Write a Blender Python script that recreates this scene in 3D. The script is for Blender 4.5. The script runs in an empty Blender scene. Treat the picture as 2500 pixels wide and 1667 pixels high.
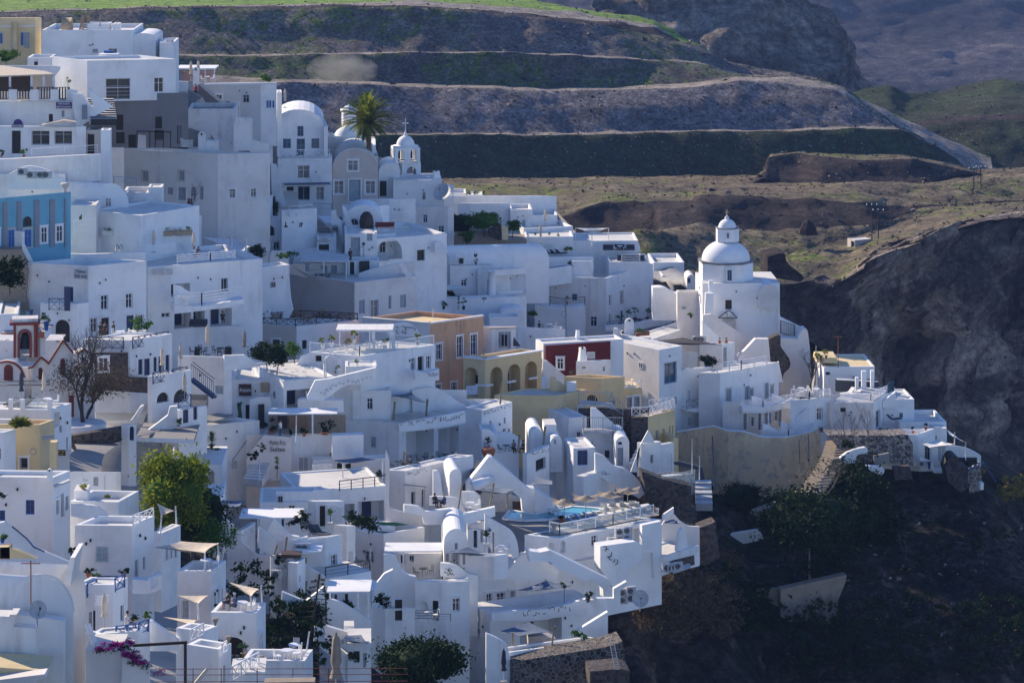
import bpy,math,random
from math import sin,cos,pi,radians,atan2,sqrt,tan
from mathutils import Vector,noise
random.seed(7)
R=random.random
def U(a,b):return a+(b-a)*R()
S=bpy.context.scene
COL=S.collection
F=6944.0;YH=-450.0
cam=bpy.data.cameras.new('camera');camo=bpy.data.objects.new('camera',cam);COL.objects.link(camo)
camo.location=(0,0,0);camo.rotation_euler=(pi/2,0,0)
cam.sensor_width=36;cam.lens=36*F/2500;cam.shift_x=0
cam.shift_y=-(833.5-YH)/2500.0
cam.clip_start=1;cam.clip_end=20000
S.camera=camo
SUN_AZ=-51.0
SUN_EL=26.0
w=bpy.data.worlds.new('World');S.world=w;w.use_nodes=True
nt=w.node_tree;bg=nt.nodes['Background']
sky=nt.nodes.new('ShaderNodeTexSky');sky.sky_type='NISHITA';sky.sun_disc=False
sky.sun_elevation=radians(SUN_EL);sky.sun_rotation=radians(SUN_AZ);sky.altitude=200
sky.air_density=1.0;sky.dust_density=0.0;sky.ozone_density=6.0
tn=nt.nodes.new('ShaderNodeMix');tn.data_type='RGBA';tn.blend_type='MULTIPLY';tn.inputs[0].default_value=1;tn.inputs[7].default_value=(1.03,.99,1.11,1)
nt.links.new(sky.outputs[0],tn.inputs[6]);nt.links.new(tn.outputs[2],bg.inputs[0]);bg.inputs[1].default_value=0.118
sl=bpy.data.lights.new('sun', 'SUN');sl.energy=5.0;sl.angle=radians(0.5);sl.color=(1.0,0.85,0.65)
so=bpy.data.objects.new('sun',sl);COL.objects.link(so)
sd=Vector((sin(radians(SUN_AZ))*cos(radians(SUN_EL)),cos(radians(SUN_AZ))*cos(radians(SUN_EL)),sin(radians(SUN_EL))))
so.rotation_euler=sd.to_track_quat('Z', 'Y').to_euler();so.location=sd*500
S.view_settings.view_transform='Standard';S.view_settings.look='None'
S.view_settings.exposure=0.55;S.view_settings.gamma=1.0
S.render.engine='CYCLES'
MATS={}
def newmat(name):
 m=bpy.data.materials.new(name);m.use_nodes=True
 return m,m.node_tree,m.node_tree.nodes['Principled BSDF']
def coords(n,sc=(1,1,1)):
 g=n.nodes.new('ShaderNodeNewGeometry');mp=n.nodes.new('ShaderNodeMapping')
 mp.inputs['Scale'].default_value=sc;n.links.new(g.outputs['Position'],mp.inputs[0]);return mp.outputs[0]
def noi(n,vec,scale,detail=4,rough=.55):
 t=n.nodes.new('ShaderNodeTexNoise');t.inputs['Scale'].default_value=scale
 t.inputs['Detail'].default_value=detail;t.inputs['Roughness'].default_value=rough
 n.links.new(vec,t.inputs['Vector']);return t.outputs['Fac']
def ramp(n,fac,stops,interp='LINEAR'):
 r=n.nodes.new('ShaderNodeValToRGB');r.color_ramp.interpolation=interp
 e=r.color_ramp.elements
 while len(e)<len(stops):e.new(.5)
 for i,(p,c)in enumerate(stops):
  e[i].position=p;e[i].color=(c[0],c[1],c[2],1)if not isinstance(c,(int,float))else(c,c,c,1)
 n.links.new(fac,r.inputs[0]);return r.outputs[0]
def mix(n,fac,a,b,mode='MIX'):
 m=n.nodes.new('ShaderNodeMix');m.data_type='RGBA';m.blend_type=mode
 for i,v in((0,fac),(6,a),(7,b)):
  if hasattr(v, 'links')or hasattr(v, 'is_linked'):n.links.new(v,m.inputs[i])
  elif isinstance(v,(int,float)):m.inputs[i].default_value=v if i==0 else(v,v,v,1)
  else:m.inputs[i].default_value=(v[0],v[1],v[2],1)
 return m.outputs[2]
def bump(n,b,h,s=.3,d=.05):
 x=n.nodes.new('ShaderNodeBump');x.inputs['Strength'].default_value=s;x.inputs['Distance'].default_value=d
 n.links.new(h,x.inputs['Height']);n.links.new(x.outputs[0],b.inputs['Normal'])
def plain(name,col,rough=.6,metal=0,spec=None):
 m,n,b=newmat(name);b.inputs['Roughness'].default_value=rough;b.inputs['Metallic'].default_value=metal
 c=noi(n,coords(n),3.0,3)
 k=ramp(n,c,[(.3,[v*.82 for v in col]),(.7,[min(1,v*1.12)for v in col])])
 n.links.new(k,b.inputs['Base Color']);MATS[name]=m;return m
def plaster(name,col,stain=.18,stc=(.32,.29,.25),peel=0.0,peelc=(.25,.22,.19)):
 m,n,b=newmat(name);b.inputs['Roughness'].default_value=.85
 v=coords(n);a=noi(n,v,.35,5,.6)
 base=ramp(n,a,[(.36,[c*.86 for c in col]),(.47,[c*.95 for c in col]),(.62,col)])
 f2=noi(n,coords(n,(1,1,.12)),1.3,5,.65)
 f3=noi(n,v,.22,4,.6)
 k=ramp(n,f2,[(.50,0.0),(.78,1.0)]);k3=ramp(n,f3,[(.42,0.0),(.7,1.0)])
 k=mix(n,1.0,k,k3, 'MULTIPLY');k=mix(n,1.0,k,stain*3.0, 'MULTIPLY')
 bwn=n.nodes.new('ShaderNodeRGBToBW');n.links.new(k,bwn.inputs[0])
 out=mix(n,bwn.outputs[0],base,stc)
 if peel>0:
  p=noi(n,v,.8,8,.72)
  pk=ramp(n,p,[(1-peel-.02,0.0),(1-peel+.02,1.0)])
  bw2=n.nodes.new('ShaderNodeRGBToBW');n.links.new(pk,bw2.inputs[0])
  out=mix(n,bw2.outputs[0],out,peelc)
 n.links.new(out,b.inputs['Base Color'])
 bump(n,b,noi(n,v,2.2,6,.7),.35,.06)
 MATS[name]=m;return m
def stone(name,c1,c2,mortar,scale=2.2,mort=.06):
 m,n,b=newmat(name);b.inputs['Roughness'].default_value=.9
 v=coords(n)
 t=n.nodes.new('ShaderNodeTexVoronoi');t.feature='DISTANCE_TO_EDGE';t.inputs['Scale'].default_value=scale
 t2=n.nodes.new('ShaderNodeTexVoronoi');t2.inputs['Scale'].default_value=scale
 n.links.new(v,t.inputs['Vector']);n.links.new(v,t2.inputs['Vector'])
 cc=n.nodes.new('ShaderNodeRGBToBW');n.links.new(t2.outputs['Color'],cc.inputs[0])
 st=ramp(n,cc.outputs[0],[(.25,c1),(.75,c2)])
 ed=ramp(n,t.outputs['Distance'],[(mort*.5,0.0),(mort,1.0)])
 eb=n.nodes.new('ShaderNodeRGBToBW');n.links.new(ed,eb.inputs[0])
 out=mix(n,eb.outputs[0],mortar,st)
 big=ramp(n,noi(n,v,.3,4),[(.3,.75),(.7,1.1)])
 n.links.new(mix(n,1.0,out,big, 'MULTIPLY'),b.inputs['Base Color'])
 bump(n,b,t.outputs['Distance'],.8,.15)
 MATS[name]=m;return m
plaster('white',(.83,.83,.82),.24,(.45,.42,.40),.22,(.70,.69,.68))
plaster('warm',(.80,.745,.70),.25,(.42,.36,.32))
plaster('lime',(.84,.84,.84),.12,(.5,.48,.46))
plaster('stained',(.80,.785,.76),.35,(.36,.32,.28),.30,(.42,.38,.33))
plaster('roof',(.70,.68,.64),.35)
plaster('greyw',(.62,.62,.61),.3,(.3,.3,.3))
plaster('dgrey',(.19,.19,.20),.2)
plaster('beige',(.60,.52,.46),.15)  # beige walls; on some left faces it paints warm bounce light
plaster('cream',(.78,.61,.34),.22,(.45,.34,.2))
plaster('ochre',(.74,.57,.31),.28,(.36,.27,.14))
plaster('peach',(.60,.36,.22),.55,(.22,.13,.09))
plaster('redp',(.16,.014,.014),.3,(.08,.01,.01))
plaster('bluep',(.17,.42,.55),.35,(.10,.24,.32))
plaster('grypl',(.25,.27,.31),.2)
plaster('tanwall',(.80,.60,.37),.5,(.40,.31,.24),.44,(.52,.41,.31))
plaster('blockw',(.28,.23,.18),.6,(.10,.08,.07),.4,(.2,.17,.14))
plaster('oldw',(.68,.66,.65),.6,(.22,.17,.14),.38,(.22,.19,.18))
plaster('paving',(.30,.30,.31),.3,(.15,.15,.15))
plaster('concrete',(.26,.25,.24),.4,(.12,.11,.1))
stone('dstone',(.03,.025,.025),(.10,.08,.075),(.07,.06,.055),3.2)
stone('lstone',(.10,.085,.075),(.22,.18,.16),(.35,.33,.31),2.0,.09)
stone('vstone',(.03,.026,.024),(.12,.09,.075),(.20,.185,.17),2.4,.08)
stone('pumice',(.06,.05,.05),(.40,.36,.33),(.12,.10,.09),3.4,.10)
for nm,c,r in(('navy',(.012,.03,.10),.45),('blue',(.02,.09,.32),.45),('sky',(.10,.30,.60),.5),('dblue',(.14,.22,.36),.5),('black',(.012,.012,.014),.5),('dwood',(.035,.02,.015),.6),('wood',(.25,.15,.08),.6),('bamboo',(.28,.22,.15),.7),('metal',(.25,.27,.30),.4),('wmetal',(.78,.78,.80),.45),('lgrey',(.45,.46,.48),.6),('shutter',(.33,.38,.42),.6),('slate',(.11,.15,.23),.8),('nsail',(.02,.025,.045),.8),('canvas',(.62,.52,.40),.85),('wcanvas',(.75,.74,.72),.85),('terra',(.30,.10,.05),.8),('redtrim',(.18,.03,.025),.7),('skin',(.35,.2,.14),.6),('red',(.45,.02,.02),.7),('purple',(.035,.02,.14),.5),('yellow',(.7,.5,.05),.6),('green',(.02,.12,.05),.6),('trunk',(.10,.075,.055),.9),('palmtrunk',(.13,.09,.06),.9),('bark',(.045,.036,.032),.9),('pink',(.55,.35,.33),.7),('cush',(.05,.06,.08),.9),('brown',(.06,.03,.02),.7),('hair',(.015,.01,.008),.8),('umber',(.30,.24,.18),.8),('cloth_b',(.05,.08,.2),.8),('tile',(.4,.3,.2),.8)):
 plain(nm,c,r)
def glassm(name,c,rough=.08,coat=.5):
 m,n,b=newmat(name);b.inputs['Roughness'].default_value=rough
 n.links.new(ramp(n,noi(n,coords(n),.6,2),[(.35,[x*.5 for x in c]),(.65,c)]),b.inputs['Base Color']);MATS[name]=m
glassm('glass',(.035,.045,.06));glassm('bglass',(.05,.11,.17));glassm('curtain',(.30,.28,.25),.3)
m,n,b=newmat('clear');b.inputs['Base Color'].default_value=(.75,.85,.88,1);b.inputs['Roughness'].default_value=.05
b.inputs['Alpha'].default_value=.16;MATS['clear']=m
m,n,b=newmat('water');b.inputs['Roughness'].default_value=.08
n.links.new(ramp(n,noi(n,coords(n),.5,3),[(.3,(.05,.30,.38)),(.7,(.10,.42,.48))]),b.inputs['Base Color'])
bump(n,b,noi(n,coords(n),2.5,3),.3,.05);MATS['water']=m
def leafm(name,c1,c2,tr=.35):
 m,n,b=newmat(name);b.inputs['Roughness'].default_value=.85;b.inputs['Specular IOR Level'].default_value=.15
 oi=n.nodes.new('ShaderNodeNewGeometry')
 k=ramp(n,oi.outputs['Random Per Island'],[(0,c1),(1,c2)])
 n.links.new(k,b.inputs['Base Color'])
 t=n.nodes.new('ShaderNodeBsdfTranslucent');n.links.new(k,t.inputs[0])
 ms=n.nodes.new('ShaderNodeMixShader');ms.inputs[0].default_value=tr
 o=n.nodes['Material Output'];n.links.new(b.outputs[0],ms.inputs[1]);n.links.new(t.outputs[0],ms.inputs[2]);n.links.new(ms.outputs[0],o.inputs[0])
 MATS[name]=m
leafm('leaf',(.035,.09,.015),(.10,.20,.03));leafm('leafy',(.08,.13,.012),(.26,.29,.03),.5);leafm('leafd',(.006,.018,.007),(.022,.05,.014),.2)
leafm('palm',(.07,.13,.015),(.26,.26,.04),.5);leafm('flower',(.30,.01,.16),(.55,.03,.35),.4);leafm('agave',(.05,.12,.06),(.10,.2,.09),.2)
leafm('brush',(.07,.052,.038),(.20,.145,.09),.3);leafm('rleaf',(.10,.02,.015),(.2,.05,.03),.3);leafm('dryg',(.2,.16,.03),(.35,.28,.08),.5)
OX,OY,OS=0.,0.,1.
def crop(x,y,s=3.76):
 global OX,OY,OS
 OX,OY,OS=x,y,s
def I(x,y):return OX+x/OS,OY+y/OS
DC=[(0,150,345),(150,140,370),(420,140,400),(600,200,430),(0,310,325),(250,380,372),(450,480,400),(730,480,440),(900,480,445),(1030,440,452),(1300,500,455),(1390,560,450),(0,480,335),(100,600,330),(300,600,350),(560,600,365),(740,640,375),(900,640,380),(1050,600,405),(1250,650,398),(1500,640,450),(1600,650,470),(1800,690,463),(1950,820,440),(1800,850,440),(60,900,300),(200,830,320),(380,830,328),(600,770,350),(720,800,345),(900,780,352),(1150,800,372),(1400,840,385),(1600,830,410),(1700,900,405),(1850,900,408),(2050,880,408),(60,1060,262),(200,1060,285),(400,1000,305),(600,1000,322),(800,930,330),(1000,960,345),(1200,980,355),(1400,1000,362),(1550,1100,365),(1700,1050,385),(2000,1050,385),(2180,1000,385),(2300,1100,370),(60,1150,235),(250,1160,255),(450,1150,290),(650,1200,305),(850,1150,318),(1050,1150,332),(1250,1200,335),(1450,1200,340),(1600,1250,345),(1850,1250,362),(2100,1250,355),(2450,1250,360),(60,1350,205),(250,1400,238),(450,1400,262),(650,1350,285),(900,1350,298),(1150,1350,305),(1350,1320,315),(1550,1380,318),(1800,1400,330),(2100,1450,320),(2450,1400,325),(0,1667,130),(220,1667,150),(300,1600,205),(500,1600,245),(700,1600,262),(900,1600,272),(1100,1600,280),(1350,1600,285),(1500,1650,285),(1900,1667,290),(2450,1667,290)]
import numpy as np
_DA=np.array(DC,float)
def D(px,py,T=None):
 T=_DA if T is None else T;dx=(T[:,0]-px)/100;dy=(T[:,1]-py)/100;r2=dx*dx+1.7*dy*dy
 wt=np.exp(-r2/2.6)+1e-4/(1+r2);M=np.stack([np.ones_like(dx),dx,dy],1)
 A=M.T@(M*wt[:,None])+np.diag([0,1e-3,1e-3])*wt.sum();
 return float(np.linalg.solve(A,M.T@(wt*T[:,2]))[0])
def W3(px,py,Y):return Vector(((px-1250)*Y/F,Y,-(py-YH)*Y/F))
def onz(px,py,z):
 Y=-z*F/(py-YH);return Vector(((px-1250)*Y/F,Y,z))
def isect(px,P,d):
 k=(px-1250)/F
 den=d[0]-k*d[1]
 return(k*P[1]-P[0])/den if abs(den)>1e-6 else 0
class MB:
 def __init__(s):s.v=[];s.f=[];s.m=[];s.mats=[];s.sm=[]
 def mi(s,n):
  if n not in s.mats:s.mats.append(n)
  return s.mats.index(n)
 def face(s,pts,mat,smooth=False):
  b=len(s.v);s.v+=[tuple(p)for p in pts];s.f.append(tuple(range(b,b+len(pts))));s.m.append(s.mi(mat));s.sm.append(smooth)
 def mesh(s,vs,fs,mat,smooth=False):
  b=len(s.v);s.v+=[tuple(p)for p in vs];k=s.mi(mat)
  for f in fs:s.f.append(tuple(b+i for i in f));s.m.append(k);s.sm.append(smooth)
 def box(s,c,dx,dy,dz,ang=0,mat='white'):
  ca,sa=cos(ang),sin(ang);V=[]
  for z in(0,dz):
   for x,y in((-1,-1),(1,-1),(1,1),(-1,1)):
    X,Y=x*dx/2,y*dy/2;V.append((c[0]+X*ca-Y*sa,c[1]+X*sa+Y*ca,c[2]+z))
  s.mesh(V,[(3,2,1,0),(4,5,6,7),(0,1,5,4),(1,2,6,5),(2,3,7,6),(3,0,4,7)],mat)
 def bar(s,p,q,w,h,mat):
  p,q=Vector(p),Vector(q);d=q-p
  if d.length<1e-6:return
  d=d.normalized();side=d.cross(Vector((0,0,1)))
  if side.length<.05:side=Vector((1,0,0))
  side.normalize();up=side.cross(d).normalized()
  V=[e+side*(a*w/2)+up*(c*h/2)for e in(p,q)for a,c in((-1,-1),(1,-1),(1,1),(-1,1))]
  s.mesh(V,[(0,1,2,3),(7,6,5,4),(0,4,5,1),(1,5,6,2),(2,6,7,3),(3,7,4,0)],mat)
 def tube(s,pts,r,mat,n=6,smooth=True):
  pts=[Vector(p)for p in pts];rs=r if isinstance(r,(list,tuple))else[r]*len(pts);V=[];Fc=[]
  for i,p in enumerate(pts):
   d=(pts[min(i+1,len(pts)-1)]-pts[max(i-1,0)])
   if d.length<1e-9:d=Vector((0,0,1))
   d.normalize();a=d.cross(Vector((0,0,1))if abs(d.z)<.95 else Vector((1,0,0))).normalized();b=d.cross(a)
   for k in range(n):
    t=2*pi*k/n;V.append(p+a*(cos(t)*rs[i])+b*(sin(t)*rs[i]))
  for i in range(len(pts)-1):
   for k in range(n):
    Fc.append((i*n+k,i*n+(k+1)%n,(i+1)*n+(k+1)%n,(i+1)*n+k))
  Fc.append(tuple(range(n)));Fc.append(tuple((len(pts)-1)*n+k for k in reversed(range(n))))
  s.mesh(V,Fc,mat,smooth)
 def lathe(s,c,prof,mat,n=16,smooth=True,ang0=0):
  V=[];Fc=[]
  for(r,z)in prof:
   for k in range(n):
    t=ang0+2*pi*k/n;V.append((c[0]+r*cos(t),c[1]+r*sin(t),c[2]+z))
  for i in range(len(prof)-1):
   for k in range(n):Fc.append((i*n+k,i*n+(k+1)%n,(i+1)*n+(k+1)%n,(i+1)*n+k))
  Fc.append(tuple((len(prof)-1)*n+k for k in range(n)))
  s.mesh(V,Fc,mat,smooth)
 def prism(s,pts,off,mat,smooth=False):
  pts=[Vector(p)for p in pts];off=Vector(off);n=len(pts)
  s.face(pts,mat);s.face([p+off for p in reversed(pts)],mat)
  for i in range(n):
   j=(i+1)%n;s.face([pts[j],pts[i],pts[i]+off,pts[j]+off],mat)
 def build(s,name,parent=None,origin=None,label=None):
  me=bpy.data.meshes.new(name)
  o0=Vector(origin)if origin is not None else(ROOTLOC.get(root_of(parent),Vector((0,0,0)))if parent else Vector((0,0,0)))
  me.from_pydata([(v[0]-o0[0],v[1]-o0[1],v[2]-o0[2])for v in s.v],[],s.f)
  for m in s.mats:me.materials.append(MATS[m])
  me.polygons.foreach_set('material_index',s.m);me.polygons.foreach_set('use_smooth',s.sm);me.update()
  o=bpy.data.objects.new(name,me);COL.objects.link(o)
  if parent:o.parent=parent
  elif origin is not None:o.location=o0
  if label:o['label']=label
  return o
ROOTLOC={}
def ren(o,n):
 ROOTLOC[n]=o.location.copy();o.name=n;return o
def root_of(o):
 while o.parent:o=o.parent
 return o.name
def tag(o,label,cat,group=None,kind=None):
 if label:o['label']=label
 if cat:o['category']=cat
 if group:o['group']=group
 if kind:o['kind']=kind
 return o
def empty(name,loc,label,cat,group=None):
 o=bpy.data.objects.new(name,None);COL.objects.link(o);o.location=loc;o.empty_display_size=.3
 ROOTLOC[o.name]=Vector(loc);return tag(o,label,cat,group)
def single(mb,name,loc,label,cat,group=None):return tag(mb.build(name,None,loc),label,cat,group)
def copy_tree(o,loc=None,rz=None,label=None,parent=None,sc=None):
 c=o.copy();COL.objects.link(c)
 if parent:c.parent=parent
 if loc is not None:c.location=loc
 if rz is not None:c.rotation_euler=(0,0,rz)
 if sc:c.scale=(sc,sc,sc)
 if label:c['label']=label
 for ch in o.children:copy_tree(ch,parent=c)
 return c
PROTO={}
def inst(key,maker,loc,rz,label,sc=1.0):
 loc=Vector(loc)
 if key not in PROTO:
  o=maker();PROTO[key]=o;o.location=loc;o.rotation_euler=(0,0,rz);o.scale=(sc,sc,sc);o['label']=label
  return o
 return copy_tree(PROTO[key],loc,rz,label,None,sc)
def cr(pts,n=5):
 out=[];P=[pts[0]]+list(pts)+[pts[-1]]
 for i in range(1,len(P)-2):
  for k in range(n):
   t=k/n
   out.append(tuple(.5*((2*P[i][j])+(-P[i-1][j]+P[i+1][j])*t+(2*P[i-1][j]-5*P[i][j]+4*P[i+1][j]-P[i+2][j])*t*t+(-P[i-1][j]+3*P[i][j]-3*P[i+1][j]+P[i+2][j])*t**3)for j in range(len(pts[0]))))
 out.append(tuple(pts[-1]));return out
ST={'w':('window', 'wmetal', 'glass',.22), 'b':('window', 'dblue', 'bglass',.22), 'n':('door', 'navy', 'navy',.2), 'u':('window', 'blue', 'navy',.15), 'd':('door', 'shutter', 'shutter',.25), 'k':('door', 'dwood', 'black',.35), 'g':('window', 'lgrey', 'glass',.3), 's':('window', 'lgrey', 'shutter',.15), 'c':('window', 'wmetal', 'curtain',.25), 'r':('window', 'redtrim', 'redtrim',.2), 'y':('window', 'sky', 'blue',.12), 'v':('door', 'wmetal', 'lgrey',.25), 'e':('door', 'lgrey', 'glass',.3)}  # style k: black panel paints the darkness inside openings, also serves dark doors
def put_window(root,P,d,nrm,u0,u1,z0,z1,style,arch=False,proud=None):
 """P + d*u is on the wall; the frame sits in the reveal (or proud of the wall)"""
 big=style[0].isupper();kind,fm,pm,dep=ST[style[0].lower()]
 off=(-dep if proud is None else proud)
 def q(u,z,o):return(P[0]+d[0]*u+nrm[0]*o,P[1]+d[1]*u+nrm[1]*o,z)
 mb=MB();W,H=u1-u0,z1-z0;t=min(.09,W*.12)
 def bx(a0,a1,b0,b1,o0,o1,mt,m=mb):
  V=[q(a,z,o)for o in(o0,o1)for a,z in((a0,b0),(a1,b0),(a1,b1),(a0,b1))]
  m.mesh(V,[(3,2,1,0),(4,5,6,7),(0,1,5,4),(1,2,6,5),(2,3,7,6),(3,0,4,7)],mt)
 if arch:
  N=10;r=W/2;zs=z1-r;um=(u0+u1)/2
  cur=[(um+r*cos(pi-pi*k/N),zs+r*sin(pi-pi*k/N))for k in range(N+1)]
  pane=MB();pane.face([q(u,z,off)for u,z in[(u0,z0)]+cur+[(u1,z0)]][::-1]if 0 else[q(u,z,off)for u,z in([(u0,z0),(u1,z0)]+cur[::-1])],pm)
  for a,c in zip(cur[:-1],cur[1:]):
   a2=(um+(a[0]-um)*(1-t/r),zs+(a[1]-zs)*(1-t/r));c2=(um+(c[0]-um)*(1-t/r),zs+(c[1]-zs)*(1-t/r))
   mb.face([q(*a2,off+.04),q(*c2,off+.04),q(*c,off+.04),q(*a,off+.04)],fm)
  bx(u0,u0+t,z0,zs,off+.002,off+.05,fm);bx(u1-t,u1,z0,zs,off+.002,off+.05,fm);bx(um-t/3,um+t/3,z0,z1-t,off+.002,off+.045,fm)
 else:
  pane=MB();pane.face([q(u0,z0,off),q(u1,z0,off),q(u1,z1,off),q(u0,z1,off)],pm)
  bx(u0,u0+t,z0,z1,off+.002,off+.06,fm);bx(u1-t,u1,z0,z1,off+.002,off+.06,fm)
  bx(u0+t,u1-t,z1-t,z1,off+.002,off+.06,fm);bx(u0+t,u1-t,z0,z0+t,off+.002,off+.06,fm)
  if W>.75 or kind=='window':bx((u0+u1)/2-t*.4,(u0+u1)/2+t*.4,z0+t,z1-t,off+.004,off+.055,fm)
  if kind=='window' and H>.9:
   bx(u0+t,u1-t,z0+H*.62,z0+H*.62+t*.6,off+.003,off+.05,fm)
  if kind=='door' and pm in('navy', 'shutter', 'lgrey'):
   for k in range(3):bx(u0+t*1.6,u1-t*1.6,z0+H*(.06+.31*k),z0+H*(.30+.31*k),off+.001,off+.03,pm,pane)
 if big and not arch:
  s=.14;sm='lime' if style[0]in 'WBNUDKGCEV' else 'beige'
  for a0,a1,b0,b1 in((u0-s,u0-.003,z0-s,z1+s),(u1+.003,u1+s,z0-s,z1+s),(u0-.003,u1+.003,z1+.003,z1+s),(u0-.003,u1+.003,z0-s,z0-.003)):
   bx(a0,a1,b0,b1,.003,.05,sm)
  bx(u0-s*1.5,u1+s*1.5,z1+s+.002,z1+s+.07,.003,.12,sm)
 o=mb.build(kind,root);pane.build('pane' if kind=='window' else 'panel',o)
 return o
def wall(mb,p,q,z0,z1,holes,mat):
 """vertical wall p->q (left to right from outside) with holes (u0,u1,z0,z1,arch,depth,backmat)"""
 dx,dy=q[0]-p[0],q[1]-p[1];L=sqrt(dx*dx+dy*dy)
 if L<.01:return
 d=(dx/L,dy/L);n=(d[1],-d[0])
 def Q(u,z,o=0):return(p[0]+d[0]*u-n[0]*o,p[1]+d[1]*u-n[1]*o,z)
 us=sorted({0.,L}|{min(max(h[i],0),L)for h in holes for i in(0,1)});zs=sorted({z0,z1}|{min(max(h[i],z0),z1)for h in holes for i in(2,3)})
 for i in range(len(us)-1):
  for j in range(len(zs)-1):
   uc,zc=(us[i]+us[i+1])/2,(zs[j]+zs[j+1])/2
   if us[i+1]-us[i]<1e-5 or zs[j+1]-zs[j]<1e-5:continue
   if any(h[0]<uc<h[1]and h[2]<zc<h[3]for h in holes):continue
   mb.face([Q(us[i],zs[j]),Q(us[i+1],zs[j]),Q(us[i+1],zs[j+1]),Q(us[i],zs[j+1])],mat)
 for(u0,u1,a,b,arch,dep,back)in holes:
  if arch:
   N=10;um=(u0+u1)/2;r=(u1-u0)/2;h=min(r,b-a-.05);zsn=b-h
   cur=[(um-r*cos(pi*k/N),zsn+h*sin(pi*k/N))for k in range(N+1)]
   for(x0,y0),(x1,y1)in zip(cur[:-1],cur[1:]):
    mb.face([Q(x0,y0),Q(x1,y1),Q(x1,b),Q(x0,b)],mat)
    mb.face([Q(x0,y0),Q(x0,y0,dep),Q(x1,y1,dep),Q(x1,y1)],mat,True)
   top=zsn
  else:
   top=b;mb.face([Q(u0,b),Q(u0,b,dep),Q(u1,b,dep),Q(u1,b)],mat)
  mb.face([Q(u0,a),Q(u0,a,dep),Q(u0,top,dep),Q(u0,top)],mat);mb.face([Q(u1,a),Q(u1,top),Q(u1,top,dep),Q(u1,a,dep)],mat)
  mb.face([Q(u0,a),Q(u1,a),Q(u1,a,dep),Q(u0,a,dep)],mat)
  if back:mb.face([Q(u0,a,dep),Q(u1,a,dep),Q(u1,b,dep),Q(u0,b,dep)],back)
SAMP=[]
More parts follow.
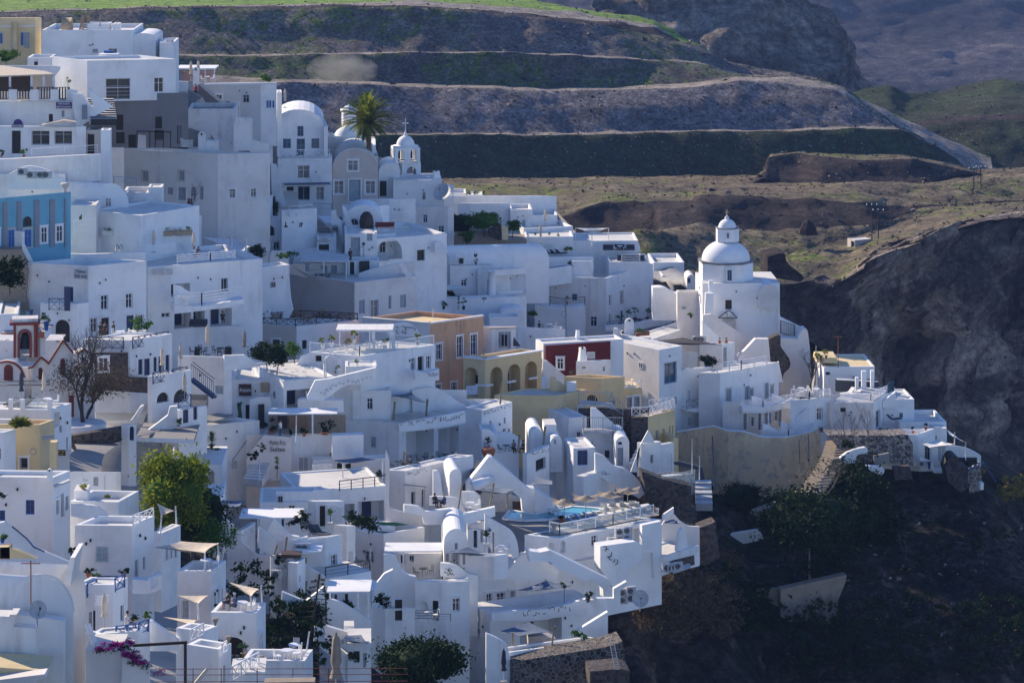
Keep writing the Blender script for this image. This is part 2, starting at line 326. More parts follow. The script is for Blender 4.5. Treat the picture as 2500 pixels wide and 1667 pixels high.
class B:
 """a house block. xl,xc,xr: photo columns of left end, nearest corner, right end; yt/yb rows of top and foot at the corner;
       a: heading of the right face in degrees, or (y,) = row of its far top corner"""
 def __init__(s,label,xl,xc,xr,yt,yb,a=0,wins=(),Y=None,mat='white',lmat=None,par=.55,roof='roof',la=None,ld=None,ext=7,cat='house',name='house',group='white cubic houses of the hillside village',up=None,root=None,part='body'):
  X0,T=I(xc,yt);_,Bt=I(xc,yb);XL=I(xl,0)[0];XR=I(xr,0)[0]
  if Y is None:Y=D(X0,Bt)
  s.Y=Y;SAMP.append((X0,Bt,Y));P=W3(X0,T,Y);s.P=P;s.zt=P.z;s.zb=W3(X0,Bt,Y).z;ext=ext if ext!=7 or Y>300 else 3.2;zb=s.zb-ext
  if isinstance(a,tuple):
   Q=onz(XR,I(0,a[0])[1],P.z);d=Vector((Q.x-P.x,Q.y-P.y));rl=d.length;ang=atan2(d.y,d.x)
  else:
   ang=radians(a);rl=isect(XR,P,(cos(ang),sin(ang)))
  s.ang=ang;r=Vector((cos(ang),sin(ang)));
  if isinstance(la,tuple):
   Q=onz(XL,I(0,la[0])[1],P.z);d=Vector((Q.x-P.x,Q.y-P.y));ll=d.length;l=d/ll
  else:
   lang=ang+pi/2 if la is None or XL>=X0-4 else radians(la);l=Vector((cos(lang),sin(lang)))
   ll=isect(XL,P,l)if XL<X0-1 else 7
   if ll<0 or ll>45:ll=10
  if ld:ll=ld
  if rl<0 or rl>90:rl=8
  s.r,s.l,s.rl,s.ll=r,l,rl,ll
  p2=Vector((P.x,P.y));A=p2+l*ll;C=p2+r*rl;E=A+r*rl;s.A,s.p2,s.C,s.E=A,p2,C,E
  s.mat=mat;s.zr=s.zt-par
  s.root=root or empty(name,(p2.x,p2.y,s.zb),label,cat,group)
  mb=MB();hl,hr=[],[];todo=[]
  for wn in wins:
   sd,x0,y0,x1,y1,st=wn[:6];opt=wn[6]if len(wn)>6 else None
   pp,dd=(p2,r)if sd=='r' else(p2,l)
   a0=isect(I(x0,0)[0],pp,dd);a1=isect(I(x1,0)[0],pp,dd)
   if sd=='l':u0,u1=ll-a0,ll-a1
   else:u0,u1=a0,a1
   um=(a0+a1)/2;Ym=pp.y+dd.y*um;sx=I(0,y0)[1];sy=I(0,y1)[1]
   zt=-(sx-YH)*Ym/F;zb_=-(sy-YH)*Ym/F
   full=ll if sd=='l' else rl
   u0=max(u0,.06);u1=min(u1,full-.06)
   if u1-u0<.15 or zt-zb_<.15:continue
   arch='a' in st[1:]
   if st[0]=='o':
    dep=opt or 2.0;h=(u0,u1,zb_,zt,arch,dep,None)
    (hl if sd=='l' else hr).append(h);todo.append((sd,h, 'o',arch,dep));continue
   if st[0]=='x':(hl if sd=='l' else hr).append((u0,u1,zb_,zt,arch,opt or .3,mat));continue
   if 'q' in st[1:]:todo.append((sd,(u0,u1,zb_,zt),st,arch,.03));continue
   dep=ST[st[0].lower()][3]
   (hl if sd=='l' else hr).append((u0,u1,zb_,zt,arch,dep+.05,None));todo.append((sd,(u0,u1,zb_,zt),st,arch,None))
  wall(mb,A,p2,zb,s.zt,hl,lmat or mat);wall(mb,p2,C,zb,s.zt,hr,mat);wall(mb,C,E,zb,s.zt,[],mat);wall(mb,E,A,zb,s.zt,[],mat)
  t=.28
  i0=p2+(l+r)*t;iC=C+(l-r)*t;iE=E+(-l-r)*t;iA=A+(r-l)*t;zt,zr=s.zt,s.zr
  if par>.05:
   for o1,o2,n1,n2 in((p2,C,i0,iC),(C,E,iC,iE),(E,A,iE,iA),(A,p2,iA,i0)):
    mb.face([(o1.x,o1.y,zt),(o2.x,o2.y,zt),(n2.x,n2.y,zt),(n1.x,n1.y,zt)],mat)
    mb.face([(n1.x,n1.y,zt),(n2.x,n2.y,zt),(n2.x,n2.y,zr),(n1.x,n1.y,zr)],mat)
   mb.face([(v.x,v.y,zr)for v in(i0,iC,iE,iA)],roof)
  else:mb.face([(v.x,v.y,zt)for v in(p2,C,E,A)],roof);s.zr=zt
  s.body=mb.build(part,s.root)
  s.nr=(r.y,-r.x);dl=-l;s.nl=(dl.y,-dl.x)
  if group and ext>3 and mat in('white', 'lime')and s.zt-s.zb>3.2:
   rr=random.Random(int(X0*7+Bt));lm=MB()
   for sd,pp,dd,nn,L_ in(('r',p2,r,s.nr,rl),('l',A,dl,s.nl,ll if xl<xc-8 else 0)):
    if L_<3:continue
    for k in range(2):
     u=rr.uniform(.15,.85)*L_;z=s.zt-rr.uniform(1.0,2.2);lm.box((pp.x+dd.x*u+nn[0]*.08,pp.y+dd.y*u+nn[1]*.08,z),.12,.14,.2,0, 'black')
    if not any(w_[0]==sd for w_ in wins):
     nw=1+(L_>7)
     for k in range(nw):
      u=(k+rr.uniform(.3,.6))*L_/nw;z=s.zt-rr.uniform(1.5,2.0);ww=rr.choice((.5,.7,.9));put_window(s.root,pp,dd,nn,u,u+ww,z-rr.choice((.7,1.1)),z,rr.choice('wsgWS'),False,.02)
   if lm.v:lm.build('wall_lamp',s.root)
  for sd,h,st,arch,extra in todo:
   pp,dd,nn=(p2,r,s.nr)if sd=='r' else(A,dl,s.nl)
   if st=='o':
    mb=MB();u0,u1,z0,z1=h[:4]
    def q(u,z,o):return(pp.x+dd.x*u-nn[0]*o,pp.y+dd.y*u-nn[1]*o,z)
    mb.face([q(u0-.3,z0-.3,extra),q(u1+.3,z0-.3,extra),q(u1+.3,z1+.3,extra),q(u0-.3,z1+.3,extra)], 'white' if 'white' in mat or mat in('lime', 'warm')else mat)
    mb.build('recess',s.root)
    W_=u1-u0;nd=max(1,int(W_/2.2));
    for k in range(nd):
     c=u0+W_*(k+.5)/nd+U(-.2,.2);zt_=min(z1-.25,z0+2.2)
     if zt_-z0>.8 and W_>1.3:put_window(s.root,(pp.x-nn[0]*extra,pp.y-nn[1]*extra),dd,nn,c-.45,c+.45,z0+.05,zt_,random.choice('kgen'),False,.02)
    continue
   put_window(s.root,pp,dd,nn,h[0],h[1],h[2],h[3],st,arch,extra)
 def top(s,x,y,dz=0):
  X,Yp=I(x,y);p=onz(X,Yp,s.zr);p.z+=dz;return p
 def rim(s,u,side='r',z=None,inset=.14):
  d,pp=(s.r,s.p2)if side=='r' else(s.l,s.p2)
  o=s.l if side=='r' else s.r
  q=pp+d*u+o*inset;return Vector((q.x,q.y,s.zt if z is None else z))
 def slab(s,pts,a=None,t=.3,mat=None,Y=None,name='side_wall',ref=None,both=None):
  return slab(pts,degr(s.ang)if a is None else a,t,mat or s.mat,Y or s.Y,name,s.root,ref)
def degr(x):return x*180/pi
def plane_pts(pts,a,Y,ref=None):
 P=[I(*p)for p in pts];rx=ref if ref is not None else P[0][0]
 if ref is not None:rx=I(ref,0)[0]
 P0=Vector(((rx-1250)*Y/F,Y));d=Vector((cos(radians(a)),sin(radians(a))));out=[]
 for x,y in P:
  q=P0+d*isect(x,P0,d);out.append(Vector((q.x,q.y,-(y-YH)*q.y/F)))
 return out,d
def slab(pts,a=0,t=.3,mat='white',Y=None,name='side_wall',root=None,ref=None,label=None,cat='wall',group=None):
 if Y is None:x=[I(*p)for p in pts];j=max(x,key=lambda p:p[1]);Y=D(*j)
 V,d=plane_pts(pts,a,Y,ref);n=Vector((-d.y,d.x,0))*t;mb=MB()
 ar=sum((V[i]-V[0]).cross(V[i+1]-V[0]).dot(n)for i in range(1,len(V)-1))
 if ar>0:V=V[::-1]
 mb.prism(V,n,mat)
 if root:return mb.build(name,root)
 zmin=min(v.z for v in V);c=(sum(v.x for v in V)/len(V),sum(v.y for v in V)/len(V),zmin)
 return single(mb,name,c,label,cat,group)
def vault(label,x0,x1,ytop,yspr,yb,a=0,length=10,Y=None,mat='white',gm=None,wins=(),ext=2.5,name='vaulted_house',group='barrel vaulted houses',rim=.0,ref=None,root=None,slant=None):
 """barrel vault; gable spans photo columns x0..x1 on a wall heading a; the vault runs back from it"""
 X0,Yt=I(x0,ytop);X1=I(x1,0)[0];Ys=I(0,yspr)[1];Yb=I(0,yb)[1]
 if Y is None:Y=D((X0+X1)/2,Yb)
 SAMP.append(((X0+X1)/2,Yb,Y));ar=radians(a);d=Vector((cos(ar),sin(ar)));P0=Vector(((X0-1250)*Y/F,Y));P1=P0+d*isect(X1,P0,d)
 if slant is None:bk=Vector((-d.y,d.x))*length
 else:bk=Vector((cos(radians(slant)),sin(radians(slant))))*length
 Wd=(P1-P0).length;M=(P0+P1)/2
 zt,zs,zb=[-(yy-YH)*M.y/F for yy in(Yt,Ys,Yb)];h=zt-zs;N=14
 root=root or empty(name,(P0.x,P0.y,zb),label, 'house',group);mb=MB();zb2=zb-ext
 cur=[(Wd/2-Wd/2*cos(pi*k/N),zs+h*sin(pi*k/N))for k in range(N+1)]
 def q(u,z,k=0):return(P0.x+d.x*u+bk.x*k,P0.y+d.y*u+bk.y*k,z)
 hs=[];nn=(d.y,-d.x)
 for wn in wins:
  sx0,sy0,sx1,sy1,st=wn;u0=isect(I(sx0,0)[0],P0,d);u1=isect(I(sx1,0)[0],P0,d);Ym=P0.y+d.y*(u0+u1)/2
  hs.append((u0,u1,-(I(0,sy1)[1]-YH)*Ym/F,-(I(0,sy0)[1]-YH)*Ym/F,st))
 low=[h_ for h_ in hs if h_[3]<zs-.02 and h_[4][0]!='x']
 wall(mb,P0,P1,zb2,zs,[(a_,b_,c_,e_, 'a' in st[1:],ST[st[0].lower()][3]+.05,None)for a_,b_,c_,e_,st in low],gm or mat)
 mb.face([q(u,z)for u,z in cur],gm or mat);mb.face([q(u,z,1)for u,z in reversed(cur)],mat)
 for(u0,z0),(u1,z1)in zip(cur[:-1],cur[1:]):mb.face([q(u0,z0),q(u1,z1),q(u1,z1,1),q(u0,z0,1)],mat,True)
 if rim>0:
  for(u0,z0),(u1,z1)in zip(cur[:-1],cur[1:]):
   k0,k1=-.06/length,.3/length
   mb.face([q(u0,z0,k0),q(u1,z1,k0),q(u1,z1+rim,k0),q(u0,z0+rim,k0)],mat);mb.face([q(u0,z0+rim,k0),q(u1,z1+rim,k0),q(u1,z1+rim,k1),q(u0,z0+rim,k1)],mat,True)
 for uu,f in((0,1),(Wd,-1)):
  pts=[q(uu,zb2),q(uu,zs),q(uu,zs,1),q(uu,zb2,1)];mb.face(pts,mat)
 mb.face([q(0,zb2,1),q(Wd,zb2,1),q(Wd,zs,1),q(0,zs,1)],mat)
 mb.build('body',root)
 for u0,u1,z0,z1,st in hs:
  put_window(root,P0,d,nn,u0,u1,z0,z1,st, 'a' in st[1:],None if(u0,u1,z0,z1,st)in low else .02)
 return root
def rockm(name,cols,green=None,gth=.55,sc=.06,streak=None,bs=.9,bd=1.2,specks=0.0,flatgreen=None,layer=0,dist=0,grain=.9,patch=None):
 """rock / soil: noise between the colours, optional plants where a large noise and the slope allow"""
 m,n,b=newmat(name);b.inputs['Roughness'].default_value=.95
 try:b.inputs['Specular IOR Level'].default_value=.15
 except Exception:pass
 v=coords(n);k=noi(n,v,sc,8,.7)
 k.node.inputs['Distortion'].default_value=dist
 out=ramp(n,k,[(.3,cols[0]),(.5,cols[1]),(.7,cols[2])])
 if streak:
  k2=noi(n,coords(n,streak),.5,6,.65);out=mix(n,1.0,out,ramp(n,k2,[(.3,.55),(.7,1.35)]), 'MULTIPLY')
 if layer:
  k3=noi(n,coords(n,(.06,.06,1.0)),layer,6,.6);out=mix(n,1.0,out,ramp(n,k3,[(.35,.6),(.62,1.5)]), 'MULTIPLY')
 def bw(x):
  q=n.nodes.new('ShaderNodeRGBToBW');n.links.new(x,q.inputs[0]);return q.outputs[0]
 if green:
  g1=noi(n,v,.025,6,.7);gk=bw(ramp(n,g1,[(gth-.03,0.0),(gth+.05,1.0)]))
  gc=ramp(n,noi(n,v,.5,5,.7),[(.35,green[0]),(.65,green[1])])
  g2=bw(ramp(n,noi(n,coords(n,(1,1,.5)),.35,6,.75),[(.42,0.0),(.58,1.0)]))
  out=mix(n,mixf(n,gk,g2),out,gc)
 if specks:
  t=n.nodes.new('ShaderNodeTexVoronoi');t.inputs['Scale'].default_value=.8;n.links.new(v,t.inputs['Vector'])
  sk=bw(ramp(n,t.outputs['Distance'],[(specks,1.0),(specks+.05,0.0)]))
  t2=bw(ramp(n,noi(n,v,.09,3),[(.47,0.0),(.56,1.0)]))
  out=mix(n,mixf(n,sk,t2),out,(.55,.55,.58))
 if patch:
  pn=noi(n,v,patch[0],7,.62);pn.node.inputs['Distortion'].default_value=1.4
  out=mix(n,bw(ramp(n,pn,[(patch[1],0.0),(patch[1]+.05,1.0)])),out,patch[2])
 g1=noi(n,v,grain,4,.8);out=mix(n,1.0,out,ramp(n,g1,[(.36,.45),(.5,1.0),(.64,1.65)]), 'MULTIPLY')
 g3=noi(n,v,grain*.22,5,.75);out=mix(n,1.0,out,ramp(n,g3,[(.36,.62),(.64,1.4)]), 'MULTIPLY')
 n.links.new(out,b.inputs['Base Color'])
 bump(n,b,noi(n,v,sc*4,10,.75),bs,bd)
 MATS[name]=m;return m
def mixf(n,a,b):
 q=n.nodes.new('ShaderNodeMath');q.operation='MULTIPLY';n.links.new(a,q.inputs[0]);n.links.new(b,q.inputs[1]);return q.outputs[0]
rockm('scree',[(.085,.074,.07),(.14,.12,.115),(.21,.18,.17)],green=[(.05,.08,.015),(.12,.17,.025)],gth=.53,sc=.05,specks=.07,bs=1.0,bd=1.5)
rockm('screeg',[(.065,.058,.055),(.10,.09,.085),(.14,.125,.115)],green=[(.04,.075,.014),(.10,.15,.022)],gth=.45,sc=.05,specks=.07,bs=1.0,bd=1.5)
rockm('greyscree',[(.10,.093,.10),(.145,.13,.135),(.20,.175,.17)],green=[(.04,.05,.02),(.06,.08,.03)],gth=.72,sc=.06,specks=.08,streak=(1,1,.15),bs=.9,bd=1.0)
rockm('greenslope',[(.022,.026,.018),(.03,.038,.02),(.045,.05,.028)],green=[(.02,.04,.012),(.035,.06,.015)],gth=.5,sc=.05,specks=.07,bs=1.0,bd=.8)
rockm('meadow',[(.09,.15,.02),(.14,.22,.03),(.16,.19,.06)],green=[(.1,.2,.02),(.2,.3,.04)],gth=.5,sc=.02,bs=.4,bd=.3)
rockm('plateau',[(.075,.062,.042),(.15,.12,.08),(.23,.185,.12)],green=[(.07,.10,.015),(.20,.25,.03)],gth=.53,sc=.06,bs=1.0,bd=1.2,streak=(.3,1.2,1))
rockm('quarry',[(.014,.011,.011),(.03,.021,.019),(.055,.038,.03)],sc=.05,layer=.7,bs=.8,bd=.8)
rockm('cliff',[(.035,.029,.028),(.12,.10,.09),(.34,.28,.24)],sc=.05,dist=2.2,bs=1.0,bd=4.0,grain=.45,patch=(.022,.52,(.40,.33,.28)))
rockm('tuff',[(.10,.08,.07),(.20,.17,.145),(.34,.28,.235)],sc=.035,dist=2.0,layer=.12,bs=1.0,bd=6.0,grain=.3)
rockm('farcliff',[(.035,.032,.035),(.065,.058,.06),(.12,.10,.095)],sc=.012,dist=1.5,grain=.08,layer=.03,streak=(1,1,.4),bs=1.0,bd=12.0)
rockm('road',[(.16,.14,.12),(.22,.19,.165),(.30,.26,.22)],sc=.1,bs=.4,bd=.3)
rockm('nearrock',[(.02,.018,.018),(.055,.046,.042),(.15,.125,.11)],green=[(.012,.02,.008),(.03,.045,.014)],gth=.5,sc=.16,dist=1.0,bs=1.0,bd=1.5,patch=(.09,.60,(.17,.13,.10)))
LV=[]
def lerp_row(row,x):
 if x<=row[0][0]:a,b=row[0],row[1]
 elif x>=row[-1][0]:a,b=row[-2],row[-1]
 else:
  for a,b in zip(row[:-1],row[1:]):
   if a[0]<=x<=b[0]:break
 t=(x-a[0])/(b[0]-a[0]);
 if x<row[0][0]or x>row[-1][0]:t=max(-.5,min(1.5,t))
 return[a[i]+(b[i]-a[i])*t for i in range(1,len(a))]
def loft(name,rows,x0,x1,nc=200,sub=8,amp=.6,fs=.05,kind='structure',smooth=True,amps=None):
 """rows near to far: (mat of the strip that starts here, Y or None, [(px, py[, Y])...])"""
 mb=MB();grid=[];mats=[]
 R_=[]
 for mat,Y,r in rows:
  pr=[]
  for i in range(nc+1):
   x=x0+(x1-x0)*i/nc;v=lerp_row(r,x);pr.append((x,v[0],Y if Y else v[1]))
  R_.append(pr)
 for k in range(len(rows)-1):
  a,b=R_[k],R_[k+1];dist=(W3(*a[nc//2])-W3(*b[nc//2])).length
  n=max(1,min(sub,int(dist/2)+1))
  for s in range(n):
   t=s/n;grid.append([W3(*p).lerp(W3(*q),t)for p,q in zip(a,b)]);mats.append(rows[k][0])
 grid.append([W3(*p)for p in R_[-1]])
 V=[]
 for row in grid:
  for p in row:
   h=noise.fractal(p*fs,1.0,2.1,5);h2=noise.fractal(p*fs*4+Vector((9,3,1)),1.0,2.0,4)
   g=noise.noise(Vector((p.x*fs*1.5,p.y*fs*.4,5)))
   V.append((p.x+amp*.6*h2,p.y-amp*1.2*h-amp*.9*abs(g),p.z+amp*.5*h+amp*.25*h2))
 n1=nc+1
 for i in range(len(grid)-1):
  b0=len(mb.v)
  fs_=[(i*n1+j,i*n1+j+1,(i+1)*n1+j+1,(i+1)*n1+j)for j in range(nc)]
  k=mb.mi(mats[i])
  for f in fs_:mb.f.append(f);mb.m.append(k);mb.sm.append(smooth)
 mb.v=V;LV.append((name,V,mats,n1))
 return tag(mb.build(name),None,None,None,kind)
mb=MB();mb.face([(-9000,-200,-420),(9000,-200,-420),(9000,15000,-420),(-9000,15000,-420)], 'nearrock');tag(mb.build('sea_floor'),None,None,None, 'structure')
E0=[(-100,700),(1300,700),(1700,730),(1880,700),(1960,705),(2040,715),(2130,640),(2220,600),(2330,560),(2420,535),(2650,520)]
loft('caldera_cliff',[('cliff',600,[(-100,1900),(2650,1900)]),('cliff',None,[(-100,1300,590),(1700,1300,592),(1900,1250,600),(2100,1230,625),(2300,1160,640),(2650,1180,650)]),('cliff',None,[(-100,900,596),(1700,900,596),(1900,860,612),(2060,880,628),(2180,860,655),(2300,830,648),(2450,900,660),(2650,860,655)]),('cliff',None,[(x,y,606+(40 if x>2150 else 0)*min(1,(x-2150)/300))for x,y in E0]),('cliff',None,[(x,y-12,640+(45 if x>2150 else 0)*min(1,(x-2150)/300))for x,y in E0]),],1500,3100,280,44,9,.035)
loft('plateau',[('cliff',None,[(x,y,604+(40 if x>2150 else 0)*min(1,(x-2150)/300))for x,y in E0]),('plateau',None,[(x,y-18,618+(50 if x>2000 else 0)*min(1,max(0,(x-2000)/300)))for x,y in E0]),('plateau',None,[(-100,640,640),(1300,600,640),(1580,560,645),(1700,590,650),(1860,640,652),(2000,600,672),(2150,560,690),(2300,510,712),(2400,498,725),(2650,490,735)]),('quarry',None,[(-100,600,680),(1300,575,672),(1400,600,672),(1560,660,652),(1600,630,660),(1580,565,668),(1700,545,675),(1820,560,680),(1950,560,684),(2150,548,690),(2250,508,716),(2400,496,727),(2650,488,738)]),('plateau',None,[(-100,520,690),(1300,545,680),(1400,520,686),(1470,492,695),(1600,487,700),(1690,488,702),(1700,476,700),(1900,482,702),(2100,492,704),(2200,505,716),(2400,494,729),(2650,485,742)]),('plateau',None,[(-100,470,720),(1300,470,735),(1600,460,745),(1850,470,735),(1950,462,740),(2100,445,748),(2300,452,745),(2420,440,758),(2650,430,768)]),('plateau',None,[(-100,450,770),(1100,440,790),(1800,432,795),(1900,440,790),(2100,455,775),(2300,440,790),(2400,425,800),(2650,410,815)]),('road',None,[(-100,445,790),(1100,436,800),(1800,428,805),(2000,438,796),(2300,420,806),(2400,410,812),(2650,400,822)]),],-100,3100,290,10,1.7,.05)
loft('mesa',[('quarry',None,[(1800,470,770),(1860,437,776),(1900,445,778),(2000,455,772),(2100,460,768),(2250,450,772),(2350,425,790),(2420,430,800)]),('quarry',None,[(1800,460,784),(1862,430,780),(1875,400,786),(1950,398,790),(2000,415,778),(2010,420,776),(2250,435,778),(2350,415,792),(2420,430,801)]),('plateau',None,[(1800,460,786),(1862,420,784),(1875,382,790),(1950,372,796),(2040,385,786),(2100,392,783),(2230,388,786),(2330,410,796),(2420,430,802)]),('plateau',None,[(1800,462,800),(1862,418,802),(1880,376,815),(1950,369,830),(2060,372,835),(2200,371,832),(2260,388,826),(2340,402,826),(2420,430,806)]),('quarry',None,[(1800,470,830),(2420,440,850)]),],1800,2420,110,8,.7,.06)
tipL=[('greenslope',None,[(-100,450,796),(1000,440,796),(1100,440,800),(1800,430,806),(2000,436,806),(2340,425,812),(2400,470,818),(2650,480,824)]),('greenslope',None,[(-100,390,802),(1000,388,806),(1800,385,812),(2100,385,818),(2300,400,820),(2400,470,822),(2650,480,830)]),('road',None,[(-100,332,808),(1000,331,812),(1300,330,814),(1700,322,820),(1800,320,822),(2080,315,826),(2200,318,828),(2330,385,830),(2400,470,828),(2650,480,834)]),('greyscree',None,[(-100,327,818),(1000,327,820),(1300,325,822),(1700,316,828),(1800,316,829),(2080,311,832),(2180,312,832),(2320,380,832),(2400,470,830),(2650,480,836)]),('greyscree',None,[(-100,265,828),(1000,266,830),(1700,260,836),(1900,250,840),(2050,262,840),(2140,290,838),(2300,370,836),(2400,470,832),(2650,480,838)]),('road',None,[(-100,215,838),(680,200,838),(960,210,840),(1300,222,842),(1500,222,846),(1700,212,846),(1800,195,848),(1880,197,852),(1960,210,852),(2070,232,852),(2130,280,842),(2290,365,840),(2400,470,834),(2650,480,840)]),('screeg',None,[(-100,206,850),(500,182,850),(680,192,852),(960,202,856),(1300,214,858),(1500,213,862),(1700,203,866),(1800,188,872),(1940,190,870),(2000,200,868),(2070,225,862),(2130,278,850),(2290,362,845),(2400,470,838),(2650,480,845)]),('screeg',None,[(-100,170,856),(680,165,858),(1000,166,862),(1400,180,866),(1700,170,876),(1850,188,884),(2000,198,880),(2070,224,868),(2130,277,856),(2290,361,850),(2400,470,840),(2650,480,850)]),('road',None,[(-100,135,862),(500,137,862),(800,132,864),(1000,128,866),(1300,132,868),(1500,140,872),(1700,152,884),(1800,182,892),(2000,196,890),(2070,223,872),(2130,276,858),(2290,361,852),(2400,470,842),(2650,480,852)]),('scree',None,[(-100,130,870),(500,133,870),(800,128,870),(1000,125,872),(1300,128,876),(1500,136,880),(1700,149,892),(1800,180,900),(2000,195,896),(2070,222,876),(2130,275,860),(2290,360,854),(2400,470,844),(2650,480,854)]),('scree',None,[(-100,90,878),(500,80,880),(1000,74,882),(1300,84,884),(1500,97,890),(1650,104,900),(1760,140,905),(1830,185,905),(2000,194,900),(2070,222,880),(2130,275,864),(2290,360,856),(2400,470,846),(2650,480,856)]),('quarry',None,[(-100,36,890),(300,24,890),(800,20,890),(1000,17,890),(1200,33,892),(1400,52,896),(1500,64,900),(1600,85,906),(1700,112,912),(1780,150,915),(2000,193,905),(2070,221,884),(2130,275,868),(2290,360,858),(2400,470,848),(2650,480,858)]),('road',None,[(-100,33,900),(300,20,900),(800,14,900),(1000,15,900),(1200,27,902),(1400,44,906),(1500,52,910),(1600,66,920),(1650,98,924),(1780,149,922),(2000,193,910),(2070,221,888),(2130,275,872),(2290,360,860),(2400,470,850),(2650,480,860)]),('meadow',None,[(-100,31,905),(300,18,905),(700,12,905),(1000,2,925),(1200,14,925),(1400,28,930),(1600,60,935),(1650,98,930),(1780,150,926),(2000,195,914),(2650,490,870)]),('meadow',None,[(-100,-40,1050),(800,-40,1050),(1000,-20,1000),(1300,0,990),(1600,50,960),(1780,155,940),(2000,200,930),(2650,500,900)]),]
loft('landfill_hill',tipL,-100,2420,300,7,1.3,.035)
loft('dark_hill',[('greenslope',None,[(1950,420,860),(2300,410,880),(2650,410,890)]),('quarry',None,[(1950,330,900),(2150,330,905),(2300,300,915),(2400,290,915),(2650,300,920)]),('greenslope',None,[(1950,310,905),(2150,310,912),(2300,285,925),(2400,278,925),(2650,280,930)]),('greenslope',None,[(1950,240,960),(2080,222,960),(2120,208,965),(2170,206,965),(2210,226,970),(2300,222,985),(2350,210,990),(2440,196,990),(2500,205,990),(2650,215,990)]),('greenslope',None,[(1950,260,1050),(2500,230,1090),(2650,240,1090)]),],1950,3100,120,14,3.0,.02)
loft('tuff_cliff',[('scree',None,[(1450,120,985),(1700,190,985),(1950,215,985),(2090,235,985),(2180,260,990)]),('tuff',None,[(1450,60,1050),(1700,170,1040),(1850,185,1030),(1950,190,1030),(2070,215,1030),(2180,300,1040)]),('tuff',None,[(1450,0,1062),(1700,80,1052),(1850,100,1045),(1950,110,1045),(2050,105,1050),(2075,110,1070),(2085,215,1120),(2180,300,1160)]),('tuff',None,[(1450,-60,1075),(1700,-20,1066),(1850,0,1060),(1960,18,1060),(2010,38,1064),(2040,60,1075),(2072,105,1110),(2085,214,1140),(2180,300,1160)]),('tuff',None,[(1450,-260,1110),(1700,-250,1100),(1930,-240,1100),(1960,10,1130),(2010,35,1130),(2040,58,1140),(2072,104,1160),(2180,300,1180)]),],1450,2180,160,26,6.5,.022)
loft('far_caldera_wall',[('farcliff',None,[(1300,420,2000),(2750,330,2000)]),('farcliff',None,[(1300,230,2300),(2750,210,2300)]),('farcliff',None,[(1300,60,2420),(2100,110,2440),(2750,90,2480)]),('farcliff',None,[(1300,-60,2600),(2100,-30,2620),(2750,-80,2700)]),('farcliff',None,[(1300,-300,2900),(2750,-300,2900)]),],-300,3300,220,26,15,.006)
SIL=[(-120,120),(150,150),(420,165),(560,230),(680,300),(830,360),(1000,420),(1110,490),(1350,520),(1420,600),(1600,650),(1700,700),(1830,740),(1960,850),(2060,930),(2200,1010),(2300,1080),(2360,1130),(2420,1160),(2500,1215),(2650,1270)]
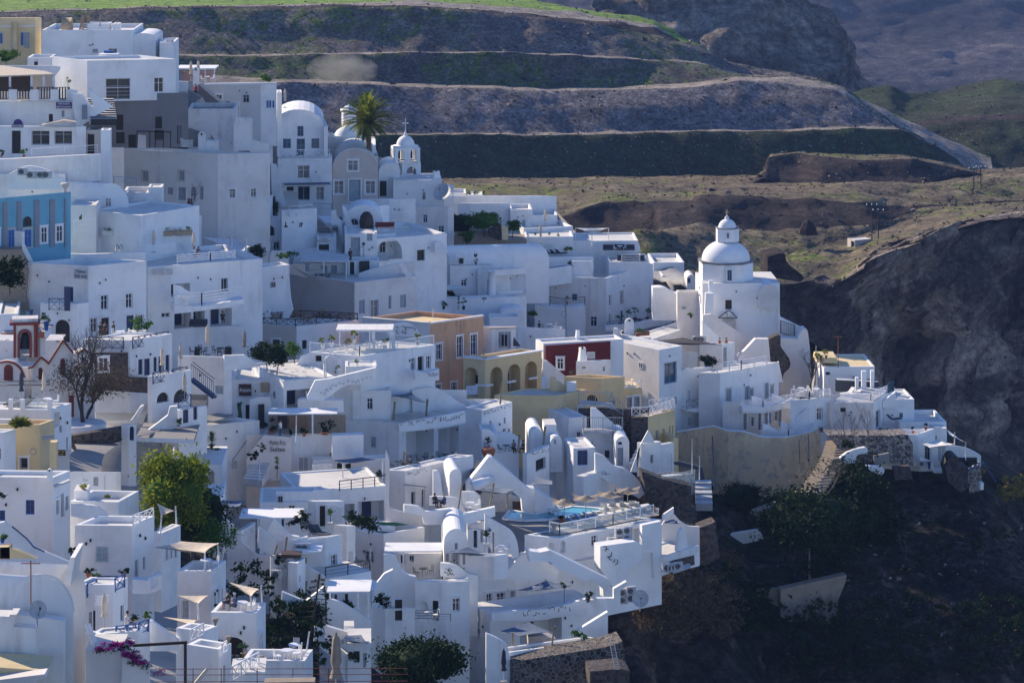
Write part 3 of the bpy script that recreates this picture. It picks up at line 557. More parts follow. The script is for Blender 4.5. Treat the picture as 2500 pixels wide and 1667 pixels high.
DG=[(1700,1240,327),(1850,1250,322),(2100,1250,320),(2450,1250,325),(1560,1290,292),(1600,1400,290),(1800,1400,302),(2100,1400,304),(2450,1400,308),(1450,1480,262),(1500,1650,262),(1900,1667,285),(2450,1667,290),(1920,1060,330),(2300,1180,325),(1900,1150,328),(2500,1150,335),(86,133,384),(85,155,370),(350,149,379),(390,149,377),(244,76,380),(213,249,352),(282,362,354),(174,330,343),(186,388,337),(211,378,338),(246,418,334),(532,488,360),(481,366,369),(656,265,394),(573,290,405),(610,368,392),(728,386,398),(791,386,397),(678,489,394),(867,487,397),(897,426,401),(802,415,412),(961,501,407),(1094,590,399),(940,558,384),(1144,548,418),(1119,494,424),(1273,571,415),(1281,614,406),(1069,696,385),(1099,731,381),(1206,728,380),(1070,779,374),(1252,795,372),(1195,806,368),(1480,822,396),(1606,796,405),(1375,659,401),(1335,691,393),(1486,657,402),(1595,671,430),(1616,705,425),(21,512,330),(246,574,324),(193,453,335),(299,538,337),(390,549,339),(165,600,318),(234,621,325),(216,836,306),(188,836,302),(-5,836,300),(360,836,315),(599,794,340),(865,796,352),(754,690,362),(775,651,368),(623,655,372),(688,639,370),(886,570,375),(870,663,365),(599,669,352),(531,591,366),(470,570,352),(724,887,334),(121,1062,262),(125,1134,243),(97,1144,236),(9,1152,233),(314,1099,255),(316,929,278),(371,993,271),(436,1035,268),(548,1006,290),(565,1075,296),(723,995,298),(828,924,302),(844,924,295),(1030,991,320),(1185,979,322),(1201,862,336),(1267,873,342),(1327,953,330),(1444,929,323),(1609,1046,333),(1663,1049,336),(1759,1052,336),(1763,908,346),(1533,889,350),(1344,1055,308),(1468,1009,318),(1524,1006,320),(1582,1126,309),(1522,1081,311),(1373,1091,304),(1425,1134,306),(1520,1139,302),(1585,1168,300),(1644,1134,308),(1616,1232,291),(1400,1158,297),(1287,1179,291),(1425,1216,287),(1311,1094,302),(974,1155,297),(1176,1118,301),(1177,1134,296),(712,1171,285),(439,1176,284),(408,1206,272),(764,1216,277),(861,1014,299),(1715,854,362),(1878,748,361),(1654,785,367),(1688,691,400),(1813,1054,333),(1976,1062,331),(2012,969,345),(2162,1055,333),(2241,1124,325),(2282,1089,331),(2246,1140,326),(2394,1193,318),(130,1381,212),(284,1226,224),(289,1289,216),(180,1224,217),(322,1546,206),(275,1562,192),(338,1638,184),(106,1711,150),(175,1711,153),(209,1711,150),(394,1391,214),(515,1525,203),(626,1665,196),(549,1706,178),(498,1593,186),(744,1706,188),(742,1617,196),(634,1298,263),(501,1289,256),(588,1367,248),(783,1405,250),(661,1459,236),(726,1438,235),(846,1426,249),(797,1492,240),(840,1542,227),(848,1647,222),(989,1265,274),(1112,1238,272),(948,1406,260),(725,1286,268),(1080,1552,247),(1127,1379,260),(1205,1403,251),(940,1552,239),(1367,1447,262),(1160,1493,258),(1218,1613,244),(1616,1394,268),(600,200,430),(0,310,325),(1030,440,452),(1300,500,455),(1390,560,450),(60,900,300),(720,800,345),(850,1150,318),(250,1400,238),(1350,1320,315),(0,1667,130),(1350,1600,285)]
_DG=np.array(DG,float)
mb=MB();nx,ny=210,90;V=[]
for j in range(-3,ny+1):
 for i in range(nx+1):
  px=-700+3700*i/nx;ys=lerp_row(SIL,max(px,-120))[0]-(max(0,-120-px)*.12);pq=min(2600,max(px,-60))  # beyond the left edge an unseen rising hill is added to shade lower houses
  if j<0:Yb_=D(pq,ys,_DG)+(40,20,14)[j+3];p=W3(px,ys,D(pq,ys,_DG));p=Vector(((px-1250)/F*Yb_,Yb_,p.z-(45,8,1)[j+3]))
  else:
   t=j/ny;py=ys+(1760-ys)*t;Y=D(pq,py,_DG)+(16 if px<1480 else max(1,16-(px-1480)*.05))+sum(k_*max(0,min(1,(px-a_)/40,(b_-px)/40,(py-c_)/30,(e_-py)/30))for a_,b_,c_,e_,k_ in((1280,1640,690,870,30),(1640,2010,700,980,34),(240,470,330,500,16)))+26*max(0,min(1,(px-1600)/60,(2050-px)/60,(py-960)/60,(1215-py)/25));p=W3(px,py,Y)
  k=max(0,min(1,(px-1480)/150))*max(0,min(1,(py-1020)/100))if j>=0 else 0
  h=noise.fractal(p*.12,1.0,2.1,6);h2=noise.noise(p*.05)
  p=p+Vector((.5*h*k,-(1.8*h+2.5*h2)*k,.9*h*k));V.append(p)
n1=nx+1;mb.v=[tuple(v)for v in V]
for j in range(ny+3):
 for i in range(nx):
  px=-700+3700*i/nx;py=0
  if j>=3:ys=lerp_row(SIL,max(px,-120))[0];py=ys+(1760-ys)*(j-3)/ny
  rock=px>2240 or(px>1480 and py>1170)or(px>1900 and py>1065)or(1640<px<1720 and py>1150)or(px>1700 and j<3)or(610<px<780 and py>1480)or(400<px<520 and 1250<py<1420)or(px<1240 and py>1600 and px>900)
  mb.f.append((j*n1+i,j*n1+i+1,(j+1)*n1+i+1,(j+1)*n1+i));mb.m.append(mb.mi('nearrock' if rock else 'paving'));mb.sm.append(True)
tag(mb.build('hillside_ground'),None,None,None, 'structure')
KP=.42;KT=.48
def P2(x,y,Y=None):
 X,Yp=I(x,y);return W3(X,Yp,Y if Y else D(X,Yp))
def railing(root,p,q,h=1.0,style='x',mat='wmetal',name='railing',posts=2.0,label=None,group=None):
 """railing standing on the line p-q (3D points of its foot)"""
 p,q=Vector(p),Vector(q);d=q-p;L=sqrt(d.x**2+d.y**2);mb=MB()
 if h>1.4:h*=.37
 if L<.2:return
 up=Vector((0,0,1));pw=.09 if style!='h' else .12;n=max(1,round(L/posts))
 for i in range(n+1):
  c=p+d*(i/n);mb.bar(c,c+up*(h+.03),pw,pw,mat)
 mb.bar(p+up*h,q+up*h,.08,.07,mat)
 if style=='x':
  mb.bar(p+up*.12,q+up*.12,.05,.05,mat);m=max(1,round(L/1.0))
  for i in range(m):
   a,b=p+d*(i/m),p+d*((i+1)/m)
   mb.bar(a+up*.12,b+up*h,.045,.045,mat);mb.bar(a+up*h,b+up*.12,.045,.045,mat);mb.bar(b+up*.12,b+up*h,.04,.04,mat)
 elif style=='v':
  mb.bar(p+up*.1,q+up*.1,.05,.05,mat);m=int(L/.22)
  for i in range(m):c=p+d*((i+.5)/m);mb.bar(c+up*.1,c+up*h,.03,.03,mat)
 elif style=='w':
  mb.bar(p+up*.1,q+up*.1,.06,.08,mat);m=int(L/.3)
  for i in range(m):c=p+d*((i+.5)/m);mb.bar(c+up*.06,c+up*h,.14,.14,mat)
 elif style=='h':
  for k in(.25,.5,.75)[:3]:mb.bar(p+up*h*k,q+up*h*k,.05,.09,mat)
 elif style=='c':
  for k in(.33,.66):mb.bar(p+up*h*k,q+up*h*k,.025,.025,mat)
 elif style=='g':
  n_=Vector((-d.y,d.x,0)).normalized()*.01;g=MB()
  g.prism([p+up*.05,q+up*.05,q+up*h,p+up*h],n_, 'clear')
  if root:g.build('glass_panel',root)
  else:mb.mesh(*box_of(g), 'clear')
 if root:return mb.build(name,root)
 return single(mb,name,p,label, 'railing',group)
def box_of(g):return g.v,g.f
def slats(root,pts,a,mat='wmetal',Y=None,n=8,name='slatted_screen',label=None):
 V,d=plane_pts(pts,a,Y or D(*I(*pts[0])));tl,tr,br,bl=V;mb=MB()
 for i in range(n):
  t=(i+.5)/n;mb.bar(tl.lerp(bl,t),tr.lerp(br,t),.05,(tl-bl).length/n*.62,mat)
 mb.bar(tl,bl,.09,.09,mat);mb.bar(tr,br,.09,.09,mat)
 return mb.build(name,root)if root else single(mb,name,bl,label, 'screen')
def sail(label,pts,mat='slate',posts=(),Y=None,sag=.5,group='sun sails over the terraces',th=.03,poststyle='wmetal',Ys=None):
 """cloth stretched between 3 or 4 photo points (x, y, dY)"""
 X0,Y0=I(pts[0][0],pts[0][1]);Y=Y or D(X0,Y0+60);V=[]
 for p in pts:V.append(P2(p[0],p[1],Y+(p[2]if len(p)>2 else 0)))
 n=10;mb=MB();c=sum(V,Vector())/len(V);root=empty('sun_sail',(c.x,c.y,c.z),label, 'sun sail',group)
 if len(V)==3:V=[V[0],V[1],V[2],V[2]]
 G=[]
 for i in range(n+1):
  u=i/n;A=V[0].lerp(V[3],u);Bq=V[1].lerp(V[2],u);row=[]
  for j in range(n+1):
   v=j/n;p=A.lerp(Bq,v)
   eu,ev=4*u*(1-u),4*v*(1-v)
   pull=.10*(eu*abs(2*v-1)+ev*abs(2*u-1));p=p.lerp(c,pull)
   p.z-=sag*eu*ev;row.append(p)
  G.append(row)
 vs=[p for r_ in G for p in r_];n1=n+1
 fs=[(i*n1+j,i*n1+j+1,(i+1)*n1+j+1,(i+1)*n1+j)for i in range(n)for j in range(n)]
 mb.mesh(vs,fs,mat,True);mb.mesh([p+Vector((0,0,-th))for p in vs],[f[::-1]for f in fs],mat,True);mb.build('canopy',root)
 for(x,y0,y1,k)in posts:
  a=P2(x[0]if isinstance(x,tuple)else x,y0,Y+k);b=P2(x[1]if isinstance(x,tuple)else x,y1,Y+k)
  m=MB();m.tube([b,a],.07,poststyle);m.build('pole',root)
 return root
def umbrella_proto(mat='canvas',H=2.6):
 def f():
  o=empty('closed_parasol',(0,0,0), 'x', 'parasol', 'closed parasols on the terraces');m=MB();n=16;V=[];prof=[(.05,H*.98),(.13,H*.93),(.16,H*.75),(.19,H*.6),(.13,H*.5),(.15,H*.46),(.22,H*.36)]
  for r,z in prof:
   for k in range(n):t=2*pi*k/n;rr=r*(1+.22*(k%2));V.append((rr*cos(t),rr*sin(t),z))
  m.mesh(V,[(i*n+k,i*n+(k+1)%n,(i+1)*n+(k+1)%n,(i+1)*n+k)for i in range(len(prof)-1)for k in range(n)]+[tuple(range(n))],mat,True);m.build('canopy',o)
  m=MB();m.tube([(0,0,0),(0,0,H)],.035, 'lgrey');m.lathe((0,0,H-.05),[(.04,0),(.06,.06),(.0,.14)],mat,8);m.build('pole',o)
  m=MB();m.box((0,0,0),.5,.5,.08,0, 'concrete');m.build('base',o);return o
 return f
def table_proto(mat='wmetal',r=.42):
 def f():
  o=empty('round_table',(0,0,0), 'x', 'table', 'cafe tables on the terraces');m=MB();m.lathe((0,0,.70),[(0,0),(r,0),(r,.04),(0,.04)],mat,14,False);m.build('tabletop',o)
  for k in range(3):
   m=MB();t=2*pi*k/3;m.tube([(.08*cos(t),.08*sin(t),.70),(.3*cos(t),.3*sin(t),0)],.02,mat,5);m.build('leg',o)
  return o
 return f
def chair_proto(mat='wmetal'):
 def f():
  o=empty('terrace_chair',(0,0,0), 'x', 'chair', 'cafe chairs on the terraces');m=MB();m.box((0,0,.43),.44,.42,.04,0,mat);m.build('seat',o)
  m=MB()
  for x in(-.2,.2):m.bar((x,.2,.45),(x,.27,.92),.03,.03,mat)
  for k in range(5):z=.55+.085*k;m.bar((-.2,.21+.012*k,z),(.2,.21+.012*k,z),.02,.035,mat)
  m.build('backrest',o)
  for x in(-.19,.19):
   for y in(-.18,.19):m=MB();m.bar((x,y,0),(x,y,.43),.03,.03,mat);m.build('leg',o)
  return o
 return f
def lounger_proto(mat='cush',fr='wmetal'):
 def f():
  o=empty('sun_lounger',(0,0,0), 'x', 'sun lounger', 'sun loungers on the terraces');m=MB();m.box((0,-.25,.30),.65,1.3,.10,0,mat);m.build('seat',o)
  m=MB();m.prism([(-.32,.4,.32),(.32,.4,.32),(.32,.95,.85),(-.32,.95,.85)],(0,-.05,.09),mat);m.build('backrest',o)
  for x in(-.28,.28):
   for y in(-.8,.35):m=MB();m.bar((x,y,0),(x,y,.31),.05,.05,fr);m.build('leg',o)
  return o
 return f
def ac_proto():
 o=empty('air_conditioner',(0,0,0), 'x', 'air conditioner', 'air conditioning units on the walls');m=MB();m.box((0,0,0),.9,.35,.7,0, 'lgrey');m.build('case',o)
 m=MB();m.mesh([(-.08+.27*cos(2*pi*k/14),-.182,.35+.27*sin(2*pi*k/14))for k in range(14)],[tuple(range(14))], 'black')
 for r in(.09,.18,.26):m.tube([(-.08+r*cos(2*pi*k/14),-.195,.35+r*sin(2*pi*k/14))for k in range(15)],.012, 'lgrey',4)
 m.build('fan_grille',o);return o
def dish(label,p,r,yaw,el=35):
 o=empty('satellite_dish',p,label, 'satellite dish');m=MB();V=[];n=20
 ax=Vector((sin(yaw)*cos(radians(el)),-cos(yaw)*cos(radians(el)),sin(radians(el))));a=ax.cross(Vector((0,0,1))).normalized();b=a.cross(ax);c=Vector(p)+Vector((0,0,r*1.1))
 for i in range(6):
  q=i/5
  for k in range(n):t=2*pi*k/n;V.append(c+ax*(.28*r*q*q)+(a*cos(t)+b*sin(t))*(r*max(q,.001)))
 fs=[(i*n+k,i*n+(k+1)%n,(i+1)*n+(k+1)%n,(i+1)*n+k)for i in range(5)for k in range(n)]
 m.mesh(V,fs, 'lgrey',True);m.mesh([v-ax*.03 for v in V],[f[::-1]for f in fs], 'lgrey',True);m.build('reflector',o)
 m=MB();m.bar(c-b*r*.8,c+ax*r*.9,.04,.04, 'metal');m.box(tuple(c+ax*r*.9-Vector((0,0,.05))),.1*r+.05,.1*r+.05,.14,0, 'cush');m.build('receiver_arm',o)
 m=MB();m.tube([Vector(p)-Vector((0,0,.3)),c-ax*.05],.05, 'metal');m.build('bracket',o);return o
def chimney(label,x,y0,y1,wpx,Y=None,kind='taper',mat='white',root=None):
 X,Yb=I(x,y1);Y=Y or D(X,Yb);p=W3(X,Yb,Y);h=(I(0,y1)[1]-I(0,y0)[1])*Y/F;wd=wpx/OS*Y/F
 o=root or empty('chimney',p,label, 'chimney', 'whitewashed chimneys');m=MB()
 if kind=='taper':
  m.lathe(p-Vector((0,0,.3)),[(wd*.72,0),(wd*.45,h*.85),(wd*.5,h*.87),(wd*.45,h)],mat,4,False,pi/4+.3)
 elif kind=='box':m.box(p-Vector((0,0,.3)),wd,wd,h+.3,.4,mat);m.box(p+Vector((0,0,h)),wd*1.2,wd*1.2,.08,.4,mat)
 elif kind=='round':
  m.prism([p+Vector((-wd/2,0,-.3)),p+Vector((wd/2,0,-.3))]+[p+Vector((wd/2*cos(pi*k/8),0,h-wd/2+wd/2*sin(pi*k/8)))for k in range(9)],(0,.35,0),mat)
 m.build('stack',o)
 m=MB()
 if kind!='box':
  m.box(p+Vector((0,-.02 if kind=='round' else-wd*.3,h*.8)),wd*.22,.3,h*.08+.05,0, 'black')
 else:m.box(p+Vector((0,0,h+.082)),wd*.6,wd*.6,.12,.4, 'black')
 m.build('smoke_vent',o);return o
def pot(root,p,r,h,mat='terra'):
 m=MB();m.lathe(p,[(r*.65,0),(r,h*.9),(r*1.08,h*.9),(r*1.08,h),(r*.9,h),(r*.85,h*.9),(0,h*.88)],mat,12);return m.build('pot',root)
def leaves(mb,c,rx,ry,rz,n,size,mat,clump=7,hollow=.3):
 """leaf faces gathered in clumps through a crown"""
 cl=[]
 for k in range(clump):
  th=U(0,2*pi);u=U(-.9,1);r=(hollow+(1-hollow)*R()**.5)*.85
  s_=sqrt(max(0,1-u*u));cl.append((Vector((rx*r*s_*cos(th),ry*r*s_*sin(th),rz*r*u)),U(.28,.5)))
 for k in range(n):
  cc,cs=cl[k%clump];g=Vector((random.gauss(0,.5),random.gauss(0,.5),random.gauss(0,.42)))*cs
  p=Vector(c)+cc+Vector((g.x*rx,g.y*ry,g.z*rz));a=Vector((U(-1,1),U(-1,1),U(-1,1))).normalized()*size*U(.6,1.3)
  b=a.cross(Vector((U(-1,1),U(-1,1),U(-1,1)))).normalized()*size*U(.25,.5)
  mb.face([p-a,p+b,p+a,p-b],mat)
def plant(label,p,h,r,mat='leaf',potm='terra',n=90,kind='bush',group='potted plants on the terraces',name='potted_plant',ph=.45):
 h*=KP;r*=KP*1.15;ph*=KP*1.1;n=int(n*.7)
 p=Vector(p);o=empty(name,p,label, 'plant',group)
 if potm:pot(o,p,max(.18,r*.45),ph,potm);z=ph
 else:z=0
 m=MB()
 if kind=='bush':leaves(m,p+Vector((0,0,z+(h-z)/2)),r,r,(h-z)/2+.05,n,.10+r*.08,mat,6)
 elif kind=='spike':
  for k in range(n//2):
   t=U(0,2*pi);e=U(.1,1.3);d=Vector((cos(t)*cos(e),sin(t)*cos(e),sin(e)))*U(.7,1)*r*1.3;b=p+Vector((0,0,z+(h-z)*.45));sd_=d.cross(Vector((0,0,1))).normalized()*.035
   mid=b+d*.6+Vector((0,0,.05));m.face([b-sd_*.5,b+sd_*.5,mid+sd_]+[b+d-Vector((0,0,.12*r)),mid-sd_],mat)
 elif kind=='cactus':
  for k in range(4):m.tube([p+Vector((U(-r,r),U(-.1,.1),0)),p+Vector((U(-r,r),U(-.1,.1),h*U(.6,1)))],.09,mat,7)
 elif kind=='ball':
  m.tube([p+Vector((0,0,z*.8)),p+Vector((0,0,h-r))],.03, 'trunk',5);m.build('stem',o);m=MB();leaves(m,p+Vector((0,0,h-r*.7)),r,r,r*.75,n,.10,mat,5)
 elif kind=='tall':
  m.tube([p+Vector((0,0,z*.8)),p+Vector((.05,0,h*.5)),p+Vector((0,.05,h*.8))],.035, 'trunk',5);m.build('stem',o);m=MB()
  for hz in(.55,.8,.97)[:3]:
   for k in range(n//4):
    t=U(0,2*pi);e=U(-.3,1.2);d=Vector((cos(t)*cos(e),sin(t)*cos(e),sin(e)))*r*U(.7,1);b=p+Vector((0,0,h*hz-r*.4));s_=d.cross(Vector((0,0,1))).normalized()*.03
    m.face([b-s_*.5,b+s_*.5,b+d*.6+s_,b+d,b+d*.6-s_],mat)
 m.build('foliage',o);return o
def limbs(mb,p,d,L,r,depth,mat,spread=.5,ends=None,up=.15):
 q=Vector(p);pts=[q.copy()];d=Vector(d).normalized();k=3
 for i in range(k):
  d=(d+Vector((U(-1,1),U(-1,1),U(-.6,.8)+up))*.16).normalized();q=q+d*L/k;pts.append(q.copy())
 mb.tube(pts,[r*(1-.4*i/k)for i in range(k+1)],mat,5)
 if ends is not None and depth<=1:ends.append(q.copy())
 if depth<=0:return
 for i in range(random.choice((2,3,3))):
  nd=(d+Vector((U(-1,1),U(-1,1),U(-.5,1)))*spread*1.3).normalized()
  limbs(mb,pts[-1]if i<2 else pts[-2],nd,L*U(.62,.85),r*.6,depth-1,mat,spread,ends,up)
def tree(label,p,H,rx,rz,mat='leaf',n=2500,size=.22,name='leafy_tree',group=None,trunk='trunk',th=.4,clump=26,bare=False,cat='tree',depth=3,lean=(0,0,1),tr=None,spread=.5,up=.15):
 H*=KT;rx*=KT;rz*=KT;size*=KT*1.15;tr=tr*KT if tr else tr
 p=Vector(p);o=empty(name,p,label,cat,group);m=MB();ends=[]
 limbs(m,p-Vector((0,0,.4)),lean,H*th,tr or H*.03,depth,trunk,spread,ends,up);m.build('trunk',o)
 if bare:return o
 m=MB();c=p+Vector((lean[0]*H*.3,0,H-rz))
 leaves(m,c,rx,rx,rz,n,size,mat,clump,.35)
 if n>=3500 and mat!='brush':
  V=[];N_=26;M_=14
  for i in range(M_+1):
   for j in range(N_):
    a_,t_=pi*i/M_,2*pi*j/N_;d=Vector((sin(a_)*cos(t_),sin(a_)*sin(t_),cos(a_)));k=.74*(1+.42*noise.noise(d*1.7+p*.1)+.22*noise.noise(d*4+p));V.append(c+Vector((d.x*rx,d.y*rx,d.z*rz))*k)
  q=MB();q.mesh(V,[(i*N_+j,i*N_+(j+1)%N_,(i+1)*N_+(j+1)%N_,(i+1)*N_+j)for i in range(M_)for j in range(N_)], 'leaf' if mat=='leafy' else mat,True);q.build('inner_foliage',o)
 if n>500:
  for e in ends[:40]:leaves(m,e,rx*.3,rx*.3,rz*.25,25,size,mat,3)
 m.build('crown',o);return o
def person(label,p,yaw=0,top='cloth_b',legs='black',pose='stand',hair='hair',H=1.74):
 """one skinned body; hair and clothes as children"""
 p=Vector(p);o=empty('person',p,label, 'person');k=H/1.74;ca,sa=cos(yaw),sin(yaw)
 sit=pose=='sit';hz=.50 if sit else .92
 def L(x,y,z):return(p.x+(x*ca-y*sa)*k,p.y+(x*sa+y*ca)*k,p.z+z*k)
 lean=-.06 if sit else 0;N={}
 N['pel']=(0,0,hz);N['waist']=(0,lean*.3,hz+.18);N['chest']=(0,lean,hz+.42);N['neck']=(0,lean*1.3,hz+.57);N['head']=(0,lean*1.5-.01,hz+.66);N['crown']=(0,lean*1.5+.005,hz+.80)
 ed=[('pel', 'waist'),('waist', 'chest'),('chest', 'neck'),('neck', 'head'),('head', 'crown')];rad={'pel':.15, 'waist':.125, 'chest':.15, 'neck':.06, 'head':.085, 'crown':.075}
 for s in(-1,1):
  n_='l' if s<0 else 'r'
  N['sh'+n_]=(s*.17,lean,hz+.50);N['el'+n_]=(s*.23,lean-.03 if not sit else-.12,hz+.24);N['wr'+n_]=(s*.2,-.12 if not sit else-.34,hz+.04 if not sit else hz+.2);N['ha'+n_]=(s*.19,-.16 if not sit else-.42,hz-.06 if not sit else hz+.19)
  N['hp'+n_]=(s*.09,0,hz-.06);N['kn'+n_]=(s*.1,-.02,hz*.53)if not sit else(s*.11,-.42,hz+.02);N['an'+n_]=(s*.1,.03*s,.08)if not sit else(s*.11,-.44,.08);N['to'+n_]=(s*.11,-.12+.03*s,.04)if not sit else(s*.12,-.6,.04)
  for a,b in(('chest', 'sh'+n_),('sh'+n_, 'el'+n_),('el'+n_, 'wr'+n_),('wr'+n_, 'ha'+n_),('pel', 'hp'+n_),('hp'+n_, 'kn'+n_),('kn'+n_, 'an'+n_),('an'+n_, 'to'+n_)):ed.append((a,b))
  for a,b in(('sh',.065),('el',.048),('wr',.03),('ha',.035),('hp',.095),('kn',.06),('an',.04),('to',.04)):rad[a+n_]=b
 keys=list(N);me=bpy.data.meshes.new('body');me.from_pydata([tuple(Vector(L(*N[q]))-p)for q in keys],[(keys.index(a),keys.index(b))for a,b in ed],[])
 b=bpy.data.objects.new('body',me);COL.objects.link(b);b.parent=o
 md=b.modifiers.new('skin', 'SKIN');
 if not me.skin_vertices:
  bpy.context.view_layer.objects.active=b;me.attributes.new('tmp', 'FLOAT', 'POINT')if False else None
 for i,q in enumerate(keys):
  sv=me.skin_vertices[0].data[i];sv.radius=(rad[q]*k,rad[q]*k*(.8 if q in('waist', 'chest', 'pel')else 1));sv.use_root=(q=='pel')
 ms=b.modifiers.new('sub', 'SUBSURF');ms.levels=1;ms.render_levels=1
 me.materials.append(MATS['skin'])
 m=MB();m.lathe(Vector(L(0,lean,hz-.04)),[(.19*k,0),(.155*k,.18*k),(.19*k,.42*k),(.12*k,.55*k),(.07*k,.575*k)],top,12);m.build('shirt',o)
 m=MB()
 for s in('l', 'r'):
  m.tube([L(*N['sh'+s]),L(*N['el'+s])],[.075*k,.06*k],top,7)
  m.tube([L(*N['hp'+s]),L(*N['kn'+s]),L(*N['an'+s])],[.115*k,.08*k,.06*k],legs,8)
 m.build('trousers',o)
 m=MB();m.lathe(Vector(L(0,lean*1.5+.02,hz+.70)),[(.09*k,0),(.105*k,.06*k),(.09*k,.13*k),(.04*k,.165*k),(0,.17*k)],hair,10);m.build('hair',o)
 return o
def stairs(root,p0,p1,width,n=None,mat='lime',rmat=None,name='stairs',wdir=None):
 """solid flight from the foot p0 up to p1"""
 p0,p1=Vector(p0),Vector(p1);h=p1.z-p0.z;n=n or max(2,round(h/.2));d=Vector((p1.x-p0.x,p1.y-p0.y,0))/n
 sd=Vector(wdir).normalized()*width if wdir else Vector((-d.y,d.x,0)).normalized()*width;m=MB()
 for i in range(n):
  a=Vector((p0.x,p0.y,0))+d*i;z=p0.z+h*(i+1)/n;zb=p0.z-.6
  q=[a,a+d,a+d+sd,a+sd];z0=z-h/n
  m.face([(v.x,v.y,z)for v in q],mat);r_=rmat or mat
  for u,v,mt in((q[0],q[3],r_),(q[0],q[1],mat),(q[3],q[2],mat),(q[1],q[2],mat)):
   m.face([(u.x,u.y,zb if mt is mat and u is not q[0]or True else z0),(v.x,v.y,zb),(v.x,v.y,z),(u.x,u.y,z)],mt)
 return m.build(name,root)
def stairs_px(root,x0,y0,x1,y1,width,Y0=None,Y1=None,**k):
 a=P2(x0,y0,Y0);b=P2(x1,y1,Y1 or(a.y+3));return stairs(root,a,b,width,**k)
def pergola(label,pts,Y,dY,h,mat='wmetal',top='lime',th=.1,root=None,posts=(0,1),name='pergola',slats_n=0):
 """flat roof: photo columns x0..x1 at row y, dY deep behind Y; posts down h metres at the front"""
 (x0,y),(x1,y1)=pts;a=P2(x0,y,Y);b=P2(x1,y1,Y+(0 if abs(y-y1)<1 else(y1-y)/OS*-1*Y/F*6));b.z=a.z if abs(y-y1)<1 else b.z
 o=root or empty(name,(a.x,a.y,a.z-h),label, 'pergola');m=MB();bk=Vector((0,dY,0))
 m.prism([a,b,b+bk,a+bk],(0,0,th),top);m.build('roof',o)
 for k in posts:
  c=a.lerp(b,k);m=MB();m.bar(c+Vector((.1-.2*k,.1,-.002)),c+Vector((.1-.2*k,.1,-h)),.14,.14,mat);m.build('post',o)
 return o
def swirls(root,x0,y0,x1,y1,hpx,a,Y,ref,n=14,mat='metal',name='cutout_pattern',off=.03,seed=1):
 """row of curled slots along a wall: short raised arcs, dark colour standing in for the shaded cut-outs"""
 rr=random.Random(seed);m=MB();nrm=Vector((sin(radians(a)),-cos(radians(a)),0))*off
 for i in range(n):
  t=(i+.5)/n;cx=x0+(x1-x0)*t;cy=y0+(y1-y0)*t;rad_=hpx*.5*rr.uniform(.55,.95);a0=rr.uniform(0,2*pi);sp=rr.uniform(1.4,3.2);k=rr.choice((-1,1))
  pts=[(cx+rad_*.75*cos(a0+k*sp*j/6)*(1-.06*j),cy+rad_*sin(a0+k*sp*j/6)*(1-.04*j))for j in range(7)]
  V,d=plane_pts(pts,a,Y,ref);wd=.05*hpx/OS*Y/F*2
  for j in range(6):m.bar(V[j]+nrm,V[j+1]+nrm,.04,max(.05,wd*(1-abs(j-2.5)/4)),mat)
 return m.build(name,root)
def sign(root,x0,y0,x1,y1,txt,a,Y,ref,bgm,fgm,size=.8,name='sign',label=None,off=.06,lines=None,cat='sign'):
 """board with real lettering"""
 V,d=plane_pts([(x0,y0),(x1,y0),(x1,y1),(x0,y1)],a,Y,ref);nrm=Vector((d.y,-d.x,0));m=MB()
 for v in V:v+=nrm*off
 V[1].z=V[0].z;V[2].z=V[3].z=min(V[2].z,V[3].z)
 if bgm:m.prism(V,-nrm*(off-.01),bgm)
 else:m.box(V[3]-nrm*off+Vector((0,0,.05)),.02,.02,.02,0,fgm)
 o=m.build(name,root)if root else single(m,name,V[3],label,cat)
 lines=lines or[txt];W_,H_=(V[1]-V[0]).length,V[0].z-V[3].z
 for i,t in enumerate(lines):
  c=bpy.data.curves.new('lettering', 'FONT');c.body=t;c.extrude=.01;c.align_x='CENTER';c.align_y='CENTER'
  fs=H_/len(lines)*size;c.size=fs;ob=bpy.data.objects.new('lettering',c);COL.objects.link(ob)
  bpy.context.view_layer.update();wd=ob.dimensions.x
  if wd>W_*.92:ob.scale=(W_*.92/wd,1,1)
  ce=(V[0]+V[1]+V[2]+V[3])/4+nrm*.03;ce.z=V[0].z-H_*(i+.5)/len(lines)
  base=ROOTLOC.get(root_of(o),None)if root else V[3]
  ob.location=ce-Vector(base);ob.rotation_euler=(pi/2,0,atan2(d.y,d.x));ob.parent=o
  me=bpy.data.meshes.new_from_object(ob);me.materials.clear();me.materials.append(MATS[fgm])
  o2=bpy.data.objects.new('lettering',me);COL.objects.link(o2);o2.parent=o;o2.location=ob.location;o2.rotation_euler=ob.rotation_euler;o2.scale=ob.scale
  bpy.data.objects.remove(ob)
 return o
AC_N=[0]
def ac(label,p,yaw=0,sc=1.0):return inst('ac',ac_proto,p,yaw,label,sc)
def umb(label,x,y,h=2.6,Y=None,mat='canvas',z=None):
 h=2.6+(h-4.5)*.2 if h>3.4 else h
 p=z if z is not None else P2(x,y,Y);return inst('umb'+mat,umbrella_proto(mat),p,0,label,h/2.6)
def lounger(label,p,rz,mat='cush'):return inst('lo'+mat,lounger_proto(mat),p,rz,label)
ORD=['first', 'second', 'third', 'fourth', 'fifth', 'sixth', 'seventh', 'eighth', 'ninth', 'tenth', 'eleventh', 'twelfth', 'thirteenth', 'fourteenth', 'fifteenth', 'sixteenth', 'seventeenth', 'eighteenth', 'nineteenth', 'twentieth']
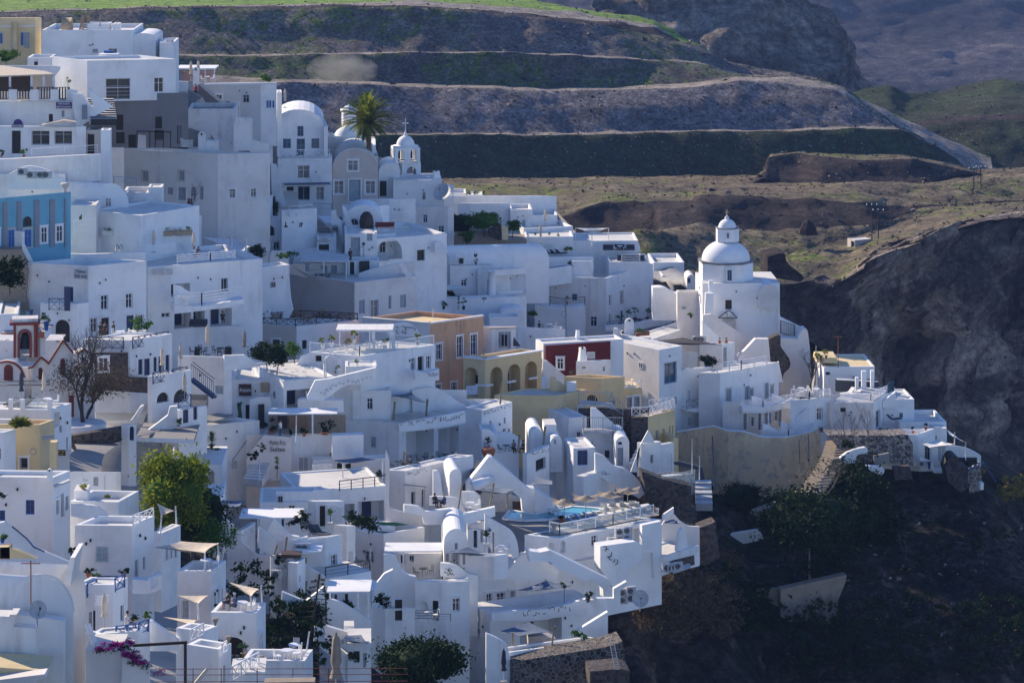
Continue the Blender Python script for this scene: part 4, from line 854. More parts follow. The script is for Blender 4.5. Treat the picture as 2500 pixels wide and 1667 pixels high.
def cafe(where,spots,mat='wmetal',ch=3):
 """tables each with chairs; spots are world points"""
 for i,p in enumerate(spots):
  side='single' if len(spots)==1 else ORD[i]
  inst('tb'+mat,table_proto(mat),p,U(0,3), '%s round table on %s'%(side,where))
  for k in range(ch):
   t=2*pi*k/ch+.5+i;q=Vector(p)+Vector((.7*cos(t),.7*sin(t),0))
   inst('ch'+mat,chair_proto(mat),q,t-pi/2, 'chair %s the %s table on %s'%(('left of', 'right of', 'behind', 'in front of')[(0 if cos(t)<-.4 else 1 if cos(t)>.4 else 2 if sin(t)>0 else 3)],side,where))
def strip(name,A,Bq,mat='concrete',n=8):
 A,Bq=cr(A,n),cr(Bq,n);a=[P2(*p)for p in A];b=[P2(*p)for p in Bq];N=min(len(a),len(b));m=MB()
 a=[a[i*(len(a)-1)//(N-1)]for i in range(N)];b=[b[i*(len(b)-1)//(N-1)]for i in range(N)]
 for i in range(N-1):m.face([a[i],b[i],b[i+1]],mat);m.face([a[i],b[i+1],a[i+1]],mat)
 return tag(m.build(name),None,None,None, 'structure')
crop(0,0)
b=B('cream yellow house with blue shutters at the top left corner',-150,322,380,168,500,60,[('l',0,308,22,400, 'Y'),('l',192,300,216,420, 'yq'),('l',224,300,268,440, 'dq')],Y=384,mat='cream',la=180,ld=26,ext=6,roof='cream')
b.slab([(-150,240),(322,232),(322,246),(-150,254)],0,.1, 'warm',b.Y-.12, 'cornice',ref=-150)
m=MB();m.tube([P2(137,210,383.6),P2(137,470,383.6)],.35, 'cream',10);m.build('pilaster',b.root)
tree('round green shrub in front of the cream yellow house',P2(60,570,374),3.4,3.4,1.5, 'leaf',1500,.3, 'garden_shrub',None,th=.2,clump=14)
b=B('large plain white house with two small dark windows on the skyline',383,384,1222,278,560,1,[('r',846,450,900,490, 's'),('r',995,448,1074,488, 'g')],Y=378,ld=12,ext=5)
b2=vault('white vaulted annex beside the large plain house',1200,1430,308,345,560,1,9,Y=379,group='barrel vaulted houses')
B('narrow white stair block at the right end of the plain house',1432,1465,1596,392,560,2,Y=377,ld=8)
chimney('white chimney stub on the plain skyline house',1582,370,400,22,376, 'round')
for x0,x1,y0,l in((800,1003,218, 'low white lift housing on the roof of the plain skyline house'),(1032,1088,222, 'small white chimney block on the roof of the plain skyline house')):
 B(l,x0,x0+1,x1,y0,285,1,Y=380,ld=3,cat='roof block',name='roof_block',group=None,ext=.5,par=.1)
o=empty('solar_water_heater',P2(615,282,380), 'brown solar water heater tank on the skyline house roof', 'water heater')
m=MB();m.tube([P2(570,232,380),P2(662,232,380)],1.0, 'tile',12);m.build('tank',o);m=MB()
for x in(590,645):m.bar(P2(x,285,380),P2(x,245,380),.1,.1, 'dwood')
m.build('stand',o)
def mast(label,x,y0,y1,Y,mat='metal',arms=2,r=.05):
 o=empty('antenna_mast',P2(x,y1,Y),label, 'antenna');m=MB();a,c=P2(x,y1,Y),P2(x,y0,Y);m.tube([a-Vector((0,0,.4)),c],r,mat,5);m.build('pole',o)
 if arms:
  m=MB()
  for k in range(arms):
   z=c.z-.15-.3*k;m.bar((c.x-.5,c.y,z),(c.x+.5,c.y,z),.04,.04,mat)
   for j in range(5):m.bar((c.x-.45+.22*j,c.y-.2,z),(c.x-.45+.22*j,c.y+.2,z),.02,.02,mat)
  m.build('aerial',o)
 return o
mast('thin antenna pole on the plain skyline house',918,125,220,380,arms=0,r=.06)
o=empty('lattice_mast',P2(785,280,381), 'brown lattice telecom mast behind the skyline house', 'mast');m=MB();a,c=P2(785,285,381),P2(785,150,381)
for s in(-.5,.5):
 for t in(-.3,.3):m.bar(a+Vector((s*1.6,t,0)),c+Vector((s*.7,t,0)),.12,.12, 'tile')
for k in range(8):
 z=a.lerp(c,k/8);z2=a.lerp(c,(k+1)/8);m.bar(z+Vector((-.7,0,0)),z2+Vector((.6,0,0)),.1,.1, 'tile');m.bar(z+Vector((.7,0,0)),z2+Vector((-.6,0,0)),.1,.1, 'tile')
m.build('lattice',o)
b=B('white cube house with a big recessed balcony window',478,800,1613,558,935,(543,),[('r',970,722,1196,915, 'g'),('r',1412,712,1500,850, 'w')],Y=352,ext=0,la=132,par=.35)
m=MB();m.box(b.top(1000,530),2.4,2.0,.5,0, 'white');m.box(b.top(1000,524)+Vector((0,0,.5)),1.2,.7,.3,0, 'blue');single(m, 'roof_hatch',b.top(1000,530), 'white roof hatch with a blue cover on the cube house', 'roof hatch')
railing(b.root,P2(972,912,351.8),P2(1196,908,352.3),1.4, 'c', 'wmetal')
slab([(20,604),(480,604),(552,612),(552,640),(430,800),(20,660)],3,.3, 'white',353, 'terrace_wall',label='long low white parapet wall left of the cube house')
B('small white hut behind the parapet at the far left',250,252,470,530,604,2,[('r',312,548,348,604, 'k')],Y=362,ld=5)
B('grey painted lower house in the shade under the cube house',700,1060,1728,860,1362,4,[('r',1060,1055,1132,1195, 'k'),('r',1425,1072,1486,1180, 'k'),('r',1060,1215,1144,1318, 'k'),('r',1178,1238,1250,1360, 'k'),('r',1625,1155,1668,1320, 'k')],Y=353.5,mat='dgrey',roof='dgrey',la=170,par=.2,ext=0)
o=empty('black_pergola',P2(1410,1360,350), 'black steel pergola frame on the shaded grey terrace', 'pergola');m=MB()
for x in(1258,1375,1425,1500,1566):m.bar(P2(x,1360,350),P2(x,1205,350),.12,.12, 'black')
m.bar(P2(1255,1205,350),P2(1570,1212,350),.12,.14, 'black');m.bar(P2(1420,1240,350),P2(1500,1240,350),.12,1.2, 'black');m.build('frame',o)
slab([(1270,1235),(1340,1245),(1340,1358),(1262,1358)],0,.06, 'greyw',350.5, 'folding_screen',label='pale folded panel inside the black pergola')
slab([(1655,1262),(1660,1350),(1772,1350),(1772,1284),(1655,1284)],0,.05, 'clear',347, 'glass_balustrade',label='glass balustrade at the edge of the grey terrace',cat='balustrade')
b=B('two storey white restaurant building with a purple sign',-120,655,700,935,1240,40,[('l',446,1048,486,1130, 'k'),('l',566,1015,592,1075, 's'),('l',692,998,738,1090, 'k')],Y=343,la=(925,),ld=24)
sign(b.root,515,940,662,998, '',0,341.5,515, 'purple', 'lime',.8,lines=['NAOUSSA', 'RESTAURANT'])
o=empty('terrace_canopy',P2(200,780,344), 'cream canopy roof over the restaurant terrace', 'canopy')
m=MB();m.prism([P2(-100,655,352),P2(0,600,352),P2(420,655,350),P2(498,680,344),P2(-100,700,343)],(0,0,-.15), 'canvas');m.build('roof',o)
for x in(-60,92,290,402,494):m=MB();m.bar(P2(x,700,344),P2(x,835,344),.25,.25, 'wmetal');m.build('post',o)
slab([(-100,700),(300,700),(300,840),(-100,840)],0,.2, 'dwood',350, 'glazed_front',label='dark glazed dining room behind the restaurant terrace',cat='glazing')
slab([(300,690),(492,690),(492,835),(300,835)],0,.2, 'beige',349.5, 'terrace_backdrop',label='beige rear wall at the right end of the restaurant terrace')
for i,(x0,x1)in enumerate(((-10,96),(144,300),(342,496),(510,638))):
 p,q=P2(x0,915,342.6),P2(x1,912,342.6);railing(None,p,q,4.1*80/80*.95, 'w', 'dwood', 'wooden_railing',9, 'dark wooden terrace railing, %s from the left on the restaurant'%ORD[i], 'dark wooden railings of the restaurant')
for x in(120,320,503,660):
 single((lambda m:(m.box(P2(x,925,342.6),1.0 if x<600 else 1.3,.4,1.35),m)[1])(MB()), 'white_pillar',P2(x,925,342.6), 'white masonry pillar between the restaurant railings, %s'%{120:'leftmost',320:'second from left',503:'beside the glazed corner',660:'next to the staircase'}[x], 'pillar')
plant('small tree in a pot at the restaurant terrace end',P2(625,850,343),4.2,1.0, 'leaf',None,160, 'ball')
b.slab([(805,810),(1025,975),(1030,985),(885,1060),(760,1150),(770,1190),(700,1190),(660,860),(750,860),(820,960),(860,985)],0,.5, 'white',341, 'stair_wall',ref=805)
stairs_px(b.root,830,1105,800,905,3.2,340,347,mat='lime',rmat='black',wdir=(1,0,0))
b.slab([(752,965),(800,965),(802,1095),(752,1100)],0,.1, 'grypl',340.6, 'wrought_iron_ornament',ref=752)
b=B('white restaurant front with two wide windows and purple arched sign',-150,700,790,1165,1460,30,[('l',106,1195,190,1412, 'k'),('l',288,1185,455,1332, 'G'),('l',498,1185,662,1325, 'G')],Y=337,la=176,ld=26)
sign(b.root,108,1142,216,1172, 'NAOUSSA',0,334.5,108, 'purple', 'lime',.9);
b.slab([(122,1142),(128,1115),(145,1098),(165,1094),(185,1100),(202,1118),(208,1142)],0,.15, 'purple',334.6, 'arched_sign_top',ref=122)
b.slab([(375,1150),(690,1122),(580,1105)],0,2, 'canvas',336, 'low_roof',ref=375)
railing(b.root,P2(290,1440,333),P2(895,1405,335),1.8*1.4, 'c', 'wmetal',posts=4)
plant('bushy plants beside the dark restaurant door',P2(220,1440,333),2.6,.9, 'leaf', 'terra',160, 'bush')
plant('potted shrub on the left side of the dark restaurant door',P2(15,1440,333),2.6,.7, 'leafd', 'terra',120, 'bush')
B('small beige lobby with a brown door right of the restaurant',790,795,925,1195,1420,4,[('r',803,1228,866,1415, 'k')],Y=338,mat='beige',ld=4)
B('tall thin white pier with cables beside the lobby',920,925,1014,1195,1570,4,Y=334,ld=2,par=.1,cat='pier',name='masonry_pier',group=None)
slab([(-120,1470),(925,1415),(925,1660),(600,1700),(-120,1700)],2,.6, 'stained',331, 'retaining_wall',label='stained pale retaining wall below the restaurant')
crop(0,400)
b=B('long weathered white house with peeling plaster and small windows',935,2000,2480,-92,330,4,[('l',1306,75,1360,155, 'S'),('l',1640,70,1690,152, 'S'),('l',1536,218,1588,285, 's'),('l',1632,218,1706,335, 'D'),('l',1756,215,1802,298, 's'),('l',1832,205,1866,332, 's'),('r',2102,232,2160,318, 'C'),('r',2298,228,2352,308, 'C')],Y=360,mat='stained',la=(-145,),ld=None,roof='roof')
b.slab([(935,-148),(1135,-148),(1135,300),(935,300)],0,.5, 'stained',352, 'buttress',ref=935)
crop(400,0)
b=B('weathered grey plaster building with a blank end wall',222,224,655,1002,1370,3,Y=371,mat='oldw',ld=8,roof='concrete')
b.slab([(640,1170),(660,1080),(790,1085),(800,1280),(935,1320),(965,1320),(965,1385),(640,1385)],0,.3, 'stained',369, 'stepped_side_wall',ref=640)
b.slab([(150,1300),(230,1175),(330,1210),(330,1350),(150,1350)],0,.4, 'dgrey',368, 'sloping_grey_wall',ref=150)
chimney('rounded white chimney on the weathered wall',347,1210,1370,66,366, 'round');B('little white stair housing on the weathered wall',385,387,495,1300,1385,3,Y=366.5,ld=2,cat='roof block',name='roof_block',group=None,par=.1)
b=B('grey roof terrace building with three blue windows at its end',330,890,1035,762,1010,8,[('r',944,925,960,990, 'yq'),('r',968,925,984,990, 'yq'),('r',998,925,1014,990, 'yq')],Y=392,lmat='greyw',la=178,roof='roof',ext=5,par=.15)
b.slab([(315,765),(345,765),(640,1025),(610,1030)],0,.5, 'beige',388, 'stair_parapet',ref=315)
b.slab([(315,775),(610,1030),(620,1060),(440,1060),(360,900),(240,830),(315,830)],0,.3, 'dgrey',389, 'stair_flank',ref=315)
slab([(222,825),(352,895),(285,945),(345,990),(222,1000)],0,.6, 'dgrey',384, 'zigzag_wall',label='dark grey zigzag stair wall under the roof terrace')
slab([(108,745),(220,752),(222,840),(108,840)],0,.3, 'white',388, 'white_wall',label='short white wall with a glass screen beside the red jacket')
b.slab([(370,770),(1036,760),(1036,775),(370,780)],0,.4, 'lime',390, 'parapet_cap',ref=370)
plant('round clipped bush on the grey roof terrace',b.top(935,758)+Vector((0,-.5,.2)),1.9,2.0, 'leaf',None,500, 'bush')
umb('closed cream parasol left on the grey roof terrace',248,745,5.2,396);umb('closed cream parasol right on the grey roof terrace',316,735,5.2,399)
chimney('tall rounded white chimney between the two parasols',295,617,765,58,395, 'round')
pergola('low white pergola with pink back wall on the roof terrace',[(110,640),(472,640)],400,5,6.0,th=.2,posts=(0,.75,1))
slab([(170,660),(470,660),(470,750),(170,750)],0,.2, 'pink',404, 'pink_wall',label='pink wall behind the low white pergola')
cafe('the grey roof terrace beside the pergola',[P2(400,752,396)],ch=2)
person('person in a red jacket and dark cap standing on the stairs',P2(290,895,386),2.6, 'red', 'black', 'stand', 'green',1.8)
ac('air conditioner on the grey roof terrace wall',P2(590,970,389.5));ac('twin air conditioner at the foot of the grey terrace',P2(665,1015,388.5));
mast('white lamp mast in front of the grey terrace',697,930,1190,384, 'wmetal',0,.06)
B('small white block beyond the grey roof terrace',1036,1038,1083,850,980,6,Y=396,ld=4)
umb('closed grey parasol beyond the grey roof terrace',1112,990,4.5,397)
b=B('flat blue painted roof house behind the big vault',650,652,1215,1030,1090,3,Y=405,mat='beige',roof='bluep',ld=6,ext=3,par=.1)
b=B('white wing with a blue shuttered window left of the big vault',690,790,1000,1085,1385,6,[('r',872,1218,936,1298, 'b')],Y=392,ext=2)
b=vault('big white barrel vaulted hotel with navy shutters',1000,1470,1022,1180,1450,4,15,Y=398,wins=[('x',)*5][:0]or[(1226,1158,1282,1252, 'B'),(1093,1275,1166,1363, 'b'),(1355,1272,1426,1362, 'b'),(1219,1274,1295,1445, 'b')],group='barrel vaulted houses',rim=.25)
B('white corner pier beside the big vault',1460,1470,1506,1165,1450,6,Y=397,ld=10,par=.1,cat='pier',name='masonry_pier',group=None)
b=B('white lower storey of the vaulted hotel with awning and doors',1040,1045,1545,1455,1840,4,[('r',1225,1520,1338,1640, 'C'),('r',1128,1715,1190,1840, 'k'),('r',1228,1710,1340,1840, 'e'),('r',1395,1715,1470,1838, 'c')],Y=394,ld=5,par=.1)
railing(b.root,P2(1060,1450,393.9),P2(1520,1445,394.6),3.0, 'x', 'wmetal',posts=3.3)
sail('slate awning above the doors of the vaulted hotel',[(1085,1680,0),(1540,1672,.5),(1545,1695,-2.5),(1095,1700,-2.5)], 'slate',Y=393.5,sag=.1)
slats(b.root,[(1360,1600),(1455,1600),(1455,1668),(1360,1668)],4, 'wmetal',393.4,5, 'ventilation_grille')
b.slab([(980,1500),(1030,1510),(1105,1830),(1130,1900),(1080,1900),(990,1800)],0,.4, 'white',391.5, 'stair_wall',ref=980)
stairs_px(b.root,1080,1850,1000,1540,2.4,392,399,mat='greyw',wdir=(1,.2,0))
railing(b.root,P2(1370,1940,389),P2(1540,1935,390),2.6, 'c', 'metal')
b=vault('beige barrel vaulted house with framed arched windows',1548,1965,1372,1560,1830,3,16,Y=397,mat='greyw',gm='beige',wins=[(1688,1470,1785,1570, 'C'),(1562,1660,1650,1780, 'C'),(1700,1650,1806,1850, 'Q')if 0 else(1700,1650,1806,1850, 'D'),(1850,1660,1940,1780, 'C')],rim=.2)
B('beige square pier at the right shoulder of the beige vault',1868,1870,1966,1432,1600,3,Y=401,mat='beige',ld=3,par=.1,cat='pier',name='masonry_pier',group=None)
b=B('white church body below the small dome',1510,1512,1945,1345,1560,3,Y=412,ld=12,ext=3,par=.2)
b.slab([(1510,1250),(1738,1255),(1738,1350),(1510,1350)],0,3, 'white',412, 'upper_wall',ref=1510)
def dome(root,x,ytop,ybase,rpx,Y,mat='white',n=28,name='dome',seg=None):
 p=P2(x,ybase,Y);r=rpx/OS*Y/F;h=(ybase-ytop)/OS*Y/F;m=MB()
 m.lathe(p,[(r*cos(t*pi/20),h*sin(t*pi/20))for t in range(0,10)]+[(.01,h)],mat,n);return m.build(name,root)
dome(b.root,1690,1145,1345,150,414);dome(b.root,1540,1218,1255,32,411,name='small_dome')
m=MB();m.lathe(P2(1700,1160,416),[(1.1,0),(1.1,2.2),(1.3,2.25),(1.3,2.5),(0,3.2)], 'white',8,False);m.build('lantern',b.root)
p=P2(1888,1425,402);top=P2(1868,1135,402);o=empty('palm_tree',p, 'tall date palm standing beside the beige vault', 'tree');m=MB()
pts=[p.lerp(top,k/8)for k in range(9)];m.tube(pts,[.5]+[.36+.05*(k%2)for k in range(7)]+[.55], 'palmtrunk',9);m.build('trunk',o)
m=MB()
for k in range(110):
 az=U(0,2*pi);el=U(.0,1.5)if k>9 else U(-.9,-.3);Lf=U(4.2,5.3)*(1 if el>0 else .6);d=Vector((cos(az)*cos(el),sin(az)*cos(el),sin(el)));c=top.copy();prev=c
 sdv=d.cross(Vector((0,0,1))).normalized()
 for j in range(9):
  d2=(d+Vector((0,0,-.115*j))).normalized();nx_=prev+d2*Lf/9;m.bar(prev,nx_,.035,.035, 'palm');lw=.62*sin(pi*(j+1.2)/10.5)
  for s in(-1,1):
   for q in(0,.5):
    b0=prev.lerp(nx_,q);tip=b0+sdv*s*lw+d2*.35-Vector((0,0,.22*lw));m.face([b0,b0+d2*.26,tip], 'palm')
  prev=nx_
m.build('crown',o)
crop(900,0,2.94)
Yt=411
def arch_tower(root,x0,x1,y0,y1,Y,nar,ay0,ay1,mat='white',depth=None,yaw=12,name='belfry'):
 """square open storey with arches on its four sides"""
 a=P2(x0,y1,Y);wd=(x1-x0)/OS*Y/F/(cos(radians(yaw))+sin(radians(yaw))*.3);h=(y1-y0)/OS*Y/F;m=MB();r=Vector((cos(radians(yaw)),sin(radians(yaw))));l=Vector((-r.y,r.x));p=Vector((a.x,a.y))
 c=[p,p+r*wd,p+r*wd+l*wd,p+l*wd];aw=wd/nar*.52
 for i in range(4):
  hs=[]
  for k in range(nar):
   u=wd*(k+.5)/nar;hs.append((u-aw/2,u+aw/2,a.z+(y1-ay1)/OS*Y/F,a.z+(y1-ay0)/OS*Y/F,True,.35,None))
  wall(m,c[i],c[(i+1)%4],a.z,a.z+h,hs,mat)
 m.face([(v.x,v.y,a.z+h)for v in c],mat);m.build(name,root);ce=(c[0]+c[2])/2;return Vector((ce.x,ce.y,a.z+h)),wd
b=B('white chapel base under the bell tower',180,210,525,1290,1465,4,Y=408,ld=7,ext=6,par=.3)
o=empty('bell_tower',P2(280,1290,Yt), 'white two tier bell tower with a ribbed dome and cross', 'bell tower')
c1,w1=arch_tower(o,240,382,1170,1292,Yt,1,1200,1292,name='lower_stage');c2,w2=arch_tower(o,190,380,1065,1170,Yt-.6,2,1078,1166,name='upper_stage')
m=MB();m.lathe(c2,[(w2*.5,0),(w2*.52,.15),(w2*.36,.15)]+[(w2*.36*cos(t*pi/20),.15+w2*.40*sin(t*pi/20))for t in range(1,10)]+[(.02,w2*.40+.2)], 'white',24);m.build('dome',o)
m=MB();q=c2+Vector((0,0,w2*.40+.1));m.bar(q,q+Vector((0,0,2.5)),.12,.12, 'white');m.bar(q+Vector((-.45,0,1.8)),q+Vector((.45,0,1.8)),.12,.12, 'white');m.lathe(q,[(.3,0),(.12,.5),(.05,.9)], 'white',8);m.build('cross',o)
chimney('tall tapered white chimney right of the bell tower',486,1212,1295,62,406, 'taper')
vault('small white chapel vault left of the bell tower',72,225,1172,1235,1470,3,8,Y=407,wins=[(80,1300,128,1410, 'k')])
crop(900,380)
b=B('tall white house wall below the bell tower chapel',225,226,672,224,470,4,Y=404,ld=6,ext=5,par=.15)
dish('large pale satellite dish on the tall white wall',P2(682,440,402),1.35,-.5)
b=B('cream white house with two multi pane windows',428,730,782,472,790,35,[('l',497,542,540,618, 'W'),('l',636,645,692,722, 'W')],Y=399,mat='warm',la=174,par=.15)
pergola('tiny cream canopy right of the chapel wall',[(676,290),(778,312)],407,3,3.2,th=.2)
b=B('white curved terrace house with vertical bar railing',0,190,430,400,640,10,[('r',130,515,192,590, 'k'),('l',40,505,90,590, 'c')],Y=389,la=172)
railing(b.root,P2(190,597,386),P2(430,590,387),2.9, 'v', 'wmetal');
b=B('long white terrace wall with rounded right end',670,900,1725,375,560,2,Y=422,la=170,ext=4,par=.4)
B('upper white step of the long terrace house',730,732,895,345,430,2,Y=425,ld=5);B('white planter box with bushes on the long terrace',910,912,1050,362,430,2,Y=423,ld=4,par=.15,cat='planter',name='planter_box',group=None)
for i,x in enumerate((925,985,1045)):plant('yellow green bush in the white planter box, %s'%('left', 'middle', 'right')[i],P2(x,365,424),1.6,.8, 'leafy',None,160, 'bush')
b=B('white flat roofed house with a small blue window',815,935,1300,440,700,3,[('r',1122,518,1166,564, 'y')],Y=415,la=165,ext=2)
b=B('white terrace block holding a closed parasol',1300,1302,1502,495,720,3,Y=414,ld=6);B('white terrace block at the right end of the upper row',1500,1502,1733,548,720,2,Y=416,ld=7)
b=B('broad white terrace at the right end with small plants',1400,1422,1875,668,860,(648,),Y=409,ld=12,par=.5)
umb('closed cream parasol on the upper right terrace block',1622,655,4.6,413);umb('closed cream parasol beside the white jacuzzi terrace',1578,800,4.6,403)
for i,x in enumerate((1527,1658,1735)):plant('small green plant on the broad white terrace, %s'%('left', 'middle', 'right')[i],P2(x,745,404),1.4,.5, 'leaf',None,60, 'bush')
B('low white pool wall with a curved back below the broad terrace',1430,1440,1880,745,900,2,Y=404,ld=6,par=.2,cat='wall',name='pool_wall',group=None)
slab([(780,800),(790,700),(1180,690),(1200,780),(1450,780),(1450,830),(780,830)],0,6, 'umber',402, 'garden_bed',label='earth bed of the small walled garden',cat='garden bed')
tree('broad green tree in the small walled garden',P2(1060,720,401),6.6,4.8,2.6, 'leaf',5200,.30,th=.3,clump=30)
tree('dark green tree at the left of the walled garden',P2(850,740,403),6.8,3.6,3.0, 'leafd',3600,.32,th=.3,clump=22)
tree('bright green shrub at the front of the walled garden',P2(900,800,398),3.6,2.4,1.5, 'leaf',1600,.26,th=.2,clump=12)
tree('pale green small tree right of the garden wall',P2(1320,735,402),5.2,2.4,1.9, 'leaf',1500,.26,th=.35,clump=14)
o=slab([(1095,680),(1190,640),(1220,640),(1225,775),(1180,775),(1100,740)],0,.8, 'dstone',400, 'dry_stone_wall',label='brown dry stone wall in the walled garden');slab([(1218,640),(1280,660),(1280,775),(1225,775)],0,.6, 'cream',400, 'wall_end',label='cream plastered end of the garden wall')
crop(900,380)
b=vault('long white barrel vault with a blind rounded end',525,745,825,960,1190,-38,13.5,Y=385,slant=8,wins=[])
b=B('white house front below the long barrel vault',745,748,1130,1012,1320,6,[('r',848,1138,900,1200, 'w')],Y=381,ld=4,par=.1)
b=B('white loggia house with a curved balcony and corner column',1000,1150,1450,1050,1310,(1030,),[('r',1165,1095,1445,1280, 'o',3.0),('l',1090,1135,1110,1290, 'k')],Y=380,la=165,par=.8)
for x0,x1,yy in((1130,1220,990),(1225,1310,995),(1320,1475,1000)):b.slab([(x0,yy),(x1,yy-4),(x1,yy+40),(x0,yy+45)],2,.05, 'clear',379.5, 'glass_panel',ref=x0)
m=MB();m.tube([P2(1130,1065,378.4),P2(1132,1295,378.4)],.5, 'white',10);m.build('column',b.root)
b.slab([(1190,1250),(1415,1232),(1418,1255),(1190,1282)],8,.3, 'lime',379, 'balustrade',ref=1190)
b.slab([(805,905),(845,898),(885,915),(888,1000),(805,1000)],6,.6, 'white',380.7, 'dormer',ref=805);b.slab([(832,942),(870,942),(870,994),(832,994)],6,.1, 'glass',380.4, 'dormer_pane',ref=832)
plant('dark green prickly pear on the vault house ledge',P2(985,1000,379),3.8,.7, 'leafd', 'terra',200, 'bush')
b=B('white lower terrace with pots under the loggia house',460,640,1450,1320,1500,(1290,),Y=374,la=150,par=.5)
slab([(640,1235),(760,1230),(760,1330),(830,1330),(750,1240)],0,.3, 'white',377, 'stair_wall',label='white stair wall behind the potted plants')
sail('white canopy slab over the potted plants',[(465,1205,0),(750,1185,3),(975,1215,0),(700,1232,-2)], 'wcanvas',Y=377,sag=.05)
for i,(x,y,h,r,k)in enumerate(((690,1410,2.6,.9, 'bush'),(825,1420,4.6,.8, 'tall'),(872,1415,3.6,1.0, 'ball'),(1060,1345,1.2,.5, 'bush'))):plant('potted plant on the lower white terrace, %s'%('leftmost in a brown pot', 'tall one in a round white jar', 'ball shaped in a brown jar', 'small one on the round pillar')[i],P2(x,y,372.5),h,r, 'leaf',('brown', 'lime', 'brown', 'lime')[i],200,k,ph=1.0)
vault('low white half vault beside the palm lily',1215,1430,1402,1460,1560,4,5,Y=372,wins=[(1280,1445,1325,1475, 's')])
B('small white cube in front of the low half vault',1095,1110,1385,1482,1600,5,Y=368,la=150)
plant('tall spiky yucca at the pale house corner',P2(1505,1560,371),7.0,1.5, 'leaf',None,420, 'spike')
crop(1300,450)
b=B('long white house with a diagonal facade and sunny roof terrace',-60,676,1108,860,1400,(728,),[('r',700,1015,726,1118, 'W'),('r',806,988,830,1090, 'S'),('r',942,975,968,1070, 'S'),('r',977,962,1002,1058, 'S'),('r',700,1188,724,1290, 'W'),('r',806,1158,830,1275, 'N'),('r',932,1115,960,1200, 'S'),('r',977,1112,1002,1260, 'K'),('r',1027,1095,1048,1170, 'S'),('l',362,1005,410,1065, 'b'),('l',445,1218,482,1298, 'W'),('l',530,1212,592,1305, 'W')],Y=396,lmat='warm',la=172,par=1.2)
b.slab([(20,1105),(200,1130),(380,1125),(485,1110),(485,1400),(20,1400)],0,2.5, 'white',391, 'balcony_base',ref=20)
railing(b.root,P2(22,1095,390.9),P2(300,1130,390.9),3.2, 'c', 'dwood');railing(b.root,P2(300,1130,390.9),P2(480,1112,391.5),3.2, 'c', 'dwood')
plant('olive tree in a pot at the left end of the dark railing balcony',P2(62,1090,392),5.0,1.3, 'leaf', 'concrete',300, 'ball',ph=1);plant('orange plant on the dark railing balcony',P2(315,1105,392),3.0,.6, 'dryg', 'terra',120, 'bush',ph=1)
o=empty('utility_pole',P2(312,1410,389), 'thin grey utility pole in front of the pale house', 'utility pole');m=MB();m.tube([P2(312,1410,389),P2(303,1040,389)],.11, 'lgrey');m.build('pole',o);m=MB();m.tube([P2(290,1190,389)+Vector((.35*cos(k),0,.35*sin(k)))for k in[j*.6 for j in range(12)]],.04, 'lgrey');m.build('cable_coil',o)
railing(b.root,P2(690,1300,392),P2(930,1275,402),1.6, 'c', 'metal')
b.slab([(680,1300),(930,1280),(1310,1195),(1315,1262),(930,1345),(680,1345)],40,.5, 'white',389, 'terrace_parapet',ref=680)
for i,(x,y)in enumerate(((803,1300),(872,1265),(942,1245),(1055,1240))):plant('clipped ball tree along the diagonal facade, %s from the left'%ORD[i],P2(x,y,394+i*2.5),4.2,1.3, 'leaf', 'terra',260, 'ball',ph=.8)
B('white stair tower at the right end of the diagonal facade',1085,1150,1250,1108,1300,30,[('l',1146,1140,1185,1298, 's')],Y=405,par=.2)
def sofa(label,p,L=2.0,mat='cush',rz=0):
 o=empty('sofa',(0,0,0),label, 'sofa', 'dark terrace furniture');m=MB();m.box((0,0,.12),L,.8,.3,0,mat);m.build('seat',o);m=MB();m.box((0,.36,.42),L,.16,.42,0,mat);m.build('backrest',o)
 for s in(-1,1):m=MB();m.box((s*L/2-s*.08,0,.42),.16,.7,.2,0,mat);m.build('armrest',o)
 o.location=p;o.rotation_euler=(0,0,rz);return o
for i,(x,y)in enumerate(((690,790),(770,795),(720,760))):sofa('dark lounge sofa on the diagonal house roof, %s'%('left', 'right', 'rear')[i],b.top(x,y),1.6)
for i,(x,y)in enumerate(((440,836),(495,832))):lounger('cream sun lounger on the diagonal house roof, %s'%('left', 'right')[i],b.top(x,y),1.2, 'wcanvas')
cafe('the diagonal house roof',[b.top(620,786)], 'dwood',2)
B('white roof step with a round end on the diagonal house',360,365,550,705,860,3,Y=400,ld=4,par=.1,ext=1,cat='roof block',name='roof_block',group=None)
plant('leafy plant on the white roof step',P2(350,755,399),2.0,.9, 'leafd',None,120, 'bush')
B('white box with a vent grille on the flat roof',60,130,360,778,905,(745,),Y=393,lmat='white',par=.1,roof='dgrey',ext=.5,cat='roof block',name='roof_block',group=None)
b=B('stepped white pool terrace below the jacuzzi wall',60,110,560,668,800,3,Y=401,la=150,ext=3,par=.5)
for i,x in enumerate((165,215,265)):lounger('dark folded sun lounger on the stepped pool terrace, %s'%('left', 'middle', 'right')[i],P2(x,655,403),2.2, 'cush')
slab([(0,548),(195,548),(195,590),(0,590)],0,.05, 'clear',404, 'glass_pool_wall',label='glass wall of the small plunge pool',cat='glass wall')
m=MB();m.face([P2(-20,600,406),P2(150,600,406),P2(160,590,409),P2(-20,590,409)], 'water');tag(m.build('pool_water'), 'pale blue water of the small plunge pool', 'water')
plant('round shrub behind the dark loungers',P2(325,625,404),2.2,1.3, 'leafy',None,300, 'bush')
b=B('white terrace with a fabric canopy and dark armchairs',370,372,970,520,700,2,Y=409,ld=8,ext=3,par=.2)
sail('small white fabric canopy on three white posts',[(395,402,0),(700,402,0),(640,415,-3),(480,425,-3)], 'wcanvas',posts=[(395,402,580,0),(546,428,580,-3),(698,402,520,0)],Y=410,sag=.5)
